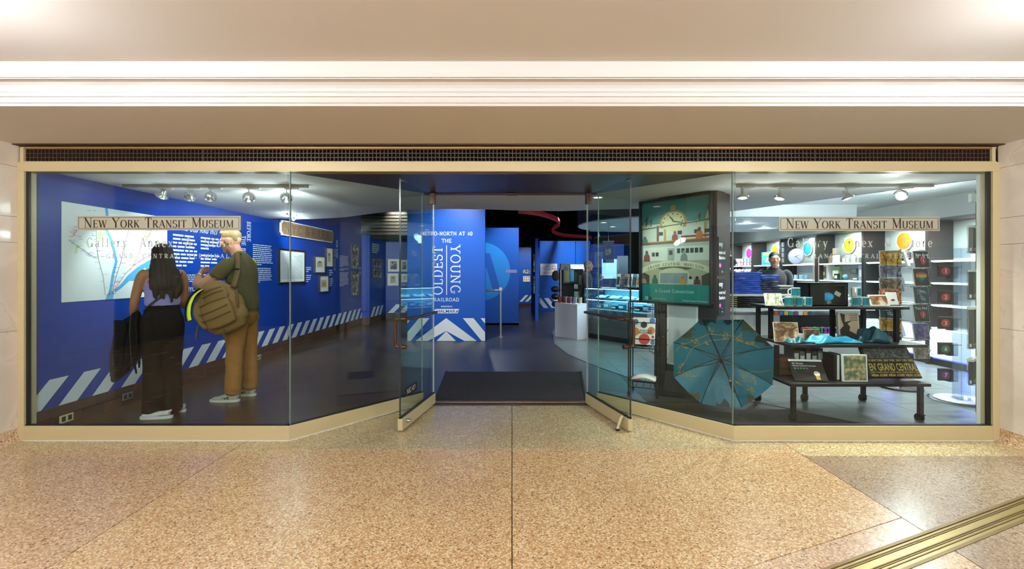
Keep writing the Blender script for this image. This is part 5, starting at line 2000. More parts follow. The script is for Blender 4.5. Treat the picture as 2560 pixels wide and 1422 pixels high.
mid = hub - ud * .13 + Vector((.06, 0, -.10))
MB().tube([hub + ud * .14, hub + ud * .02, mid], .005, 8).build('shaft', M_bronze_dk, um, smooth=True)
MB().tube([mid, mid + (sh_end - mid) * .35], [.011, .013], 10).build('handle_collar', M_chrome, um, smooth=True)
MB().tube([mid + (sh_end - mid) * .3, mid + (sh_end - mid) * .6, sh_end], [.014, .017, .015], 10).build('handle', M_black, um, smooth=True)
MB().ball(tuple(mid + (sh_end - mid) * .2), .016, 10, 6).build('release_button', M_chrome, um, smooth=True)


def gold(pts, w=.003):
    """print line on the inside of the canopy through (r, angle) points"""
    ps = []
    for (r0, a0), (r1, a1) in zip(pts, pts[1:]):
        n = max(2, int(abs(a1 - a0) / 6) + 1)
        for i in range(n):
            ps.append((r0 + (r1 - r0) * i / n, a0 + (a1 - a0) * i / n))
    ps.append(pts[-1])
    q = [us(r, a_, .004) for r, a_ in ps]
    mb = MB()
    mb.tube(q, w, 4)
    return mb


arcs = [[(.62, 40), (.56, 70), (.56, 100), (.62, 125), (.74, 150), (.95, 168)], [(.78, 25), (.60, 45), (.46, 75), (.42, 105), (.48, 135), (.60, 160), (.74, 185), (.9, 200)],
        [(.93, -5), (.80, -12), (.62, -20), (.58, -30)]]
for a_ in arcs:
    gold(a_, .0022).build('gold_arc', M_goldink, canopy)
rr = random.Random(17)
for k, (r, a_, n, s) in enumerate([(.68, 142, 12, .12), (.78, 158, 10, .10), (.66, 108, 11, .11), (.55, 82, 10, .12), (.62, 55, 12, .12), (.70, 38, 10, .10), (.78, 205, 16, .13), (.70, 215, 12, .09),
                                   (.62, -38, 18, .14), (.72, -30, 14, .10), (.80, -45, 12, .09), (.84, 190, 12, .08), (.45, 130, 8, .07), (.60, -55, 9, .07)]):
    pts = []
    p1, p2, f1, f2 = rr.uniform(0, 6), rr.uniform(0, 6), rr.uniform(2.3, 3.8), rr.uniform(2.6, 4.4)
    for i in range(46):
        th = i / 46 * 2 * pi * 1.5
        y_ = s * .62 * (sin(th + p1) + .55 * sin(f1 * th + p2))
        x = s * .62 * (cos(th) + .55 * cos(f2 * th + p1))
        pts.append((min(.97, max(.2, r + y_)), a_ + x * 52))
    gold(pts, .0019).build('gold_figure', M_goldink, canopy)


def patch(r0, a0, a1, col, nm):
    mb = MB()
    nu, nv = 10, 3
    mb.grid(lambda u, v: us(r0 + (.995 - r0) * v + (1 - v) * .06 * sin(pi * u * 2.2), a0 + (a1 - a0) * u, .0035), nu, nv)
    mb.build(nm, col, canopy)


M_arch = mat('stone_print', '5f5b45', .6, vary=.5, vscale=22)
M_archd = mat('dark_stone_print', '24383a', .6, vary=.4, vscale=22)
for r0, a0, a1, c in ((.88, 26, 44, M_archd), (.87, 50, 66, M_arch), (.90, 70, 88, M_archd), (.86, 98, 118, M_archd), (.86, 126, 146, M_arch), (.90, -60, -48, M_arch), (.90, -96, -80, M_archd), (.89, -130, -116, M_arch)):
    patch(r0, a0, a1, c, 'building_print')

# ------------------------------------------------------------------ three tier table
tx0, tx1 = 2.52, 3.80
M_tbl = mat('black_table_metal', '1d1b1a', .42, .3, vary=.15, vscale=8)
tb = thing('tiered_table', 'black three-tier merchandise table on casters behind the right window', 'table', (tx0, 4.07, 0))
TW = tx1 - tx0
YF = [0.0, .14, .31]
YBk = [.75, .78, .81]
ZT = [.35, .677, 1.015]
XO = [(-.03, TW - .05), (.06, TW + .05), (.04, TW + .03)]
shelves = []
for k in range(3):
    mb = MB()
    mb.box(XO[k][0], YF[k], ZT[k] - .026, XO[k][1], YBk[k], ZT[k])
    MBs = mb.build('shelf_board', M_tbl, tb, bevel=.003)


def leg(x, y, z0, z1, caster):
    MB().box(x - .018, y - .018, z0, x + .018, y + .018, z1).build('leg', M_tbl, tb, bevel=.002)
    if caster:
        c = MB()
        for s in (-.014, .014):
            c.tube([(x + s - .008, y + .01, .032), (x + s + .008, y + .01, .032)], .032, 14)
        c.build('caster', M_rubber, tb, smooth=True)
        MB().bx((x, y, .06), (.045, .05, .012)).build('caster_plate', M_tbl, tb)


leg(.025, .05, .06, ZT[0] - .026, True)
leg(TW - .105, .05, .06, ZT[0] - .026, True)
leg(.55, .70, .06, ZT[0] - .026, True)
leg(TW - .12, .70, .06, ZT[2] - .026, True)
leg(.06, .70, .06, ZT[2] - .026, True)
leg(.10, .54, ZT[1], ZT[2] - .026, False)
leg(.02, .30, ZT[0], ZT[1] - .026, False)
leg(TW - .06, .36, ZT[1], ZT[2] - .026, False)
leg(TW - .10, .30, ZT[0], ZT[1] - .026, False)
leg(.78, .62, ZT[1], ZT[2] - .026, False)
TO = Vector((tx0, 4.07, 0))


def on(k, px, Yd):
    """world spot on shelf k under a pixel column, Yd behind the table front"""
    Y = 4.07 + Yd
    return Vector((PX(px, Y), Y, ZT[k] + .001))


# mugs
M_mugw = mat('white_glaze', 'e8ebe8', .18, coat=.3)
M_mugt = ramp_mat('teal_mug_print', [(.2, '16566f'), (.5, '1f7f8c'), (.8, '3fa39c')], .2, 5, 4, coat=.3)
M_mugb = mat('mug_inside', 'd8dcda', .3)
mug_src = None


def mug(loc, rz, label):
    global mug_src
    if mug_src is None:
        m = thing('souvenir_mug', label, 'mug', loc, rz, 'teal souvenir mugs on the tiered table')
        MB().lathe([(.034, 0), (.039, .004), (.040, .010), (.040, .086), (.0405, .090), (.037, .090), (.036, .086), (.036, .012), (.002, .010)], 24).build('cup', M_mugw, m, smooth=True)
        mb = MB()
        n = 16
        for i in range(n):
            a0, a1 = radians(-150 + 285 * i / n - 30), radians(-150 + 285 * (i + 1) / n - 30)
            mb.add([(.0406 * cos(a0), .0406 * sin(a0), .010), (.0406 * cos(a1), .0406 * sin(a1), .010), (.0406 * cos(a1), .0406 * sin(a1), .082), (.0406 * cos(a0), .0406 * sin(a0), .082)], [(0, 1, 2, 3)])
        mb.build('printed_wrap', M_mugt, m, smooth=True)
        hp = [Vector((cos(a_) * .026 * .9, 0, sin(a_) * .030)) for a_ in [radians(q) for q in range(-100, 101, 20)]]
        rot = Matrix.Rotation(radians(160), 4, 'Z')
        MB().tube([rot @ Vector((.042 + p.x + .0, 0, .046 + p.z)) for p in hp], .0055, 8).build('handle', M_mugw, m, smooth=True)
        e = MB()
        e.prism([(0, .0), (.004, .006), (0, .012), (-.004, .006)], -.0412, -.0406, 'xz')
        e.build('gold_mark', M_goldink, m, loc=(0, 0, .05))
        mug_src = m
        return m
    m = twin(mug_src)
    m.location = loc
    m.rotation_euler = (0, 0, rz)
    m['label'] = label
    return m


Ym = .42
for px, up2, rz, lab in ((1973, 0, -.3, 'leftmost teal mug in the lower row on the table top, left group'), (1996, 0, .35, 'middle teal mug in the lower row on the table top, left group'), (2019, 0, .6, 'rightmost teal mug of the left group, against the black box'),
                         (1989, 1, .0, 'teal mug with white handle stacked on top of the left group'), (2139, 0, .2, 'lower teal mug just right of the black box'),
                         (2162, 0, .5, 'rightmost teal mug on the table top near the open album'), (2140, 1, 1.2, 'teal mug stacked on top of the right group')):
    q = on(2, px, Ym)
    q.z += up2 * .092
    mug(q, rz, lab)


def leaning(name, label, cat, k, px0, px1, Yd, h, tilt, m, border=None, thick=.012, rz=0.0, group=None):
    q = on(k, px0, Yd)
    w = PX(px1, 4.07 + Yd) - q.x
    q.z += thick * sin(radians(tilt)) + .001
    t = thing(name, label, cat, q, rz, group)
    xf = Matrix.Rotation(radians(-tilt), 4, 'X')
    MB().box(0, 0, 0, w, thick, h, xf=xf).build('body', border or M_tag, t, bevel=.001)
    i = .012 if border else .004
    MB().box(i, -.0012, i, w - i, 0, h - i, xf=xf).build('picture', m, t)
    if tilt > 3:
        y_t, z_t = h * sin(radians(tilt)), h * cos(radians(tilt))
        MB().add([(w * .4, y_t * .8 + thick, z_t * .8), (w * .6, y_t * .8 + thick, z_t * .8), (w * .6, y_t + .07, 0), (w * .4, y_t + .07, 0)], [(0, 1, 2, 3)]).build('strut', M_black, t, solid=.003)
    return t, xf, w


ART1 = ramp_mat('hall_photograph', [(.25, '2c2018'), (.45, '7c5638'), (.55, 'b98c5c'), (.7, 'd8cfc0'), (.85, '5d6a5a')], .3, 17, 8, distort=.8, coat=.4)
ART2 = ramp_mat('light_rays_photograph', [(.3, '3a3a2c'), (.5, 'a3a68c'), (.65, 'e4e2cc'), (.8, '8f7a50')], .25, 22, 7, coat=.4, stretch=(2, 1, .5))
ART3 = ramp_mat('garden_map_print', [(.25, '3d5a48'), (.45, '6b7d5a'), (.55, 'b09a70'), (.66, 'd9c9a4'), (.75, 'b0583c')], .5, 24, 8)
leaning('photo_pack', 'shiny wrapped photograph leaning at the left end of the table top', 'print', 2, 1914, 1954, .40, .135, 30, ART2, rz=-.25)
leaning('open_album', 'brown photograph album leaning right of the mugs on the table top', 'album', 2, 2178, 2226, .36, .115, 22, ART1, M_cornice, rz=.0)
t, xf, w = leaning('lip_card', 'white card with a red lip drawing at the right end of the table top', 'card', 2, 2222, 2250, .50, .13, 14, M_tag, rz=.1)
mb = MB()
for s in (1, -1):
    mb.prism([(w * .25, .05), (w * .5, .05 - s * .012), (w * .75, .05), (w * .5, .05 + s * .004)], -.003, -.0015, 'xz', xf=xf)
mb.build('lip_drawing', mat('lip_red', 'b03a34', .5), t)
leaning('wide_print', 'red and brown print standing behind the album on the table top', 'print', 2, 2205, 2252, .62, .16, 8, ART1, mat('brick_red_card', 'b25a45', .5))
# black box with a window
q = on(2, 2023, .40)
w = PX(2120, 4.47) - q.x
t = thing('display_box', 'black cube box with clear window holding a blue glass globe on the table top', 'box', q)
mb = MB()
hB = .228
for bb_ in ((0, 0, 0, w, .25, .012), (0, 0, hB - .012, w, .25, hB), (0, 0, 0, .012, .25, hB), (w - .012, 0, 0, w, .25, hB), (0, .238, 0, w, .25, hB), (0, 0, 0, w * .40, .012, hB), (w * .92, 0, 0, w, .012, hB), (w * .4, 0, 0, w * .92, .012, .02), (w * .4, 0, hB - .03, w * .92, .012, hB)):
    mb.box(*bb_)
mb.build('carton', M_black, t, bevel=.001)
MB().box(w * .40, .004, .02, w * .92, .007, hB - .03).build('window', M_sleeve, t)
g = thing('glass_globe', 'bright blue glass globe inside the black window box', 'ornament', q + Vector((w * .66, .10, .013)))
MB().lathe([(.03, 0), (.034, .004), (.034, .03), (.02, .036)], 16).build('base', M_steel, g, smooth=True)
MB().ball((0, 0, .075), (.052, .05, .042), 16, 10).build('globe', mat('glowing_blue_glass', '1fa0d8', .1, emit=.5), g, smooth=True)  # glow put into the glass colour, no lamp inside
MB().box(-.03, -.06, .10, .03, -.055, .14, xf=Matrix.Rotation(.5, 4, 'Y')).build('paper_tag', M_tag, g)

# middle shelf
leaning('hall_print', 'large hall photograph leaning at the left of the middle shelf', 'print', 1, 1937, 1996, .30, .19, 12, ART1, rz=-.1)
leaning('hall_print', 'smaller hall photograph standing right of the large one on the middle shelf', 'print', 1, 2010, 2050, .34, .115, 6, ART1)
t, xf, w = leaning('history_book', 'tan history book with black engraving standing on the middle shelf', 'book', 1, 2098, 2150, .42, .275, 4, mat('tan_cover', 'c9ae92', .5, vary=.06), mat('book_pages', 'd8cdb8', .6), thick=.03)
MB().prism([(.015, .02), (w * .85, .015), (w * .8, .06), (w * .5, .09), (w * .55, .13), (w * .42, .16), (w * .65, .19), (w * .3, .175), (w * .32, .25), (.02, .262), (.03, .2), (.05, .14), (.012, .10)], -.0035, -.0015, 'xz', xf=xf).build('engraving', mat('engraving_ink', '2f2b22', .6, vary=.4, vscale=40), t)
for k, (s, zq) in enumerate((('Grand', .235), ('Central', .212), ('Terminal', .189))):
    o = serif_text('cover_word', s, .014, M_ink, t, (w * .56, -.0045 + zq * .07, zq), fit=w * .36)
# scarves
def cloth(name, label, k, px0, px1, Yd, dp, hh, m, seed, cat='scarf'):
    q = on(k, px0, Yd)
    w = PX(px1, 4.07 + Yd) - q.x
    t = thing(name, label, cat, q)
    rr = random.Random(seed)
    ph = [rr.uniform(0, 6) for _ in range(6)]

    def fn(u, v):
        e = min(1, 7 * u * (1 - u)) * min(1, 6 * v * (1 - v))
        z = hh * e * (.45 + .28 * sin(9 * u + ph[0] + 3 * v) + .2 * sin(17 * u + ph[1] - 6 * v) + .22 * sin(11 * v + ph[2] + 2 * sin(5 * u)))
        return (u * w + .02 * sin(8 * v + ph[3]), v * dp + .03 * sin(5 * u + ph[4]), max(.001, z) + .006)
    MB().grid(fn, 40, 16).build('folds', m, t, smooth=True, solid=.006)
    return t


cloth('folded_scarf', 'dark teal folded scarf lying at the left on the middle shelf', 1, 1975, 2030, .20, .14, .055, mat('teal_silk', '0f5a68', .35, vary=.3, vscale=12), 3)
cloth('loose_scarf', 'bright turquoise silk scarf spread across the middle shelf', 1, 2036, 2160, .19, .20, .075, mat('turquoise_silk', '1c8aad', .4, vary=.25, vscale=9), 5)
cloth('dark_scarf', 'dark blue bunched scarf at the right on the middle shelf', 1, 2158, 2232, .24, .22, .16, mat('dark_teal_silk', '1c4656', .4, vary=.3, vscale=9), 8)
# lower shelf
q = on(0, 1940, .36)
t = thing('cardboard_carton', 'brown cardboard carton at the back left of the bottom shelf', 'box', q)
MB().box(0, 0, 0, .19, .22, .165).build('carton', mat('brown_cardboard', '6e4c34', .7, vary=.1), t, bevel=.002)
MB().box(.0, -.001, .12, .19, .221, .124).build('seam', mat('cardboard_seam', '4c3424', .7), t)
for k in range(5):
    px = 1985 + k * 15
    q = on(0, px, .46)
    t = thing('grey_book', ORD[k] + ' grey spined book from the left at the back of the bottom shelf', 'book', q, 0, 'books at the back of the bottom shelf')
    hh = .24 - (k % 2) * .03
    MB().box(0, 0, 0, .05, .17, hh).build('cover', mat('book_grey_%d' % (k % 3), ['4a4b45', '6a6a62', '3a3a38'][k % 3], .5, vary=.1), t, bevel=.002)
    MB().box(.004, -.001, hh * .55, .046, 0, hh * .8).build('spine_label', M_tag, t)
t, xf, w = leaning('station_mat', 'black pouch reading 42 Street Grand Central Terminal leaning on the bottom shelf', 'souvenir', 0, 1987, 2066, .09, .215, 38, mat('black_pouch', '16181a', .35, vary=.2, vscale=20, coat=.5), M_black, rz=-.12)
for nm, s, h, z in (('street_word', '42 Street', .017, .165), ('terminal_word', 'Grand Central Terminal', .014, .143)):
    me = plain_text(nm, s, h, M_print, t, (0, 0, 0), bold=.02, fit=.10 if '42' in s else .20)
    for v in me.data.vertices:
        v.co = xf @ Vector((v.co.x + .02, -.003, v.co.z + z))
MB().box(.0, -.004, .195, w, .001, .215, xf=xf).build('hang_header', M_whitegloss, t)
for k, c in enumerate(('7d858a', '2f8a4e', '2f8a4e', '2f8a4e', '9a3fa0')):
    MB().lathe([(.003, .0), (.009, .0), (.009, .002)], 14, xf=xf @ Matrix.Translation((.035 + k * .026, -.003, .122)) @ Matrix.Rotation(pi / 2, 4, 'X')).build('route_bullet', mat('bullet_' + c, c, .4), t)
MB().lathe([(.002, 0), (.026, 0), (.026, .003)], 18, xf=xf @ Matrix.Translation((w * .72, -.003, .07)) @ Matrix.Rotation(pi / 2, 4, 'X')).build('clock_picture', mat('cream_dial', 'd9cfa8', .4), t)
MB().box(w * .66, -.006, .01, w * .78, -.003, .05, xf=xf).build('clock_base_picture', mat('gold_picture', 'b08a4a', .4), t)
for k in range(2):
    q = on(0, 2085 + k * 14, .14)
    t = thing('black_book', ['left', 'right'][k] + ' black spined book standing beside the framed garden print', 'book', q, -.05)
    MB().box(0, 0, 0, .028, .17, .235).build('cover', M_black, t, bevel=.002)
    MB().box(.0285, .004, .004, .052, .168, .230).build('pages', M_tag, t)
t, xf, w = leaning('garden_print', 'white framed colourful garden picture standing on the bottom shelf', 'picture', 0, 2108, 2170, .07, .245, 3, ART3, M_whitegloss, thick=.02)
# tote bag
q = on(0, 2172, .12)
q.z += .02
w = PX(2303, 4.19) - q.x
t = thing('tote_bag', 'black tote bag printed GRAND CENTRAL in gold lying against the bottom shelf', 'bag', q)
TBH = .30
xft = Matrix.Rotation(radians(-24), 4, 'X')
MB().grid(lambda u, v: tuple(xft @ Vector((u * w * (1 - .10 * v) + .0 * v, -.02 * sin(pi * u) * sin(pi * v), v * TBH))), 14, 8).build('bag_front', mat('black_canvas', '14110c', .6, vary=.2, vscale=14), t, smooth=True, solid=.03)
MB().grid(lambda u, v: tuple(xft @ Vector((.01 + u * (w * .9 - .02), -.024 - .012 * sin(pi * u), TBH * .60 + v * TBH * .38))), 12, 4).build('engraved_band', MATS.get('night_scene') or ramp_mat('night_scene', [(.3, '0d0d0d'), (.5, '3c3d3e'), (.65, '6b6c6c')], .6, 24, 8, distort=2.5), t)
M_goldtxt = mat('gold_foil_text', 'c9ac5a', .45, .2)
for nm, s, h, z, f in (('big_words', "EN' GRAND CENTRAL", .066, .065, .93), ('small_words', 'TO NEW YORK  NEW YORK  NEW YORK  NEW', .020, .150, .93), ('small_words', 'NEW YORK NEW YORK NEW YORK NEW YORK', .010, .045, .95), ('flipped_words', 'NEW YORK NEW YORK NEW YORK', .022, .012, .95)):
    o = plain_text(nm, s, h, M_goldtxt, t, (0, 0, 0), bold=.02, fit=w * f)
    for v in o.data.vertices:
        zz_ = v.co.z if nm != 'flipped_words' else (.022 - v.co.z)
        u = v.co.x / w
        v.co = xft @ Vector((v.co.x * (1 - .1 * (z / TBH)) + .008, -.036 - .004 * sin(pi * min(1, max(0, u))), zz_ + z))
MB().tube([xft @ Vector((w * .25, .0, TBH)), xft @ Vector((w * .3, .04, TBH + .03)), xft @ Vector((w * .6, .04, TBH + .03)), xft @ Vector((w * .65, .0, TBH))], .008, 6).build('handle', M_black, t)

# ------------------------------------------------------------------ shop: wall niches along the right
NX0, NX1 = 6.08, 6.45
NH = 2.12
YN = [5.45, 6.70, 7.92, 9.14, 10.36, 11.58, 12.80]
M_niche = mat('black_niche_panel', '16181a', .45, vary=.1)
M_nback = mat('white_niche_back', 'dfe6e6', .5, vary=.02)
M_ngrey = mat('grey_niche_back', '8f9c9b', .35, vary=.04)
DISC = ['d8600f', 'd8600f', 'bccb12', '1a6fc0', 'd8860f', 'c0207f']
NLAB = ['nearest', 'second', 'third', 'fourth', 'fifth', 'farthest']
for k in range(6):
    y0, y1 = YN[k], YN[k + 1]
    t = thing('wall_niche', NLAB[k] + ' lit black wall niche along the right side of the shop', 'shelf unit', (NX0, y0, 0), 0, 'wall niches on the right')
    w = y1 - y0
    dpt = NX1 - NX0
    MB().box(0, w - .05, 0, dpt, w, NH).build('divider', M_niche, t, bevel=.002)
    MB().box(dpt, 0, 0, dpt + .03, w - .05, 1.55).build('back_panel', M_nback, t)
    MB().box(dpt, 0, 1.55, dpt + .03, w - .05, NH).build('grey_panel', M_ngrey, t)
    MB().box(0, 0, NH - .03, dpt, w - .05, NH).build('top_board', M_niche, t)
    for z in (.55, .88, 1.20, 1.52):
        MB().box(.04, .0, z - .02, dpt, w - .05, z).build('shelf_board', M_whitegloss, t)
        MB().box(.05, .02, z - .026, .065, w - .07, z - .020).build('shelf_light', mat('shelf_led', 'f4fbff', .4, emit=5), t)
    MB().box(.02, 0, .12, dpt, w - .05, .52).build('drawer_front', M_whitegloss, t)
    MB().box(.06, 0, .0, dpt, w - .05, .12).build('plinth', M_niche, t)
    MB().box(.045, .02, .10, .06, w - .07, .112).build('plinth_light', mat('blue_led', '3a4dff', .4, emit=4), t)
    mb = MB()
    mb.tube([(dpt - .03, w * .62, 1.86), (dpt - .001, w * .62, 1.86)], .155, 32)
    mb.build('disc_rim', M_whitegloss, t, smooth=True)
    mb = MB()
    mb.tube([(dpt - .036, w * .62, 1.86), (dpt - .029, w * .62, 1.86)], .135, 32)
    dd = mb.build('route_disc', mat('disc_' + DISC[k] + str(k), DISC[k], .4, emit=.25), t, smooth=True)
    lamp('niche_light', 'AREA', (NX0 + .12, y0 + w / 2, NH - .05), 50, 'white', sx=.12, sy=w * .85, target=(NX1, y0 + w / 2, 1.0))
    lamp('niche_blue', 'AREA', (NX0 + .02, y0 + w / 2, .10), 7, 'blue', sx=.05, sy=w * .85, target=(NX0 - .7, y0 + w / 2, 0))


def nspot(px, X=6.20):
    return X * F / (px - 1280)


def goods(kind, label, px, z, w, h, col, X=6.22, dep=.05, extra=None, cat=None, group=None):
    """small shop article standing on a niche shelf, facing the aisle"""
    Y = nspot(px, X)
    t = thing(kind, label, cat or kind.split('_')[-1], (X, Y, z), 0, group)
    m = mat('goods_' + col, col, .45, vary=.3, vscale=22)
    if extra == 'mug':
        MB().lathe([(.032, 0), (.038, .004), (.038, .09), (.034, .09), (.034, .012), (.002, .01)], 16).build('cup', m, t, smooth=True)
        MB().tube([(-.0, -.036, .07), (-.0, -.065, .065), (-.0, -.065, .03), (0, -.036, .02)], .006, 6).build('handle', m, t, smooth=True)
    elif extra == 'frame':
        MB().box(0, 0, 0, dep, w, h).build('frame', M_steel, t, bevel=.004)
        MB().box(-.002, .015, .015, .002, w - .015, h - .015).build('picture', m, t)
    elif extra == 'box':
        MB().box(0, 0, 0, dep, w, h).build('carton', m, t, bevel=.003)
        MB().box(-.002, w * .15, h * .25, .001, w * .85, h * .7).build('label', M_tag, t)
    elif extra == 'tree':
        MB().lathe([(.012, 0), (.012, .02), (.04, .025), (.004, h)], 10).build('cone', m, t, smooth=True)
        MB().ball((0, 0, h), .008, 8, 5).build('star', M_gold, t)
    elif extra == 'ball':
        MB().lathe([(.03, 0), (.03, .015), (.015, .02)], 14).build('stand', M_steel, t)
        MB().ball((0, 0, .02 + h / 2), h / 2, 14, 9).build('globe', m, t, smooth=True)
    return t


S1, S2, S3 = 1.521, 1.201, .881
goods('framed_photo', 'silver photo frame standing beside the taller one on the third niche top shelf', 2081, S1, .12, .15, '7a6646', extra='frame', cat='photo frame')
goods('framed_photo', 'small gold-faced photo frame stacked high in the third niche', 2092, S1 + .16, .12, .13, '8a7250', extra='frame')
goods('sample_box', 'pale box supporting the upper photo frame in the third niche', 2093, S1, .13, .155, 'cfd8d2', extra='box')
for k, px in enumerate((2112, 2122, 2140, 2150)):
    goods('white_mug', ORD[k] + ' white mug from the left on the top shelf of the third niche', px, S1, .08, .09, 'b9c0b8', extra='mug', cat='mug', group='mugs in the third niche')
for k, px in enumerate((2157, 2163, 2169)):
    goods('tree_ornament', ORD[k] + ' green tree ornament from the left in the third niche', px, S1, .08, .17, '7a8a5a', extra='tree', cat='ornament')
t = goods('clock_ornament_box', 'tall white box with golden clock ornament in its window, third niche', 2070, S2, .40, .29, 'e4e8e4', dep=.14, cat='box')
MB().box(0, 0, 0, .14, .40, .29).build('carton', M_whitegloss, t, bevel=.003)
MB().box(-.003, .05, .03, .001, .20, .26).build('window_picture', mat('gold_ornament_picture', '9a834e', .4, .3, vary=.5, vscale=24), t, bevel=.0)
MB().tube([(-.005, .12, .12), (-.002, .12, .12)], .035, 16).build('dial', M_tag, t)
goods('postcard_set', 'green and ochre postcard standing on the middle shelf of the third niche', 2098, S2, .20, .26, '7f9a6c', extra='box', cat='card')
goods('dark_card', 'small black card with red print in the third niche', 2094, S2, .10, .12, '2a2c2e', X=6.14, extra='box', cat='card')
goods('blue_ornament', 'light blue ball ornament on the middle shelf of the third niche', 2114, S2, .08, .09, '6fb4d0', extra='ball', cat='ornament')
goods('framed_card', 'small green landscape card on the third niche back', 2142, S2 + .12, .16, .10, '9aa88c', X=6.35, extra='frame', cat='card')
goods('magnet_pair', 'pair of dark magnets low on the middle shelf of the third niche', 2144, S2, .13, .06, '56666e', extra='box', cat='magnet')
goods('calendar', 'lilac calendar standing at the right end of the third niche', 2163, S2 + .0, .16, .27, 'a9b0cc', extra='box', cat='calendar')
goods('booklet', 'pale blue booklet low at the right end of the third niche', 2163, S3, .17, .24, 'b8d4e0', extra='box', cat='booklet')
# clock
Yc_ = nspot(1995)
t = thing('wall_clock', 'round silver-blue clock with black hands standing in the fourth niche', 'clock', (6.16, Yc_, S1 + .165), 0)
t.rotation_euler = (0, 0, radians(-62))
MB().lathe([(.17, -.02), (.175, 0), (.17, .02), (.155, .022)], 32, xf=Matrix.Rotation(pi / 2, 4, 'X')).build('case', M_steel, t, smooth=True)
MB().lathe([(.002, .023), (.154, .0225)], 32, xf=Matrix.Rotation(pi / 2, 4, 'X')).build('dial', mat('clock_dial', '6f7890', .3, vary=.2, vscale=12), t)
mb = MB()
_strip(mb, [(-.02, -.005), (.10, .035)], [.012, .006], -.026)
_strip(mb, [(-.01, .015), (.11, -.085)], [.009, .005], -.027)
mb.build('hands', M_ink, t)
for k, px in enumerate((1978, 1990, 2003, 2017)):
    goods('blue_mug', ORD[k] + ' blue printed mug from the left in the fourth niche', px, S2, .08, .09, '9cc4dc', extra='mug', cat='mug', group='mugs in the fourth niche')
for k in range(4):
    Y = nspot(2034 + k * 4, 6.12)
    t = thing('pink_lanyard', ORD[k] + ' pale pink lanyard hanging at the right of the fourth niche', 'lanyard', (6.12, Y, S1 + .12), 0, 'lanyards in the fourth niche')
    MB().box(-.004, -.012, -.62, .004, .012, 0).build('ribbon', mat('pink_ribbon', 'cfae9f', .6, vary=.2, vscale=20), t)
    MB().tube([(0, 0, 0), (0, 0, .03), (.25, 0, .03)], .004, 6).build('hook', M_chrome, t)
# fifth niche
Yd_ = nspot(1925)
t = thing('blue_game_box', 'large blue illustrated board game box in the fifth niche', 'box', (6.14, Yd_, S1 + .001), 0)
t.rotation_euler = (0, 0, radians(-90))
MB().box(-.26, 0, .0, .26, .06, .31).build('carton', mat('game_blue', '2f7fc0', .4, vary=.45, vscale=10), t, bevel=.003)
MB().box(-.18, -.002, .23, .18, .001, .28).build('title_strip', mat('game_orange', 'd98a3a', .4), t)
MB().prism([(-.1, .08), (.2, .05), (.12, .2), (-.02, .16)], -.003, 0, 'xz').build('illustration', mat('game_white', 'd8e0e4', .4, vary=.3, vscale=18), t)
for k in range(4):
    goods('wrapped_card', ORD[k] + ' red printed card from the top, right edge of the fifth niche', 1955, S1 + .40 - k * .12, .14, .10, 'b0524a', X=6.10, extra='frame', cat='card')
goods('dark_card', 'dark card hanging low in the fifth niche', 1957, S2, .14, .14, '3b4150', X=6.12, extra='box', cat='card')
# sixth niche: small boxed toys in two rows
TC = ['c0486a', '6a7fd0', 'c84a4a', '7a9fd8', 'd0607a', '3f9a6a', '5b8ad0', '4fae7c']
for r in range(2):
    for k in range(6):
        goods('toy_box', '%s little toy box from the left, %s row of the farthest niche' % (ORD[k], ['lower', 'upper'][r]), 1842 + k * 8, S1 + r * .10, .12, .09, TC[(k + 3 * r) % 8], X=6.14, extra='box', cat='box', group='toy boxes in the farthest niche')
for k in range(5):
    goods('soft_toy', ORD[k] + ' pale soft toy from the left on the farthest niche middle shelf', 1840 + k * 9, S2 + .1, .1, .11, ['e0d8d0', 'd6d070', 'b06ab0', 'dcdce0', 'd8c0c8'][k], X=6.14, extra='ball', cat='toy')
# brown book wall beyond
t = thing('book_shelf', 'wooden shelf of coloured boxes at the far end of the shop', 'shelf', (5.35, 12.6, 0))
for z in (.9, 1.15, 1.38, 1.60, 1.82):
    MB().box(0, 0, z - .03, .75, .25, z).build('shelf_board', mat('brown_wood_shelf', '7d5a3c', .6, vary=.15), t)
MB().box(0, .25, 0, .75, .28, 2.1).build('back', mat('dark_wood_back', '3b2f28', .6), t)
MB().box(-.03, 0, 0, 0, .28, 2.1).build('side', mat('dark_wood_back', '3b2f28', .6), t)
rr = random.Random(77)
PAL = ['c24a3a', '3a6fb0', 'd0b04a', '2f8a72', '7a3f6a', 'd8d8d0', 'e08a3a', '2f4a6a']
for r, z in enumerate((1.15, 1.38, 1.60)):
    for k in range(7):
        o = thing('coloured_box', '%s coloured box from the left, %s shelf of the far wooden shelf' % (ORD[k], ['lower', 'middle', 'upper'][r]), 'box', (5.38 + k * .10, 12.62, z + .001), 0, 'coloured boxes on the far shelf')
        hh = rr.uniform(.10, .15)
        MB().box(0, 0, 0, .085, .12, hh).build('carton', mat('pal_%d' % ((k + r * 3) % 8), PAL[(k + r * 3) % 8], .5, vary=.3, vscale=20), o, bevel=.002)
        MB().box(.015, -.002, hh * .3, .07, .001, hh * .7).build('label', M_tag, o)
for k, (px, py) in enumerate(((1822, 655), (1826, 690))):
    o = thing('baseball_hat', ['upper', 'lower'][k] + ' black hat on a stand at the left end of the shop', 'hat', P(px, py, 9.8 - k * .55))
    MB().ball((0, 0, 0), (.15, .17, .13), 16, 10).build('crown', M_black, o, smooth=True)
    MB().prism([(-.14, -.06), (.10, -.16), (.06, -.25), (-.16, -.20)], -.04, -.025, 'xy').build('brim', M_black, o, bevel=.004)
    MB().tube([(0, 0, .005 - o.location.z), (0, 0, 0)], .012, 8).build('stand', M_steel, o)

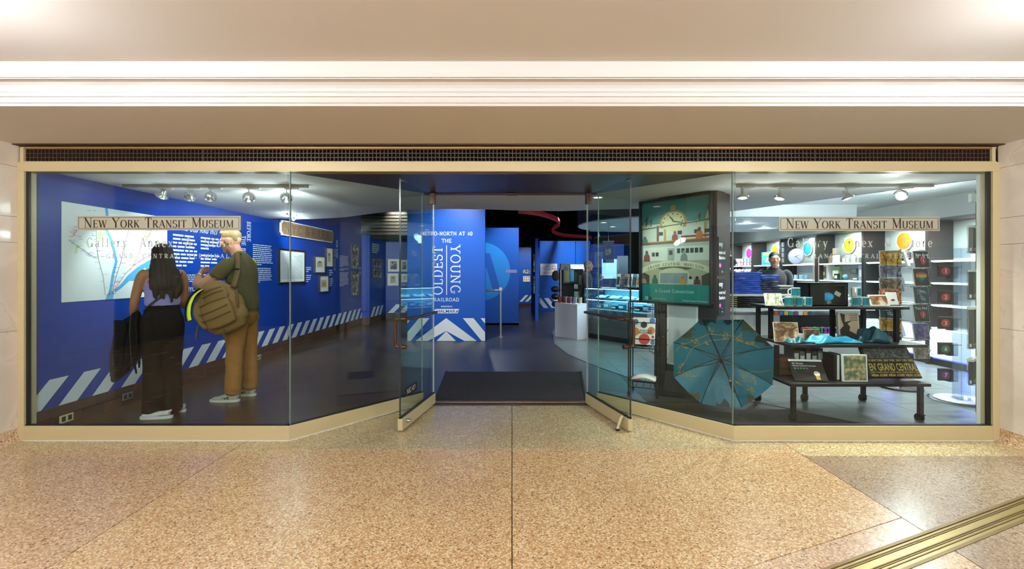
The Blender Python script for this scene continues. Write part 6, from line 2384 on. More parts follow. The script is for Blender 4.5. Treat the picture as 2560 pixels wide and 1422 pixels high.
# ------------------------------------------------------------------ white island with folded shirts
IX0, IX1, IY0, IY1 = 2.86, 4.75, 5.95, 6.75
isl = thing('shirt_island', 'white display island stacked with folded shirts in the middle of the shop', 'display table', (IX0, IY0, 0))
IW_, ID_ = IX1 - IX0, IY1 - IY0
zA_, zB_, zC_ = PZ(735, 6.05), PZ(770, 5.98), .62
MB().box(.05, .10, 0, IW_ - .05, ID_, .78).build('base', M_whitegloss, isl, bevel=.004)
MB().box(0, 0, zB_ - .03, IW_, ID_, zB_).build('shelf_board', M_whitegloss, isl, bevel=.003)
MB().box(.02, .06, zA_ - .025, IW_ - .3, ID_, zA_).build('shelf_board', M_whitegloss, isl, bevel=.003)
for x in (.03, .95, IW_ - .34):
    MB().box(x, .42, zB_, x + .02, ID_ - .02, zA_ - .025).build('shelf_support', M_whitegloss, isl)
MB().box(.70, .0, .52, IW_ - .06, .10, .545).build('lower_ledge', M_whitegloss, isl)
MB().box(.70, .09, .545, IW_ - .06, .102, .78).build('recess_shade_sheet', M_black, isl)  # black sheet stands in for the shade behind the ledge
for bb_ in ((-.0, -.02, zA_ + .0, .01, ID_, zA_ + .16),):
    MB().box(*bb_).build('end_guard', M_acrylic, isl)


def shirt(loc, w, d_, h, m, label, seed, group, rz=0.0, name='folded_shirt'):
    t = thing(name, label, 'shirt', loc, rz, group)
    rr = random.Random(seed)
    p1, p2, p3 = rr.uniform(0, 6), rr.uniform(0, 6), rr.uniform(0, 6)
    n = 10

    def fn(u, v):
        # closed tube of folds: u along the width, v around the section
        a_ = 2 * pi * v
        x = (u - .5) * w * (1 + .03 * sin(6 * a_ / 2 + p1))
        y_ = d_ / 2 * (abs(cos(a_)) ** .35) * (1 if cos(a_) > 0 else -1) * (1 + .02 * sin(7 * u + p2))
        z = h * .43 * (abs(sin(a_)) ** .5) * (1 if sin(a_) > 0 else -1) + h * .06 * sin(9 * u + p3)
        return (x, y_, z + h * .5)
    mb = MB()
    mb.grid(fn, 12, 16)
    mb.build('fold', m, t, smooth=True)
    mb = MB()
    mb.grid(lambda u, v: (-w / 2 + u * w, -d_ / 2 - .004 - .016 * sin(pi * v) * (.6 + .5 * sin(5 * u + p2)) + .006 * sin(12 * u + p1), h * (.06 + .85 * v + .06 * sin(7 * u + p3))), 10, 4)
    mb.build('front_fold', m, t, smooth=True)
    return t


M_sb = mat('royal_blue_cotton', '2154cc', .8, vary=.2, vscale=16, sheen=.3)
M_sn = mat('navy_cotton', '14203f', .8, vary=.25, vscale=16, sheen=.3)
M_sk = mat('black_cotton', '0e0f12', .8, vary=.3, vscale=16, sheen=.3)
M_sg = mat('grey_cotton', '8f8a85', .8, vary=.15, vscale=16, sheen=.3)
M_sy = mat('black_yellow_cotton', '1a1a14', .8, vary=.3, vscale=16)
zt = zA_ + .001
for k in range(11):
    shirt((PX(1866, 6.1) + rr.uniform(-.012, .012), 6.24, zt + k * .0265), .36, .34, .026, M_sb, '%s royal blue folded shirt from the bottom of the blue stack' % ORD[k], k, 'royal blue shirt stack')
for k in range(9):
    shirt((PX(1921, 6.1) + rr.uniform(-.012, .012), 6.24, zt + k * .0285), .24, .34, .028, M_sn if k < 7 else M_sb, '%s navy folded shirt from the bottom of the navy stack' % ORD[k] if k < 7 else '%s blue shirt on top of the navy stack' % ['lower', 'upper'][k - 7], 30 + k, 'navy shirt stack')
for k in range(4):
    shirt((PX(1965, 6.1), 6.26, zt + k * .0285), .26, .32, .028, M_sk if k < 2 else M_sg, ['lowest black shirt of the grey topped stack', 'upper black shirt of the grey topped stack', 'lower grey shirt on the black and grey stack', 'top grey shirt on the black and grey stack'][k], 50 + k, 'grey topped shirt stack')
for k in range(3):
    shirt((PX(2004, 6.1), 6.26, zt + k * .031), .22, .32, .03, M_sk, ['bottom', 'middle', 'top'][k] + ' patterned black shirt at the right end of the island top', 60 + k, 'patterned shirt stack')
for k in range(6):
    o = shirt((PX(1846, 6.0), 6.15, zB_ + .001 + k * .0265), .26, .32, .026, M_sy, '%s yellow-tagged black shirt from the bottom, left under the blue stack' % ORD[k], 70 + k, 'yellow-tagged shirt stack')
    MB().box(-.125, -.178, .006, -.03, -.172, .014).build('size_tag', mat('yellow_tag', 'd8cc3a', .6), o)
for k in range(6):
    shirt((PX(1893, 6.0), 6.15, zB_ + .001 + k * .0265), .28, .32, .026, M_sk, '%s plain black shirt from the bottom of the lower shelf stack' % ORD[k], 80 + k, 'plain black shirt stack')
for k in range(5):
    shirt((PX(1945, 6.0), 6.15, zB_ + .001 + k * .0265), .26, .32, .026, M_sk, '%s black shirt from the bottom, right lower shelf stack' % ORD[k], 90 + k, 'right black shirt stack')
RC = [('8f3a34', 'dark red'), ('b0524a', 'brick red'), ('1f8a5a', 'green'), ('2a9a6a', 'light green'), ('167048', 'deep green'), ('7a2a8f', 'purple'), ('8a3aa0', 'violet'), ('4a4a55', 'grey'), ('6a6a74', 'pale grey'), ('23232a', 'charcoal')]
for k, (c, nm) in enumerate(RC):
    o = thing('rolled_shirt', nm + ' rolled shirt on the low ledge of the island', 'shirt', (PX(2012 + k * 9.5, 5.99), 5.985, .546 + (k % 2) * .0), 0)
    MB().tube([(0, -.03, .042), (0, .045, .042)], .040 if k % 2 else .036, 12).build('roll', mat('roll_' + c, c, .7, vary=.35, vscale=26, sheen=.4), o, smooth=True)
    MB().tube([(0, -.032, .042), (0, -.026, .042)], .018, 10).build('roll_end', mat('roll_end_' + c, c, .8), o, smooth=True)
for k in range(8):
    o = thing('badge_pack', ORD[k] + ' coloured badge pack from the left under the island top', 'badge', (PX(1935 + k * 12, 5.97), 5.955, zB_ - .09))
    MB().box(0, 0, 0, .05, .006, .05).build('card', mat('pal_%d' % (k % 8), PAL[k % 8], .5), o)
    MB().tube([(.025, .003, .05), (.025, .003, .062)], .003, 6).build('hang_loop', M_steel, o)

# ------------------------------------------------------------------ postcard spinner
def art(t, kind, w, h, y, xf=None):
    """front picture of a card"""
    def pl_(name, pts, m, dy=0.0, par=t):
        return MB().prism(pts, y - .0012 - dy, y - dy, 'xz', xf=xf).build(name, m, par)
    full = [(.004, .004), (w - .004, .004), (w - .004, h - .004), (.004, h - .004)]
    bk = mat('card_black', '2a2826', .35, coat=.3)
    if kind in ('here', 'are'):
        pl_('card_front', full, bk)
        c = pl_('red_circle', ell(w * .55, h * .40, w * .20, w * .20, 20), mat('route_red', 'c23b3b', .4), .0008)
        o = plain_text('number', '1', h * .22, M_print, c, bold=.02)
        for v in o.data.vertices:
            q = Vector((v.co.x + w * .52, y - .0035, v.co.z + h * .30))
            v.co = xf @ q if xf else q
        o = plain_text('words', 'You Are', h * .16, M_print, t, bold=.01, fit=w * .8)
        for v in o.data.vertices:
            q = Vector((v.co.x + w * .1, y - .0025, v.co.z + h * .70))
            v.co = xf @ q if xf else q
    elif kind == 'heart':
        pl_('card_front', full, bk)
        hp = []
        for i in range(40):
            a_ = 2 * pi * i / 40
            hp.append((16 * sin(a_) ** 3, 13 * cos(a_) - 5 * cos(2 * a_) - 2 * cos(3 * a_) - cos(4 * a_)))
        hp = [(w * .5 + p[0] / 34 * w * .78, h * .55 + p[1] / 30 * h * .55) for p in hp][::-1]
        zs = [min(p[1] for p in hp), max(p[1] for p in hp)]
        for i, c in enumerate(('7a4a9a', '2f6fc0', '3f9a5a', 'e0c23a', 'e0853a', 'c23b3b')):
            a0 = zs[0] + (zs[1] - zs[0]) * i / 6
            a1 = zs[0] + (zs[1] - zs[0]) * (i + 1) / 6
            # band of the heart between two heights
            xs0 = [p[0] for p in hp]
            def xr(z):
                r = []
                for p, q in zip(hp, hp[1:] + hp[:1]):
                    if (p[1] - z) * (q[1] - z) <= 0 and abs(p[1] - q[1]) > 1e-9:
                        r.append(p[0] + (q[0] - p[0]) * (z - p[1]) / (q[1] - p[1]))
                return (min(r), max(r)) if r else (w * .5, w * .5)
            e = 1e-4
            l0, r0_ = xr(a0 + e)
            l1, r1_ = xr(a1 - e)
            pl_('rainbow_band', [(l0, a0), (r0_, a0), (r1_, a1), (l1, a1)], mat('rainbow_' + c, c, .4), .0008)
    elif kind == 'map':
        pl_('card_front', full, mat('card_teal', '2b4a55', .4, coat=.3))
        mb = MB()
        rr = random.Random(5)
        for i in range(9):
            x, z = w * rr.uniform(.15, .5), h * rr.uniform(.3, .85)
            _strip(mb, [(x, z), (x + w * .2, z + h * rr.uniform(-.1, .05)), (x + w * .35, z - h * .12)], [.004] * 3, y - .0025)
        if xf:
            mb.v = [tuple(xf @ Vector(p)) for p in mb.v]
        tag(mb.build('map_lines', M_print, t), kind='stuff')
    else:
        cols = {'gold': [(.3, '6b4a1e'), (.5, 'b98a2e'), (.7, 'd8b85a')], 'hill': [(.3, '55505a'), (.5, '7a7684'), (.7, 'a9b4cc')], 'hall': [(.3, '4a3828'), (.5, '7a6450'), (.7, 'b8ada0')],
                'purple': [(.3, '2a2550'), (.5, '4a4590'), (.7, 'a58a9a')], 'red': [(.3, '7a2f26'), (.5, 'b0503e'), (.7, 'd89a80')], 'ink': [(.4, '1d1b1a'), (.55, '5a5650'), (.7, 'cfc9bc')]}[kind]
        nm = 'art_' + kind
        pl_('card_front', full, MATS.get(nm) or ramp_mat(nm, cols, .3, 24, 8, coat=.4, distort=.6))


def rack_card(label, p, w, h, kind, rz, tilt=8, grp=None):
    t = thing('postcard', label, 'postcard', p, rz, grp)
    xf = Matrix.Rotation(radians(-tilt), 4, 'X')
    MB().box(0, 0, 0, w, .012, h, xf=xf).build('card_stack', M_tag, t)
    art(t, kind, w, h, 0, xf)
    return t


SX, SY = 4.52, 5.30
sp = thing('postcard_spinner', 'wire postcard spinner rack on a round base behind the tiered table', 'card rack', (SX, SY, 0))
MB().lathe([(.21, 0), (.215, .008), (.205, .022), (.05, .035), (.02, .05)], 32).build('base', mat('dark_grey_metal', '2a2c30', .3, .6), sp, smooth=True)
MB().tube([(0, 0, .03), (0, 0, 1.62)], .012, 10).build('pole', M_steel, sp, smooth=True)
RZL, RZR = radians(-18), radians(10)
rowsL = [(663, .165, 'gold', 'golden skyline'), (693, .14, 'hill', 'grey hillside'), (728, .145, 'hall', 'brown hall'), (760, .15, 'red', 'red topped'), (795, .15, 'map', 'teal map'), (826, .15, 'gold', 'amber portrait'), (848, .10, 'ink', 'black ink sketch')]
rowsR = [(669, .19, 'here', 'upper You Are 1'), (715, .20, 'heart', 'rainbow heart'), (759, .19, 'map', 'teal route map'), (805, .20, 'are', 'lower You Are 1'), (850, .185, 'purple', 'purple night scene'), (897, .14, 'hall', 'dark bridge')]
YL, YR_ = 5.02, 5.08
for k, (py, h, kd, nm) in enumerate(rowsL):
    p = P(2200, py, YL)
    rack_card(nm + ' postcard on the left side of the wire spinner', p, .20, h, kd, RZL, grp='postcards on the spinner')
    mb = MB()
    for q in (.05, .15):
        o = Matrix.Translation(p - Vector((SX, SY, 0))) @ Matrix.Rotation(RZL, 4, 'Z')
        mb.tube([o @ Vector((q - (.04 if q < .1 else -.04), -.012, h * .85)), o @ Vector((q, -.02, h * .35)), o @ Vector((q, -.022, -.01)), o @ Vector((q, .06, -.012))], .0028, 5)
    mb.tube([o @ Vector((0, .05, -.012)), o @ Vector((.20, .05, -.012)), Vector((0, 0, p.z))], .004, 5)
    mb.build('pocket_wire', M_black, sp)
for k, (py, h, kd, nm) in enumerate(rowsR):
    p = P(2288, py, YR_)
    rack_card(nm + ' postcard on the right side of the wire spinner', p, .205, h, kd, RZR, grp='postcards on the spinner')
    mb = MB()
    for q in (.05, .15):
        o = Matrix.Translation(p - Vector((SX, SY, 0))) @ Matrix.Rotation(RZR, 4, 'Z')
        mb.tube([o @ Vector((q - (.04 if q < .1 else -.04), -.012, h * .7)), o @ Vector((q, -.02, h * .3)), o @ Vector((q, -.022, -.012)), o @ Vector((q, .06, -.012))], .0028, 5)
    mb.tube([o @ Vector((0, .05, -.012)), o @ Vector((.20, .05, -.012)), Vector((0, 0, p.z))], .004, 5)
    mb.build('pocket_wire', M_black, sp)
# leaflets edge-on in the middle of the spinner
for k, (px, py) in enumerate(((2256, 690), (2262, 728), (2262, 790), (2258, 842), (2248, 664), (2270, 664))):
    t = thing('side_card', ['first', 'second', 'third', 'fourth', 'fifth', 'sixth'][k] + ' pale card pack seen edge-on in the spinner middle', 'postcard', P(px, py, 5.30), radians(60 - 20 * (k % 2)), 'edge-on cards on the spinner')
    MB().box(0, 0, 0, .16, .02, .17, xf=Matrix.Rotation(radians(-14), 4, 'X')).build('card_stack', mat('side_card_%d' % (k % 3), ['b9b4a0', '8f9496', 'd0cdc2'][k % 3], .4, vary=.2, vscale=12), t)
    MB().tube([(.08, .02, .0), (.08, .08, -.01)], .004, 6).build('clip', M_black, t)
# caps stacked above the spinner
for k, (px, py, c) in enumerate(((2303, 634, '54565f'), (2335, 632, '45474f'), (2275, 616, '2a2826'))):
    t = thing('peaked_hat', ['light grey', 'mid grey', 'black'][k] + ' peaked hat displayed in the second niche', 'hat', (6.24, nspot((2300, 2262, 2228)[k], 6.24), 1.57), radians(250 + k * 20))
    MB().ball((0, 0, .04), (.095, .105, .085), 14, 8).build('crown', mat('cap_' + c, c, .8, vary=.1), t, smooth=True)
    MB().prism([(-.09, -.08), (.09, -.08), (.07, -.19), (0, -.21), (-.07, -.19)], -.005, .006, 'xy').build('brim', mat('cap_' + c, c, .8), t, bevel=.003)

# ------------------------------------------------------------------ clear acrylic stand with route number packs
AX, AY = 4.68, 4.74
ac = thing('acrylic_stand', 'clear acrylic stand on a white round base with hanging route number packs', 'stand', (AX, AY, 0))
MB().lathe([(.27, 0), (.272, .010), (.27, .02), (.002, .02)], 40).build('base_ring', M_acrylic, ac, smooth=True)
MB().lathe([(.22, .021), (.222, .026), (.215, .032), (.002, .033)], 40).build('base_disc', M_whitegloss, ac, smooth=True)
for x0, y0, x1, y1 in ((-.05, -.05, .05, -.045), (-.05, .045, .05, .05), (-.05, -.05, -.045, .05), (.045, -.05, .05, .05)):
    MB().box(x0, y0, .033, x1, y1, 1.60).build('column_wall', M_acrylic, ac)
MB().box(-.06, -.06, .034, .06, .06, .05).build('column_foot', M_acrylic, ac)
for k, (py, num, c) in enumerate(((692, '1', 'b8404a'), (757, '2', 'c23b3b'), (822, '3', 'c8463c'), (886, '6', '2f7a4e'), (951, '7', '7a3f86'))):
    p = P(2346, py, 4.52)
    t = thing('number_pack', ['topmost red-pink circle pack on the acrylic stand', 'red circle pack numbered 2, second from the top', 'orange-red circle pack numbered 3, in the middle', 'green circle pack numbered 6 on the acrylic stand', 'purple circle pack numbered 7, lowest on the stand'][k], 'souvenir', p, radians(-6), 'route number packs')
    w, h = .128, .118
    MB().box(0, 0, 0, w, .014, h).build('pack', mat('pack_black', '1e1b1c', .35, coat=.3), t, bevel=.002)
    MB().box(0, -.001, h - .014, w, .015, h + .002).build('header_card', mat('pack_header', '3a3638', .4), t)
    cc_ = MB().prism(ell(w * .52, h * .48, w * .33, h * .33, 24), -.002, 0, 'xz').build('route_circle', mat('route_' + c, c, .4), t)
    plain_text('number', num, h * .32, M_print, cc_, (w * .52, -.0028, h * .33), bold=.03, align='CENTER')
    MB().tube([(w, .007, h * .8), (w + .10, .02, h * .8)], .004, 6).build('hook', M_chrome, t)
    p2 = P(2376, py + 4, 4.50)
    t2 = thing('card_holder', ['first', 'second', 'third', 'fourth', 'fifth'][k] + ' clear pocket of dark cards from the top of the acrylic stand', 'card holder', p2, radians(12), 'clear pockets on the acrylic stand')
    for b_ in ((0, 0, 0, .10, .003, .12), (0, .045, 0, .10, .048, .12), (0, 0, 0, .003, .048, .12), (.097, 0, 0, .10, .048, .12), (0, 0, 0, .10, .048, .003)):
        MB().box(*b_).build('pocket_wall', M_acrylic, t2)
    MB().box(.006, .006, .004, .05, .042, .115).build('card_stack', mat('dark_card_stack', '3a3836', .4, vary=.3, vscale=20), t2)

# ------------------------------------------------------------------ sleeve rack at the right end
SL = thing('sleeve_rack', 'dark board with hooks of hanging clear sleeves at the right window end', 'rack', (4.40, 4.35, 0))
MB().box(.06, 0, .0, .40, .03, 2.13).build('board', mat('dark_slat_board', '2b2725', .5, vary=.2, vscale=8), SL)
MB().box(-.01, -.002, 2.02, .06, .03, 2.10).build('bracket', M_white, SL)
SLR = [(632, 565), (745, 670), (815, 765), (892, 822), (955, 895)]
for k, (pyb, pyt) in enumerate([(634, 566), (748, 674), (868, 766), (880, 800), (957, 893)]):
    if k == 3:
        continue
    zb_, zt_ = PZ(pyb, 4.25), PZ(pyt, 4.25)
    for j in range(5):
        rowname = ['top', 'second', 'third', '', 'bottom'][k]
        t = thing('hanging_pack', '%s row, %s clear pack from the front on the hooked rack' % (rowname, ORD[j]), 'pack', (4.16 + j * .044, 4.15 + j * .032, zb_), radians(-36), 'clear sleeves on the hooked rack')
        w = .036 if j < 4 else .075
        MB().box(0.003, .003, 0.006, w - .003, .027, zt_ - zb_ - .02).build('contents', mat('sleeve_dark_%d' % ((j + k) % 3), ['8a877c', '3f3b36', '69645a'][(j + k) % 3], .5, vary=.25, vscale=18), t, bevel=.003)
        MB().box(-.004, -.004, 0, w + .004, .034, zt_ - zb_).build('plastic_cover', M_sleeve, t)
        MB().box(-.002, -.006, zt_ - zb_ - .02, w + .002, .036, zt_ - zb_).build('header_card', M_tag, t)
        MB().box(w * .2, -.006, .02, w * .6, -.004, .05).build('price_label', M_tag, t)
    MB().tube([(.07, .0, zt_ - .005), (-.20, -.17, zt_ - .005)], .005, 6).build('hook_rod', M_chrome, SL)

# ------------------------------------------------------------------ track and lamps of the shop
YT = 4.42
tr = thing('lighting_track', 'lighting track under the shop ceiling behind the right window', 'track', (PX(1842, YT), YT, ZTR))
MB().box(0, -.018, -.03, PX(2332, YT) - PX(1842, YT), .018, 0).build('rail', M_track, tr, bevel=.003)
RL = ['leftmost spotlight on the shop track', 'second spotlight from the left on the shop track', 'third spotlight from the left on the shop track', 'rightmost dazzling spotlight on the shop track']
for k, (px, py, aim, e) in enumerate(((1857, 492, (2.1, 4.2, .6), 70), (1949, 494, (2.1, 4.3, .4), 90), (2119, 494, (3.6, 4.0, .3), 90), (2252, 487, (2.6, 3.6, 1.3), 110))):
    spot(px, py, YT, ZTR, RL[k], aim, e, 'white', 'shop track spotlights', cone=95, size=1.0)
# recessed lamps in the raised shop ceiling, spotlights under the canopy
for k, (x, y_) in enumerate(((4.7, 5.4), (5.4, 6.2), (4.4, 6.9), (5.5, 7.9), (4.6, 8.9), (5.5, 9.9), (4.4, 11.0), (5.4, 12.0))):
    t = thing('recessed_downlight', ORD[k] + ' recessed downlight from the window in the shop ceiling', 'downlight', (x, y_, ZI + .30), 0, 'recessed shop downlights')
    MB().lathe([(.075, .001), (.075, -.006), (.055, -.006), (.055, .0)], 24).build('trim_ring', M_whitegloss, t, smooth=True)
    MB().lathe([(.002, -.003), (.054, -.002)], 20).build('lamp_face', M_hot, t)
    lamp('shop_down_and_fill', 'POINT', (x, y_, ZI + .12), 26, 'cool', size=.08)  # added fill point hung below the fitting, brightens the raised ceiling
    lamp('shop_down_and_fill', 'SPOT', (x, y_, ZI + .28), 230, 'cool', target=(x, y_, 0), size=.06, spot=140, blend=.7)
for k, (x, y_) in enumerate(((1.75, 8.7), (2.5, 8.4), (2.1, 9.5), (3.2, 9.0), (3.9, 8.5), (3.3, 10.2))):
    t = thing('canopy_downlight', ORD[k] + ' flat downlight from the left under the round canopy', 'downlight', (x, y_, ZK), 0, 'canopy downlights')
    MB().lathe([(.07, .001), (.07, -.006), (.05, -.006), (.05, .0)], 20).build('trim_ring', M_whitegloss, t, smooth=True)
    MB().lathe([(.002, -.003), (.049, -.002)], 18).build('lamp_face', M_hot, t)
    lamp('canopy_beam', 'SPOT', (x, y_, ZK - .02), 70, 'cool', target=(x, y_, 0), size=.05, spot=130, blend=.7)

t = thing('recessed_downlight', 'added downlight in the front ceiling to brighten the poster', 'downlight', (.98, 5.2, ZI), 0)  # added lamp and fitting, put in to brighten the poster
MB().lathe([(.07, .001), (.07, -.006), (.05, -.006), (.05, .0)], 20).build('trim_ring', M_whitegloss, t, smooth=True)
MB().lathe([(.002, -.003), (.049, -.002)], 18).build('lamp_face', M_hot, t)
lamp('poster_fill_beam', 'SPOT', (.98, 5.2, ZI - .02), 75, 'white', target=(1.85, 4.95, 1.35), size=.05, spot=75, blend=.8)
# black wire magazine rack beside the column
wr = thing('wire_magazine_rack', 'black wire rack with picture books beside the steel column', 'rack', (1.285, 5.02, 0), radians(-25))
mb = MB()
Ww, Wd2, Wh = .30, .26, 1.02
for x in (0, Ww):
    for y_ in (0, Wd2):
        mb.tube([(x, y_, .03), (x, y_, Wh)], .007, 6)
for z in (.09, .16, .52, .62, .80, .95, 1.02):
    mb.tube([(0, 0, z), (Ww, 0, z), (Ww, Wd2, z), (0, Wd2, z)], .005, 5, closed=True)
for k in range(5):
    mb.tube([(k * Ww / 4, 0, .52), (k * Ww / 4, Wd2, .60)], .003, 5)
    mb.tube([(k * Ww / 4, 0, .09), (k * Ww / 4, Wd2, .14)], .003, 5)
mb.build('wire_frame', M_black, wr)
for x in (0, Ww):
    for y_ in (0, Wd2):
        MB().ball((x, y_, .016), .016, 10, 6).build('foot', M_rubber, wr, smooth=True)
W_ = Matrix.Translation(wr.location) @ Matrix.Rotation(radians(-25), 4, 'Z')
t = thing('dotted_picture_book', 'picture book with coloured dots on its cover in the wire rack', 'book', W_ @ Vector((.03, .04, .555)), radians(-25))
xf = Matrix.Rotation(radians(-16), 4, 'X')
MB().box(0, 0, 0, .24, .02, .30, xf=xf).build('cover', M_tag, t, bevel=.002)
for x, z, r_, c in ((.03, .25, .03, '3f6fb0'), (.03, .14, .045, 'd0803a'), (.12, .22, .035, '3a342f'), (.20, .16, .04, 'd0803a'), (.13, .06, .06, 'c8463c'), (.21, .27, .03, '3f6fb0'), (.22, .03, .025, '3f6fb0'), (.22, .09, .015, 'b0406a')):
    pts = clip(clip(ell(x, z, r_, r_, 20), 1, 0, .238), -1, 0, -.002)
    pts = clip(clip(pts, 0, 1, .298), 0, -1, -.002)
    MB().prism(pts, -.003, 0, 'xz', xf=xf).build('cover_dot', mat('dot_' + c, c, .5), t)
for k, (s, z) in enumerate((('YAYOI', .145), ('KUSAMA', .122))):
    o = plain_text('cover_word', s, .020, M_ink, t, bold=.02, fit=.13)
    for v in o.data.vertices:
        v.co = xf @ Vector((v.co.x + .075, -.0045, v.co.z + z))
t = thing('folded_magazine', 'white and red magazine lying on the lowest wire shelf', 'magazine', W_ @ Vector((.02, .02, .155)), radians(-25))
MB().grid(lambda u, v: (u * .26, v * .20, .01 + .03 * sin(pi * u)), 8, 4).build('pages', M_tag, t, smooth=True, solid=.02)
MB().box(.02, -.004, .005, .12, .0, .02).build('red_band', mat('magazine_red', 'b04038', .5), t)
# tall wire stand with licence plates behind
lp = thing('souvenir_stand', 'tall wire stand hung with souvenir plates behind the open right door', 'rack', (2.35, 7.6, 0))
mb = MB()
for x in (0, .52):
    mb.tube([(x, 0, .02), (x, 0, 1.95)], .010, 6)
for z in (.3, .9, 1.0, 1.25, 1.45, 1.6, 1.75, 1.95):
    mb.tube([(0, 0, z), (.52, 0, z)], .006, 5)
mb.tube([(0, -.2, .02), (0, .2, .02)], .010, 6)
mb.tube([(.52, -.2, .02), (.52, .2, .02)], .010, 6)
mb.build('wire_frame', M_steel, lp)
for k, (z, c, nm) in enumerate(((1.28, '2a2f6a', 'dark blue plate'), (1.05, 'cfd4d6', 'white plate'), (.78, '8a3a4a', 'maroon plate'), (.48, 'c9a03a', 'mustard plate'))):
    o = thing('souvenir_plate', nm + ' hanging on the tall wire stand', 'plate', (2.40, 7.575, z))
    MB().box(0, 0, 0, .34, .006, .16).build('plate', mat('plate_' + c, c, .4), o, bevel=.004)
    MB().box(.03, -.002, .05, .31, .0005, .11).build('plate_print', M_print if c != 'cfd4d6' else mat('plate_print_red', 'a03a3a', .4), o)

# ------------------------------------------------------------------ people
def cat_rom(ps, k):
    """smooth run through control tuples, k steps for each gap"""
    out = []
    n = len(ps)
    for i in range(n - 1):
        p0, p1, p2, p3 = ps[max(0, i - 1)], ps[i], ps[i + 1], ps[min(n - 1, i + 2)]
        for s in range(k):
            t = s / k
            out.append(tuple(.5 * (2 * b + (c - a) * t + (2 * a - 5 * b + 4 * c - d_) * t * t + (3 * b - a - 3 * c + d_) * t ** 3)
                             for a, b, c, d_ in zip(p0, p1, p2, p3)))
    out.append(tuple(ps[-1]))
    return out


class Body:
    def __init__(s):
        s.v, s.f, s.fm, s.mats = [], [], [], []

    def mi(s, m):
        if m not in s.mats:
            s.mats.append(m)
        return s.mats.index(m)

    def _add(s, vs, fs, m):
        k = len(s.v)
        s.v += [tuple(v) for v in vs]
        s.f += [tuple(i + k for i in f) for f in fs]
        s.fm += [s.mi(m)] * len(fs)

    def loft(s, m, rows, side=(1, 0, 0), n=18, k=5, xf=None, dome=.6, wrinkle=0.0, seed=1, groove=0.0, gf=11):
        """rows of (x, y, z, a, b): centre and half widths along side and across it"""
        rows = cat_rom(rows, k)
        C = [Vector(r[:3]) for r in rows]
        N = len(C)
        rr = random.Random(seed)
        ph = [rr.uniform(0, 6.3) for _ in range(4)]
        rings = []
        for i in range(N):
            t = (C[min(i + 1, N - 1)] - C[max(i - 1, 0)]).normalized()
            sd = Vector(side)
            sd = (sd - t * sd.dot(t))
            sd = sd.normalized() if sd.length > 1e-5 else t.orthogonal().normalized()
            w = t.cross(sd)
            rings.append((C[i], t, sd, w, max(.002, rows[i][3]), max(.002, rows[i][4])))
        ext = []
        c, t, sd, w, a, b = rings[0]
        d = dome * min(a, b)
        for q in (.25, .6, .9):
            ext.append((c - t * d * sqrt(1 - q * q), t, sd, w, a * q, b * q))
        ext += rings
        c, t, sd, w, a, b = rings[-1]
        d = dome * min(a, b)
        for q in (.9, .6, .25):
            ext.append((c + t * d * sqrt(1 - q * q), t, sd, w, a * q, b * q))
        vs, fs = [], []
        for i, (c, t, sd, w, a, b) in enumerate(ext):
            for j in range(n):
                q = 2 * pi * j / n
                g = 1.0
                if wrinkle:
                    g += wrinkle * (sin(i * 1.1 + ph[0] + 2 * sin(q + ph[1])) * .6 + sin(i * 2.3 + ph[2] + 3 * q) * .4)
                if groove:
                    g += groove * (sin(gf * q + ph[1] + .15 * i) + .6 * sin(gf * 1.7 * q + ph[3] - .1 * i))
                vs.append(c + sd * (a * g * cos(q)) + w * (b * g * sin(q)))
        M_ = len(ext)
        for i in range(M_ - 1):
            for j in range(n):
                fs.append((i * n + j, i * n + (j + 1) % n, (i + 1) * n + (j + 1) % n, (i + 1) * n + j))
        fs.append(tuple(range(n - 1, -1, -1)))
        fs.append(tuple((M_ - 1) * n + j for j in range(n)))
        if xf:
            vs = [xf @ v for v in vs]
        s._add(vs, fs, m)

    def ball(s, m, c, r, xf=None, n=16, k=10):
        b = MB().ball(c, r, n, k)
        vs = [xf @ Vector(v) if xf else v for v in b.v]
        s._add(vs, b.f, m)

    def finish(s, name, parent, voxel=.008, smooth=4, shrink=True):
        me = bpy.data.meshes.new(name)
        me.from_pydata(s.v, [], s.f)
        fix_normals(me)
        o = bpy.data.objects.new(name, me)
        COL.objects.link(o)
        d = o.modifiers.new('skin', 'REMESH')
        d.mode = 'VOXEL'
        d.voxel_size = voxel
        d.adaptivity = 0
        e = o.modifiers.new('soft', 'SMOOTH')
        e.factor = .5
        e.iterations = smooth
        dg = bpy.context.evaluated_depsgraph_get()
        m2 = bpy.data.meshes.new_from_object(o.evaluated_get(dg))
        # colour regions by the nearest source face
        kd = kdtree.KDTree(len(me.polygons))
        for p in me.polygons:
            kd.insert(p.center, p.index)
        kd.balance()
        m2.materials.clear()
        for m in s.mats:
            m2.materials.append(m)
        for p in m2.polygons:
            p.material_index = s.fm[kd.find(p.center)[1]]
            p.use_smooth = True
        if len(s.mats) > 1:                     # even out the seams between skin and cloth
            byv = [[] for _ in m2.vertices]
            idx = [p.material_index for p in m2.polygons]
            vv = [tuple(p.vertices) for p in m2.polygons]
            for i, q in enumerate(vv):
                for v in q:
                    byv[v].append(i)
            for _ in range(4):
                new = list(idx)
                for i, q in enumerate(vv):
                    near = [idx[j] for v in q for j in byv[v]]
                    if min(near) != max(near):
                        new[i] = max(set(near), key=near.count)
                idx = new
            m2.polygons.foreach_set('material_index', idx)
        bpy.data.objects.remove(o)
        m2.name = name
        r = bpy.data.objects.new(name, m2)
        r.cycles.shadow_terminator_offset = .15
        r.cycles.shadow_terminator_geometry_offset = .3
        COL.objects.link(r)
        r.parent = parent
        return r


def skin(c, nm):
    return mat('skin_' + nm, c, .5, vary=.06, vscale=14, spec=.35)


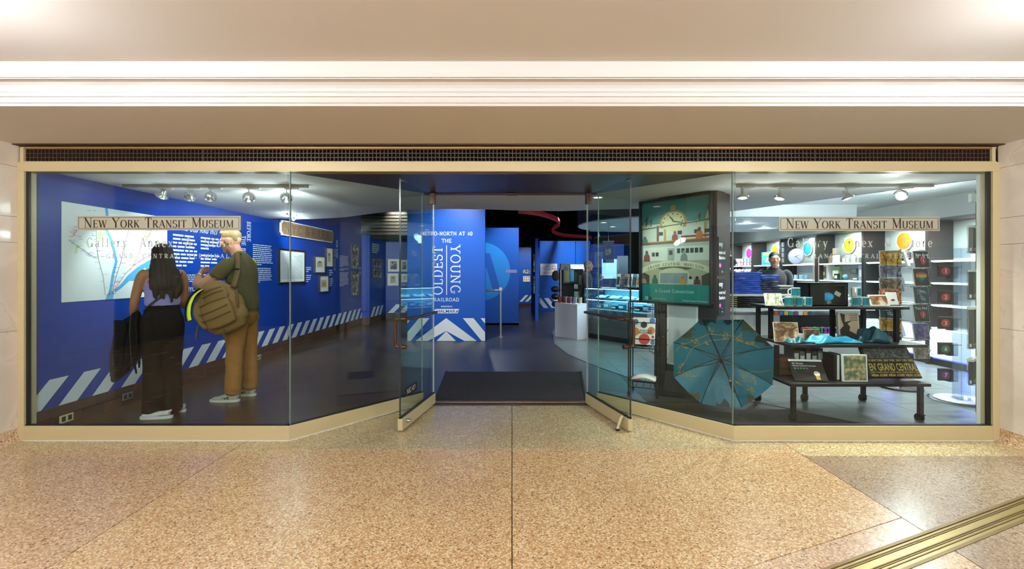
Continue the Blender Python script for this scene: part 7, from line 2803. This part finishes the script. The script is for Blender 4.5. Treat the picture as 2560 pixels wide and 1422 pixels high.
def head(b, m_skin, m_lip, xf, sc=1.0):
    """head in its own frame: origin between the ears, +Y forward, +Z up"""
    X = xf @ Matrix.Scale(sc, 4)
    b.ball(m_skin, (0, -.012, .025), (.076, .098, .096), X)
    b.ball(m_skin, (0, .018, -.03), (.063, .075, .085), X)
    b.ball(m_skin, (0, .045, -.085), (.040, .045, .034), X)           # chin
    b.ball(m_skin, (0, .082, .028), (.052, .016, .014), X)            # brow
    b.loft(m_skin, [(0, .083, .022, .008, .010), (0, .100, -.006, .011, .012), (0, .108, -.022, .016, .012), (0, .094, -.030, .013, .010)], xf=X, k=3)
    b.ball(m_lip, (0, .082, -.052), (.024, .014, .009), X)
    for sx in (-1, 1):
        b.ball(m_skin, (sx * .043, .062, -.012), (.022, .02, .02), X)  # cheek
        b.ball(m_skin, (sx * .078, -.012, -.005), (.010, .020, .033), X)  # ear
        b.ball(m_skin, (sx * .080, -.020, .012), (.008, .018, .018), X)


def eyes(parent, xf, sc=1.0, glasses=False):
    X = xf @ Matrix.Scale(sc, 4)
    mb = MB()
    for sx in (-1, 1):
        mb.ball((sx * .031, .079, .006), (.014, .010, .009), 10, 6, xf=X)
    mb.build('eyes', mat('eye_white', 'd8d4cc', .2), parent, smooth=True)
    mb = MB()
    for sx in (-1, 1):
        mb.ball((sx * .031, .0865, .006), (.006, .004, .006), 8, 6, xf=X)
    mb.build('irises', mat('eye_dark', '2a2420', .2), parent, smooth=True)
    mb = MB()
    for sx in (-1, 1):
        mb.tube([X @ Vector((sx * .014, .092, .026)), X @ Vector((sx * .034, .090, .031)), X @ Vector((sx * .052, .078, .027))], .004 * sc, 6)
    mb.build('eyebrows', mat('brow_hair', '5b4630', .8), parent)
    if glasses:
        mb = MB()
        for sx in (-1, 1):
            mb.tube([X @ Vector((sx * .034 + .024 * cos(a_), .098, .004 + .018 * sin(a_))) for a_ in [2 * pi * k / 16 for k in range(16)]], .0018, 5, closed=True)
            mb.tube([X @ Vector((sx * .058, .096, .008)), X @ Vector((sx * .08, .05, .010)), X @ Vector((sx * .082, -.01, .012))], .0018, 5)
        mb.tube([X @ Vector((-.010, .100, .006)), X @ Vector((.010, .100, .006))], .0018, 5)
        mb.build('glasses', M_steel, parent)


def hand(b, m, wrist, direc, palm_n, sc=1.0, curl=.5, thumb=1):
    """palm and five fingers; direc from wrist to knuckles, palm_n out of the palm"""
    d = Vector(direc).normalized()
    pn = Vector(palm_n)
    pn = (pn - d * pn.dot(d)).normalized()
    sd = d.cross(pn)
    o = Vector(wrist)
    q = lambda f, s_, p: o + d * f * sc + sd * s_ * sc + pn * p * sc
    kn = q(.09, 0, 0)
    b.loft(m, [tuple(o) + (.026 * sc, .020 * sc), tuple(q(.045, 0, 0)) + (.038 * sc, .017 * sc), tuple(kn) + (.040 * sc, .014 * sc)], side=tuple(sd), k=3)
    for i, (off, l) in enumerate(((-.030, .066), (-.010, .076), (.011, .070), (.030, .055))):
        p0 = q(.085, off, 0)
        a1 = curl * .9
        v1 = d * cos(a1) + pn * sin(a1)
        v2 = d * cos(a1 * 2.2) + pn * sin(a1 * 2.2)
        p1 = p0 + v1 * l * .5 * sc
        p2 = p1 + v2 * l * .55 * sc
        b.loft(m, [tuple(p0) + (.0095 * sc, .0095 * sc), tuple(p1) + (.009 * sc, .009 * sc), tuple(p2) + (.0075 * sc, .0075 * sc)], side=tuple(sd), k=3, n=10)
    p0 = q(.025, thumb * .032, .004)
    p1 = q(.060, thumb * .052, .018)
    p2 = q(.088, thumb * .048, .030)
    b.loft(m, [tuple(p0) + (.012 * sc, .012 * sc), tuple(p1) + (.0105 * sc, .0105 * sc), tuple(p2) + (.0085 * sc, .0085 * sc)], side=tuple(sd), k=3, n=10)


def shoe(parent, name, heel, yaw, m_up, m_sole, L=.29, w=.05, h=.085, detail=None):
    """shoe as its own piece: heel spot on the floor, toe along yaw"""
    xf = Matrix.Translation(heel) @ Matrix.Rotation(yaw, 4, 'Z')     # local +Y to the toe
    b = Body()
    b.loft(m_up, [(0, .035, .050, w * .70, h * .5), (0, .10, .046, w * .78, h * .42), (0, .17, .036, w * .95, .030), (0, .235, .030, w * .92, .024), (0, L - .03, .026, w * .62, .018)], xf=xf, k=4)
    b.loft(m_up, [(0, .045, .05, w * .62, .045), (0, .05, h + .012, w * .60, .046)], xf=xf, k=3, dome=.2)
    up = b.finish(name, parent, .006, 3)
    pts = []
    for k in range(28):
        a_ = 2 * pi * k / 28
        y_ = L / 2 + (L / 2 + .004) * sin(a_)
        ww = w * (.80 + .20 * sin(a_ * .5 + .4) ** 2) * abs(cos(a_)) ** .6 * (1 if cos(a_) > 0 else -1)
        pts.append((ww * 1.04, y_))
    mb = MB()
    mb.prism(pts, .0, .026, 'xy', xf=xf)
    mb.build('sole', m_sole, up, bevel=.004)
    if detail:
        mb = MB()
        for sx in (-1, 1):
            for q in (.09, .115, .14):
                mb.box(sx * (w * .80) - .004, q, .034, sx * (w * .80) + .004, q + .014, .052 if q > .1 else .06, xf=xf)
        mb.build('side_bars', detail, up)
        mb = MB()
        for q in (.12, .14, .16, .18):
            mb.tube([xf @ Vector((-.022, q, .082 - (q - .12) * .35)), xf @ Vector((.022, q + .004, .082 - (q - .12) * .35))], .004, 6)
        mb.build('laces', M_whitegloss, up)
    return up


# man in olive shirt, facing left with folded arms
MO = Vector((-2.93, 4.86, 0))
mn = thing('person', 'person with short fair hair in olive T-shirt and tan trousers, arms folded, facing left', 'person', MO, radians(90))
sk = skin('c98f73', 'fair')
lipm = mat('lip_fair', 'b06a5c', .5)
ol = mat('olive_cotton', '655c3e', .9, vary=.10, vscale=6, spec=.2)
tn = mat('tan_cotton', 'a57238', .9, vary=.10, vscale=6, spec=.2)
b = Body()
# trousers
b.loft(tn, [(0, -.055, 1.02, .150, .110), (0, -.055, .96, .160, .120), (0, -.06, .90, .168, .132), (0, -.06, .84, .150, .12)], k=4)
b.loft(tn, [(-.085, -.055, .90, .092, .118), (-.095, -.045, .72, .086, .100), (-.10, -.03, .52, .074, .086), (-.105, -.025, .32, .070, .082), (-.11, -.02, .16, .072, .084), (-.11, -.015, .10, .070, .082)], wrinkle=.06, k=6)
b.loft(tn, [(.085, -.055, .90, .092, .118), (.095, -.06, .72, .086, .100), (.10, -.06, .52, .074, .086), (.105, -.065, .32, .070, .082), (.11, -.065, .16, .072, .084), (.11, -.06, .10, .070, .082)], wrinkle=.06, k=6, seed=5)
# shirt
b.loft(ol, [(0, -.055, .965, .192, .150), (0, -.055, 1.08, .186, .145), (0, -.055, 1.20, .182, .135), (0, -.045, 1.33, .196, .140), (0, -.04, 1.43, .190, .118), (0, -.03, 1.50, .12, .085), (0, -.015, 1.53, .072, .066)], k=5, wrinkle=.012)
for sx in (-1, 1):
    eb = (-.25, .20, 1.20) if sx < 0 else (.235, .17, 1.18)
    b.loft(ol, [(sx * .150, -.04, 1.455, .070, .068), (sx * .20, -.01, 1.41, .076, .078), (sx * .218, .035, 1.36, .076, .080), (sx * .226, .07, 1.315, .074, .080)], side=(0, 1, 0), k=4, dome=.3)
    b.loft(sk, [(sx * .220, .05, 1.35, .057, .057)] + [(eb[0] * .98, eb[1] * .8, eb[2] + .05, .054, .054), (eb[0], eb[1], eb[2], .047, .049)], side=(0, 1, 0), k=4)
# forearms and hands
b.loft(sk, [(-.25, .20, 1.20, .051, .051), (-.21, .28, 1.225, .050, .049), (-.15, .315, 1.275, .037, .036), (-.105, .335, 1.315, .030, .027)], side=(1, 0, 0), k=4)
hand(b, sk, (-.110, .335, 1.315), (.75, .15, .5), (.25, -.9, 0), 1.0, .55)
b.loft(sk, [(.235, .17, 1.18, .047, .047), (.14, .245, 1.20, .045, .045), (.02, .285, 1.225, .036, .034), (-.04, .295, 1.235, .029, .025)], side=(0, 0, 1), k=4)
hand(b, sk, (-.045, .295, 1.235), (-.9, -.05, .1), (.1, -1, 0), 1.0, .45)
# neck and head
b.loft(sk, [(0, -.025, 1.50, .062, .064), (0, .01, 1.56, .056, .060), (0, .045, 1.62, .058, .066)], k=4)
HX = Matrix.Translation((0, .075, 1.675)) @ Matrix.Rotation(radians(-10), 4, 'X')
head(b, sk, lipm, HX, 1.03)
bd = b.finish('body', mn, .0065, 8)
eyes(mn, HX, 1.03, True)
hb = Body()
hr = mat('fair_hair', '76603f', .75, vary=.3, vscale=25)
hb.ball(hr, (0, -.020, .055), (.079, .098, .079), HX @ Matrix.Scale(1.03, 4))
hb.ball(hr, (0, .045, .098), (.058, .045, .030), HX @ Matrix.Scale(1.03, 4))
hb.ball(hr, (0, -.062, .018), (.064, .042, .055), HX @ Matrix.Scale(1.03, 4))
hb.ball(hr, (0, .0, .118), (.055, .075, .026), HX @ Matrix.Scale(1.03, 4))
hb.finish('hair', mn, .007, 3)
shw, shg = mat('white_leather', 'd9d8d0', .5, vary=.05), mat('pale_grey_leather', 'b9b4a4', .55, vary=.08)
sl = shoe(mn, 'shoe', (-.11, -.085, 0), 0.0, shg, shw, L=.30, w=.054, h=.105, detail=mat('olive_bars', '4a4632', .6))
sr = shoe(mn, 'shoe', (.11, -.13, 0), -.1, shg, shw, L=.30, w=.054, h=.105, detail=mat('olive_bars', '4a4632', .6))
MB().tube([(-.085, .33, 1.298), (-.085, .33, 1.33)], .001, 4)
wb = MB()
wb.tube([Vector((-.118, .330, 1.306)) + Vector((.5, .3, -.8)).normalized() * .033 * cos(a_) + Vector((-.3, .9, .2)).normalized() * .031 * sin(a_) for a_ in [2 * pi * k / 18 for k in range(18)]], .005, 6, closed=True)
wb.build('wristwatch', M_steel, mn, smooth=True)

# coyote brown backpack slung on the near shoulder
BP = MO + Vector((.055, -.345, 1.0))
bg = thing('backpack', 'bulky brown backpack with yellow reflective band slung at the side of the man', 'backpack', BP)
cb_ = mat('coyote_nylon', '8a6a3c', .8, vary=.2, vscale=7, bump=.12, bscale=10)
cd_ = mat('dark_coyote_webbing', '6b5230', .8, vary=.15, vscale=12)
# local frame: x along the man's back-to-front line (world x), y to the viewer is negative, z up
b = Body()
T_ = Matrix.Rotation(radians(-22), 4, 'Y')
b.loft(cb_, [(0, 0, -.215, .17, .09), (.0, 0, -.15, .215, .115), (-.01, 0, .0, .225, .125), (-.01, 0, .12, .205, .115), (.01, 0, .20, .165, .095), (.02, 0, .235, .11, .07)], xf=T_, k=5, wrinkle=.045, n=22)
b.loft(cb_, [(.02, -.12, -.17, .14, .05), (.02, -.135, -.05, .155, .06), (.02, -.12, .05, .14, .05)], xf=T_, k=5, wrinkle=.02, seed=3)
b.loft(cb_, [(.05, -.10, .08, .12, .045), (.05, -.105, .14, .115, .045), (.05, -.09, .19, .09, .035)], xf=T_, k=4, wrinkle=.02, seed=4)
b.loft(cb_, [(-.17, -.04, -.13, .05, .07), (-.185, -.05, .0, .055, .085), (-.17, -.04, .10, .045, .065)], xf=T_, k=4)
b.finish('main_bag', bg, .009, 3)
for nm, pts, r_ in (('molle_strap', [(-.12, -.185, -.02), (.02, -.200, -.03), (.16, -.175, -.02)], .008), ('molle_strap', [(-.12, -.180, -.09), (.02, -.195, -.10), (.16, -.165, -.09)], .008),
                    ('zip_line', [(-.10, -.165, .055), (.02, -.185, .06), (.16, -.15, .055)], .006), ('molle_strap', [(-.06, -.16, .13), (.05, -.165, .135), (.15, -.13, .13)], .007), ('molle_strap', [(-.05, -.145, .17), (.05, -.150, .175), (.14, -.12, .17)], .007)):
    MB().tube(cat_rom([tuple(T_ @ Vector(p)) for p in pts], 4), r_, 6).build(nm, cd_, bg, smooth=True)
mb = MB()
for px_, pz_ in ((-.20, -.10), (-.235, -.02)):
    pass
yb = [(-.115, -.155, .175), (-.185, -.15, .12), (-.232, -.145, .03), (-.245, -.14, -.06), (-.238, -.135, -.12)]
yb2 = cat_rom([tuple(p) for p in yb], 4)
mb.add([(p[0], p[1] - .006, p[2]) for p in yb2] + [(p[0] + .036, p[1] - .010, p[2] + .012) for p in yb2], [(i, i + 1, len(yb2) + i + 1, len(yb2) + i) for i in range(len(yb2) - 1)])
mb.build('reflective_band', mat('reflective_yellow_glow', 'e2f02a', .5, emit=.25), bg, smooth=True, solid=.006)  # added glow stands in for light thrown back by the band
mb = MB()
mb.tube(cat_rom([(p[0] - .008, p[1] + .02, p[2]) for p in yb], 4), .028, 8)
mb.build('rolled_edge', M_black, bg, smooth=True)
st_ = cat_rom([(.13, -.03, .20), (.11, .07, .35), (.06, .155, .48), (.02, .215, .545), (.0, .28, .542), (.03, .345, .49), (.10, .37, .33)], 5)
mb = MB()
n = len(st_)
mb.add([(p[0] - .026, p[1], p[2]) for p in st_] + [(p[0] + .026, p[1], p[2]) for p in st_], [(i, i + 1, n + i + 1, n + i) for i in range(n - 1)])
mb.build('shoulder_strap', cd_, bg, smooth=True, solid=.012)
MB().bx((.10, .085, .375), (.05, .02, .03)).build('strap_buckle', M_black, bg, bevel=.004)
MB().tube([(.16, -.03, .18), (.185, -.06, .10), (.20, -.07, .0)], .010, 6).build('side_strap', cd_, bg, smooth=True)
MB().tube(cat_rom([(-.17, -.10, -.17), (-.18, -.11, -.24), (-.19, -.10, -.30)], 3), .008, 6).build('loose_strap', cd_, bg, smooth=True)
MB().tube(cat_rom([(.10, -.13, -.20), (.10, -.13, -.26), (.105, -.12, -.31)], 3), .007, 6).build('loose_strap', cd_, bg, smooth=True)

# woman with long dark hair seen from behind, looking at the map
WO = Vector((-3.30, 4.30, 0))
wm = thing('person', 'person with long dark hair and lilac top seen from behind before the map', 'person', WO)
RW = Matrix.Rotation(radians(42), 4, 'Z')
sk2 = skin('a5714c', 'tan')
lip2 = mat('lip_tan', '94544a', .5)
lil = mat('lilac_knit', '8f86c8', .8, vary=.06, vscale=8, sheen=.3)
blk = mat('black_trouser_cloth', '1b1512', .95, vary=.15, vscale=3, spec=.15)
b = Body()
b.loft(blk, [(0, 0, 1.06, .122, .092), (0, -.005, .99, .138, .104), (0, -.025, .90, .164, .132), (0, -.030, .82, .168, .138), (0, -.01, .74, .150, .11)], xf=RW, k=5)
for sx in (-1, 1):
    b.loft(blk, [(sx * .080, -.02, .86, .090, .118), (sx * .080, -.005, .70, .084, .098), (sx * .075, .0, .50, .076, .084), (sx * .072, .0, .30, .080, .090), (sx * .070, .0, .12, .086, .102), (sx * .070, .0, .055, .088, .106)], xf=RW, k=6, wrinkle=.02, seed=sx + 7)
b.loft(lil, [(0, .0, 1.055, .138, .106), (0, .005, 1.14, .136, .106), (0, .012, 1.22, .144, .112), (0, .01, 1.275, .138, .098)], xf=RW, k=5)
b.loft(sk2, [(0, .005, 1.25, .130, .090), (0, .0, 1.32, .138, .076), (0, .005, 1.37, .120, .060), (0, .015, 1.40, .070, .050)], xf=RW, k=4)
b.loft(sk2, [(0, .01, 1.37, .046, .046), (0, .035, 1.43, .043, .045), (0, .055, 1.48, .046, .05)], xf=RW, k=4)
# left arm away from the body, forearm carrying the jacket
b.loft(sk2, [(-.125, .0, 1.340, .046, .044), (-.155, .005, 1.30, .045, .046), (-.185, .02, 1.18, .040, .042), (-.205, .03, 1.06, .036, .037), (-.205, .10, .965, .033, .035), (-.19, .175, .905, .026, .026)], side=(1, 0, 0), xf=RW, k=5)
hand(b, sk2, RW @ Vector((-.19, .175, .905)), RW.to_3x3() @ Vector((.3, .75, -.55)), RW.to_3x3() @ Vector((.9, -.2, .1)), .92, .5)
b.loft(sk2, [(.125, .0, 1.340, .046, .044), (.153, .01, 1.30, .043, .044), (.168, .03, 1.18, .039, .041), (.172, .05, 1.06, .035, .036), (.15, .16, 1.02, .032, .033), (.06, .22, 1.05, .026, .024)], side=(1, 0, 0), xf=RW, k=5)
hand(b, sk2, RW @ Vector((.06, .22, 1.05)), RW.to_3x3() @ Vector((-.8, .2, .1)), RW.to_3x3() @ Vector((0, -1, .1)), .92, .5)
WH = RW @ Matrix.Translation((0, .075, 1.505)) @ Matrix.Rotation(radians(-12), 4, 'X')
head(b, sk2, lip2, WH, .93)
b.finish('body', wm, .007, 9)
eyes(wm, WH, .93)
dh = mat('dark_brown_hair', '2b1b13', .6, vary=.35, vscale=10, stretch=(8, 8, .6), spec=.3)
hb = Body()
hb.ball(dh, (0, -.022, .030), (.086, .104, .094), WH @ Matrix.Scale(.95, 4))
hb.loft(dh, [(0, .02, 1.56, .080, .072), (0, -.030, 1.46, .090, .066), (0, -.068, 1.36, .104, .048), (0, -.095, 1.28, .106, .036), (.0, -.112, 1.22, .098, .024), (.0, -.118, 1.19, .085, .014)], xf=RW, k=5, wrinkle=.015, n=72, groove=.05, gf=17)
for k in range(13):
    x = -.092 + k * .0155
    zz0 = 1.24
    l = .05 + .10 * abs(sin(k * 2.3)) + (.03 if k > 7 else 0)
    hb.loft(dh, [(x, -.108, zz0 + .06, .016, .014), (x * 1.04, -.118, zz0 - .02, .014, .012), (x * 1.06 + .01 * sin(k), -.118, zz0 - l, .006, .006)], xf=RW, k=3, n=10)
hb.loft(dh, [(.085, -.06, 1.36, .036, .036), (.108, -.085, 1.26, .034, .034), (.112, -.10, 1.18, .034, .034), (.09, -.10, 1.11, .018, .018)], xf=RW, k=4)
hb.finish('hair', wm, .006, 2)
# cross-body strap over the back
st_ = cat_rom([tuple(RW @ Vector(p)) for p in ((.135, -.075, 1.33), (.09, -.112, 1.24), (.01, -.118, 1.15), (-.08, -.100, 1.07), (-.135, -.05, 1.01))], 5)
mb = MB()
n = len(st_)
up3 = RW.to_3x3() @ Vector((.012, 0, .018))
mb.add([tuple(Vector(p) - up3) for p in st_] + [tuple(Vector(p) + up3) for p in st_], [(i, i + 1, n + i + 1, n + i) for i in range(n - 1)])
mb.build('bag_strap', mat('brown_leather', '3a241a', .5), wm, smooth=True, solid=.008)
cn = mat('white_canvas', 'd5d3cf', .7, vary=.04, vscale=10)
shoe(wm, 'shoe', (.155, -.085, 0), radians(96), cn, mat('white_rubber', 'dcdad6', .5), L=.27, w=.045, h=.05)
shoe(wm, 'shoe', (.14, .09, 0), radians(60), cn, mat('white_rubber', 'dcdad6', .5), L=.26, w=.045, h=.05)
# jacket over her arm
JO = WO + (RW @ Vector((-.245, .03, .0)))
jk = thing('black_jacket', 'black jacket draped over the forearm of the person by the map', 'jacket', (JO.x + .03, JO.y, .965))
jm = mat('black_jacket_cloth', '0c0c0e', .95, vary=.2, vscale=4, spec=.15)


def drape(u, v):
    s_ = 1 if v >= .5 else -1
    q = abs(v - .5) * 2
    tx, tz = -.12 + .19 * u, -.075 + .11 * u
    bx2, bz2 = -.205 + .27 * u, -.60 + .10 * u + .035 * sin(9 * u + 1) + .02 * sin(17 * u)
    k_ = q if s_ < 0 else q * .92
    x = tx + (bx2 - tx) * k_ ** .9 + .012 * sin(7 * k_ + 5 * u)
    z = tz + (bz2 - tz) * k_
    y_ = s_ * .05 * min(1, q * 5) * (1 - .35 * k_) + .034 * sin(2 * pi * (2.3 * u + .25 * sin(2.5 * k_)) + (0 if s_ < 0 else .8)) * (.15 + .85 * k_)
    return (x, y_, z)


MB().grid(drape, 44, 48).build('drape', jm, jk, smooth=True, solid=.012)
MB().grid(lambda u, v: (-.03 + .085 * cos(pi * u) * (1 - .25 * v) * .6 - .03 * v + .008 * sin(9 * v), -.085 - .03 * sin(pi * u) * (1 + .2 * sin(11 * v)), -.06 - .40 * v + .02 * sin(3 * u)), 14, 24).build('sleeve', jm, jk, smooth=True, solid=.01)
MB().tube(cat_rom([(.055, -.075, .0), (.05, -.085, -.15), (.055, -.08, -.30), (.06, -.075, -.44)], 4), .004, 6).build('zip_edge', M_black, jk)


def bystander(label, loc, rz, top, hair_c, skin_c, nm, ht=1.63, glasses=False, long_=False):
    t = thing('person', label, 'person', loc, rz)
    k = ht / 1.72
    S = Matrix.Scale(k, 4)
    b = Body()
    s_ = skin(skin_c, nm)
    tm = mat('top_' + nm, top, .85, vary=.15, vscale=8, sheen=.2)
    tr_ = mat('dark_trousers', '1a1a1e', .85, vary=.15, vscale=6)
    b.loft(tr_, [(0, 0, 1.0, .16, .12), (0, -.01, .88, .175, .13), (0, 0, .80, .15, .11)], xf=S, k=4)
    for sx in (-1, 1):
        b.loft(tr_, [(sx * .09, 0, .86, .09, .11), (sx * .095, 0, .5, .07, .08), (sx * .10, 0, .10, .06, .07)], xf=S, k=4)
        b.loft(tm, [(sx * .16, 0, 1.39, .062, .06), (sx * .205, .0, 1.34, .06, .062), (sx * .23, .02, 1.15, .052, .054), (sx * .225, .10, 1.02, .045, .046), (sx * .17, .24, 1.02, .038, .038)], side=(0, 1, 0), xf=S, k=4)
        hand(b, s_, S @ Vector((sx * .17, .24, 1.02)), (-sx * .4, .8, .0), (0, 0, -1), .95 * k, .4, thumb=-sx)
    b.loft(tm, [(0, 0, .96, .165, .12), (0, 0, 1.12, .165, .125), (0, .005, 1.28, .185, .13), (0, 0, 1.38, .175, .10), (0, .005, 1.44, .10, .075), (0, .01, 1.465, .074, .07)], xf=S, k=5)
    b.loft(s_, [(0, .005, 1.43, .054, .056), (0, .02, 1.50, .052, .056), (0, .03, 1.55, .055, .06)], xf=S, k=4)
    hx_ = S @ Matrix.Translation((0, .045, 1.60))
    head(b, s_, mat('lip_' + nm, 'a86a5c', .5), hx_, 1.0)
    b.finish('body', t, .008, 4)
    eyes(t, hx_, 1.0, glasses)
    h2 = Body()
    hm = mat('hair_' + nm, hair_c, .6, vary=.3, vscale=30)
    h2.ball(hm, (0, -.022, .045), (.082, .100, .088), hx_)
    h2.ball(hm, (0, -.07, .0), (.070, .05, .075), hx_)
    if long_:
        h2.ball(hm, (0, -.06, -.06), (.075, .045, .09), hx_)
    h2.finish('hair', t, .008, 3)
    for sx in (-1, 1):
        shoe(t, 'shoe', (sx * .10, -.06, 0), 0, M_black, M_rubber, L=.27, w=.046, h=.06)
    return t


bystander('shop assistant with dark tied hair in a black top behind the shirt island', (4.12, 7.16, 0), radians(160), '141316', '17120f', 'c08a70', 'assistant', 1.66)
bystander('person with grey hair behind the till looking right', (PX(1468, 10.1), 10.15, 0), radians(-110), '1c1d22', '6a655e', 'b98a72', 'till', 1.60, True)
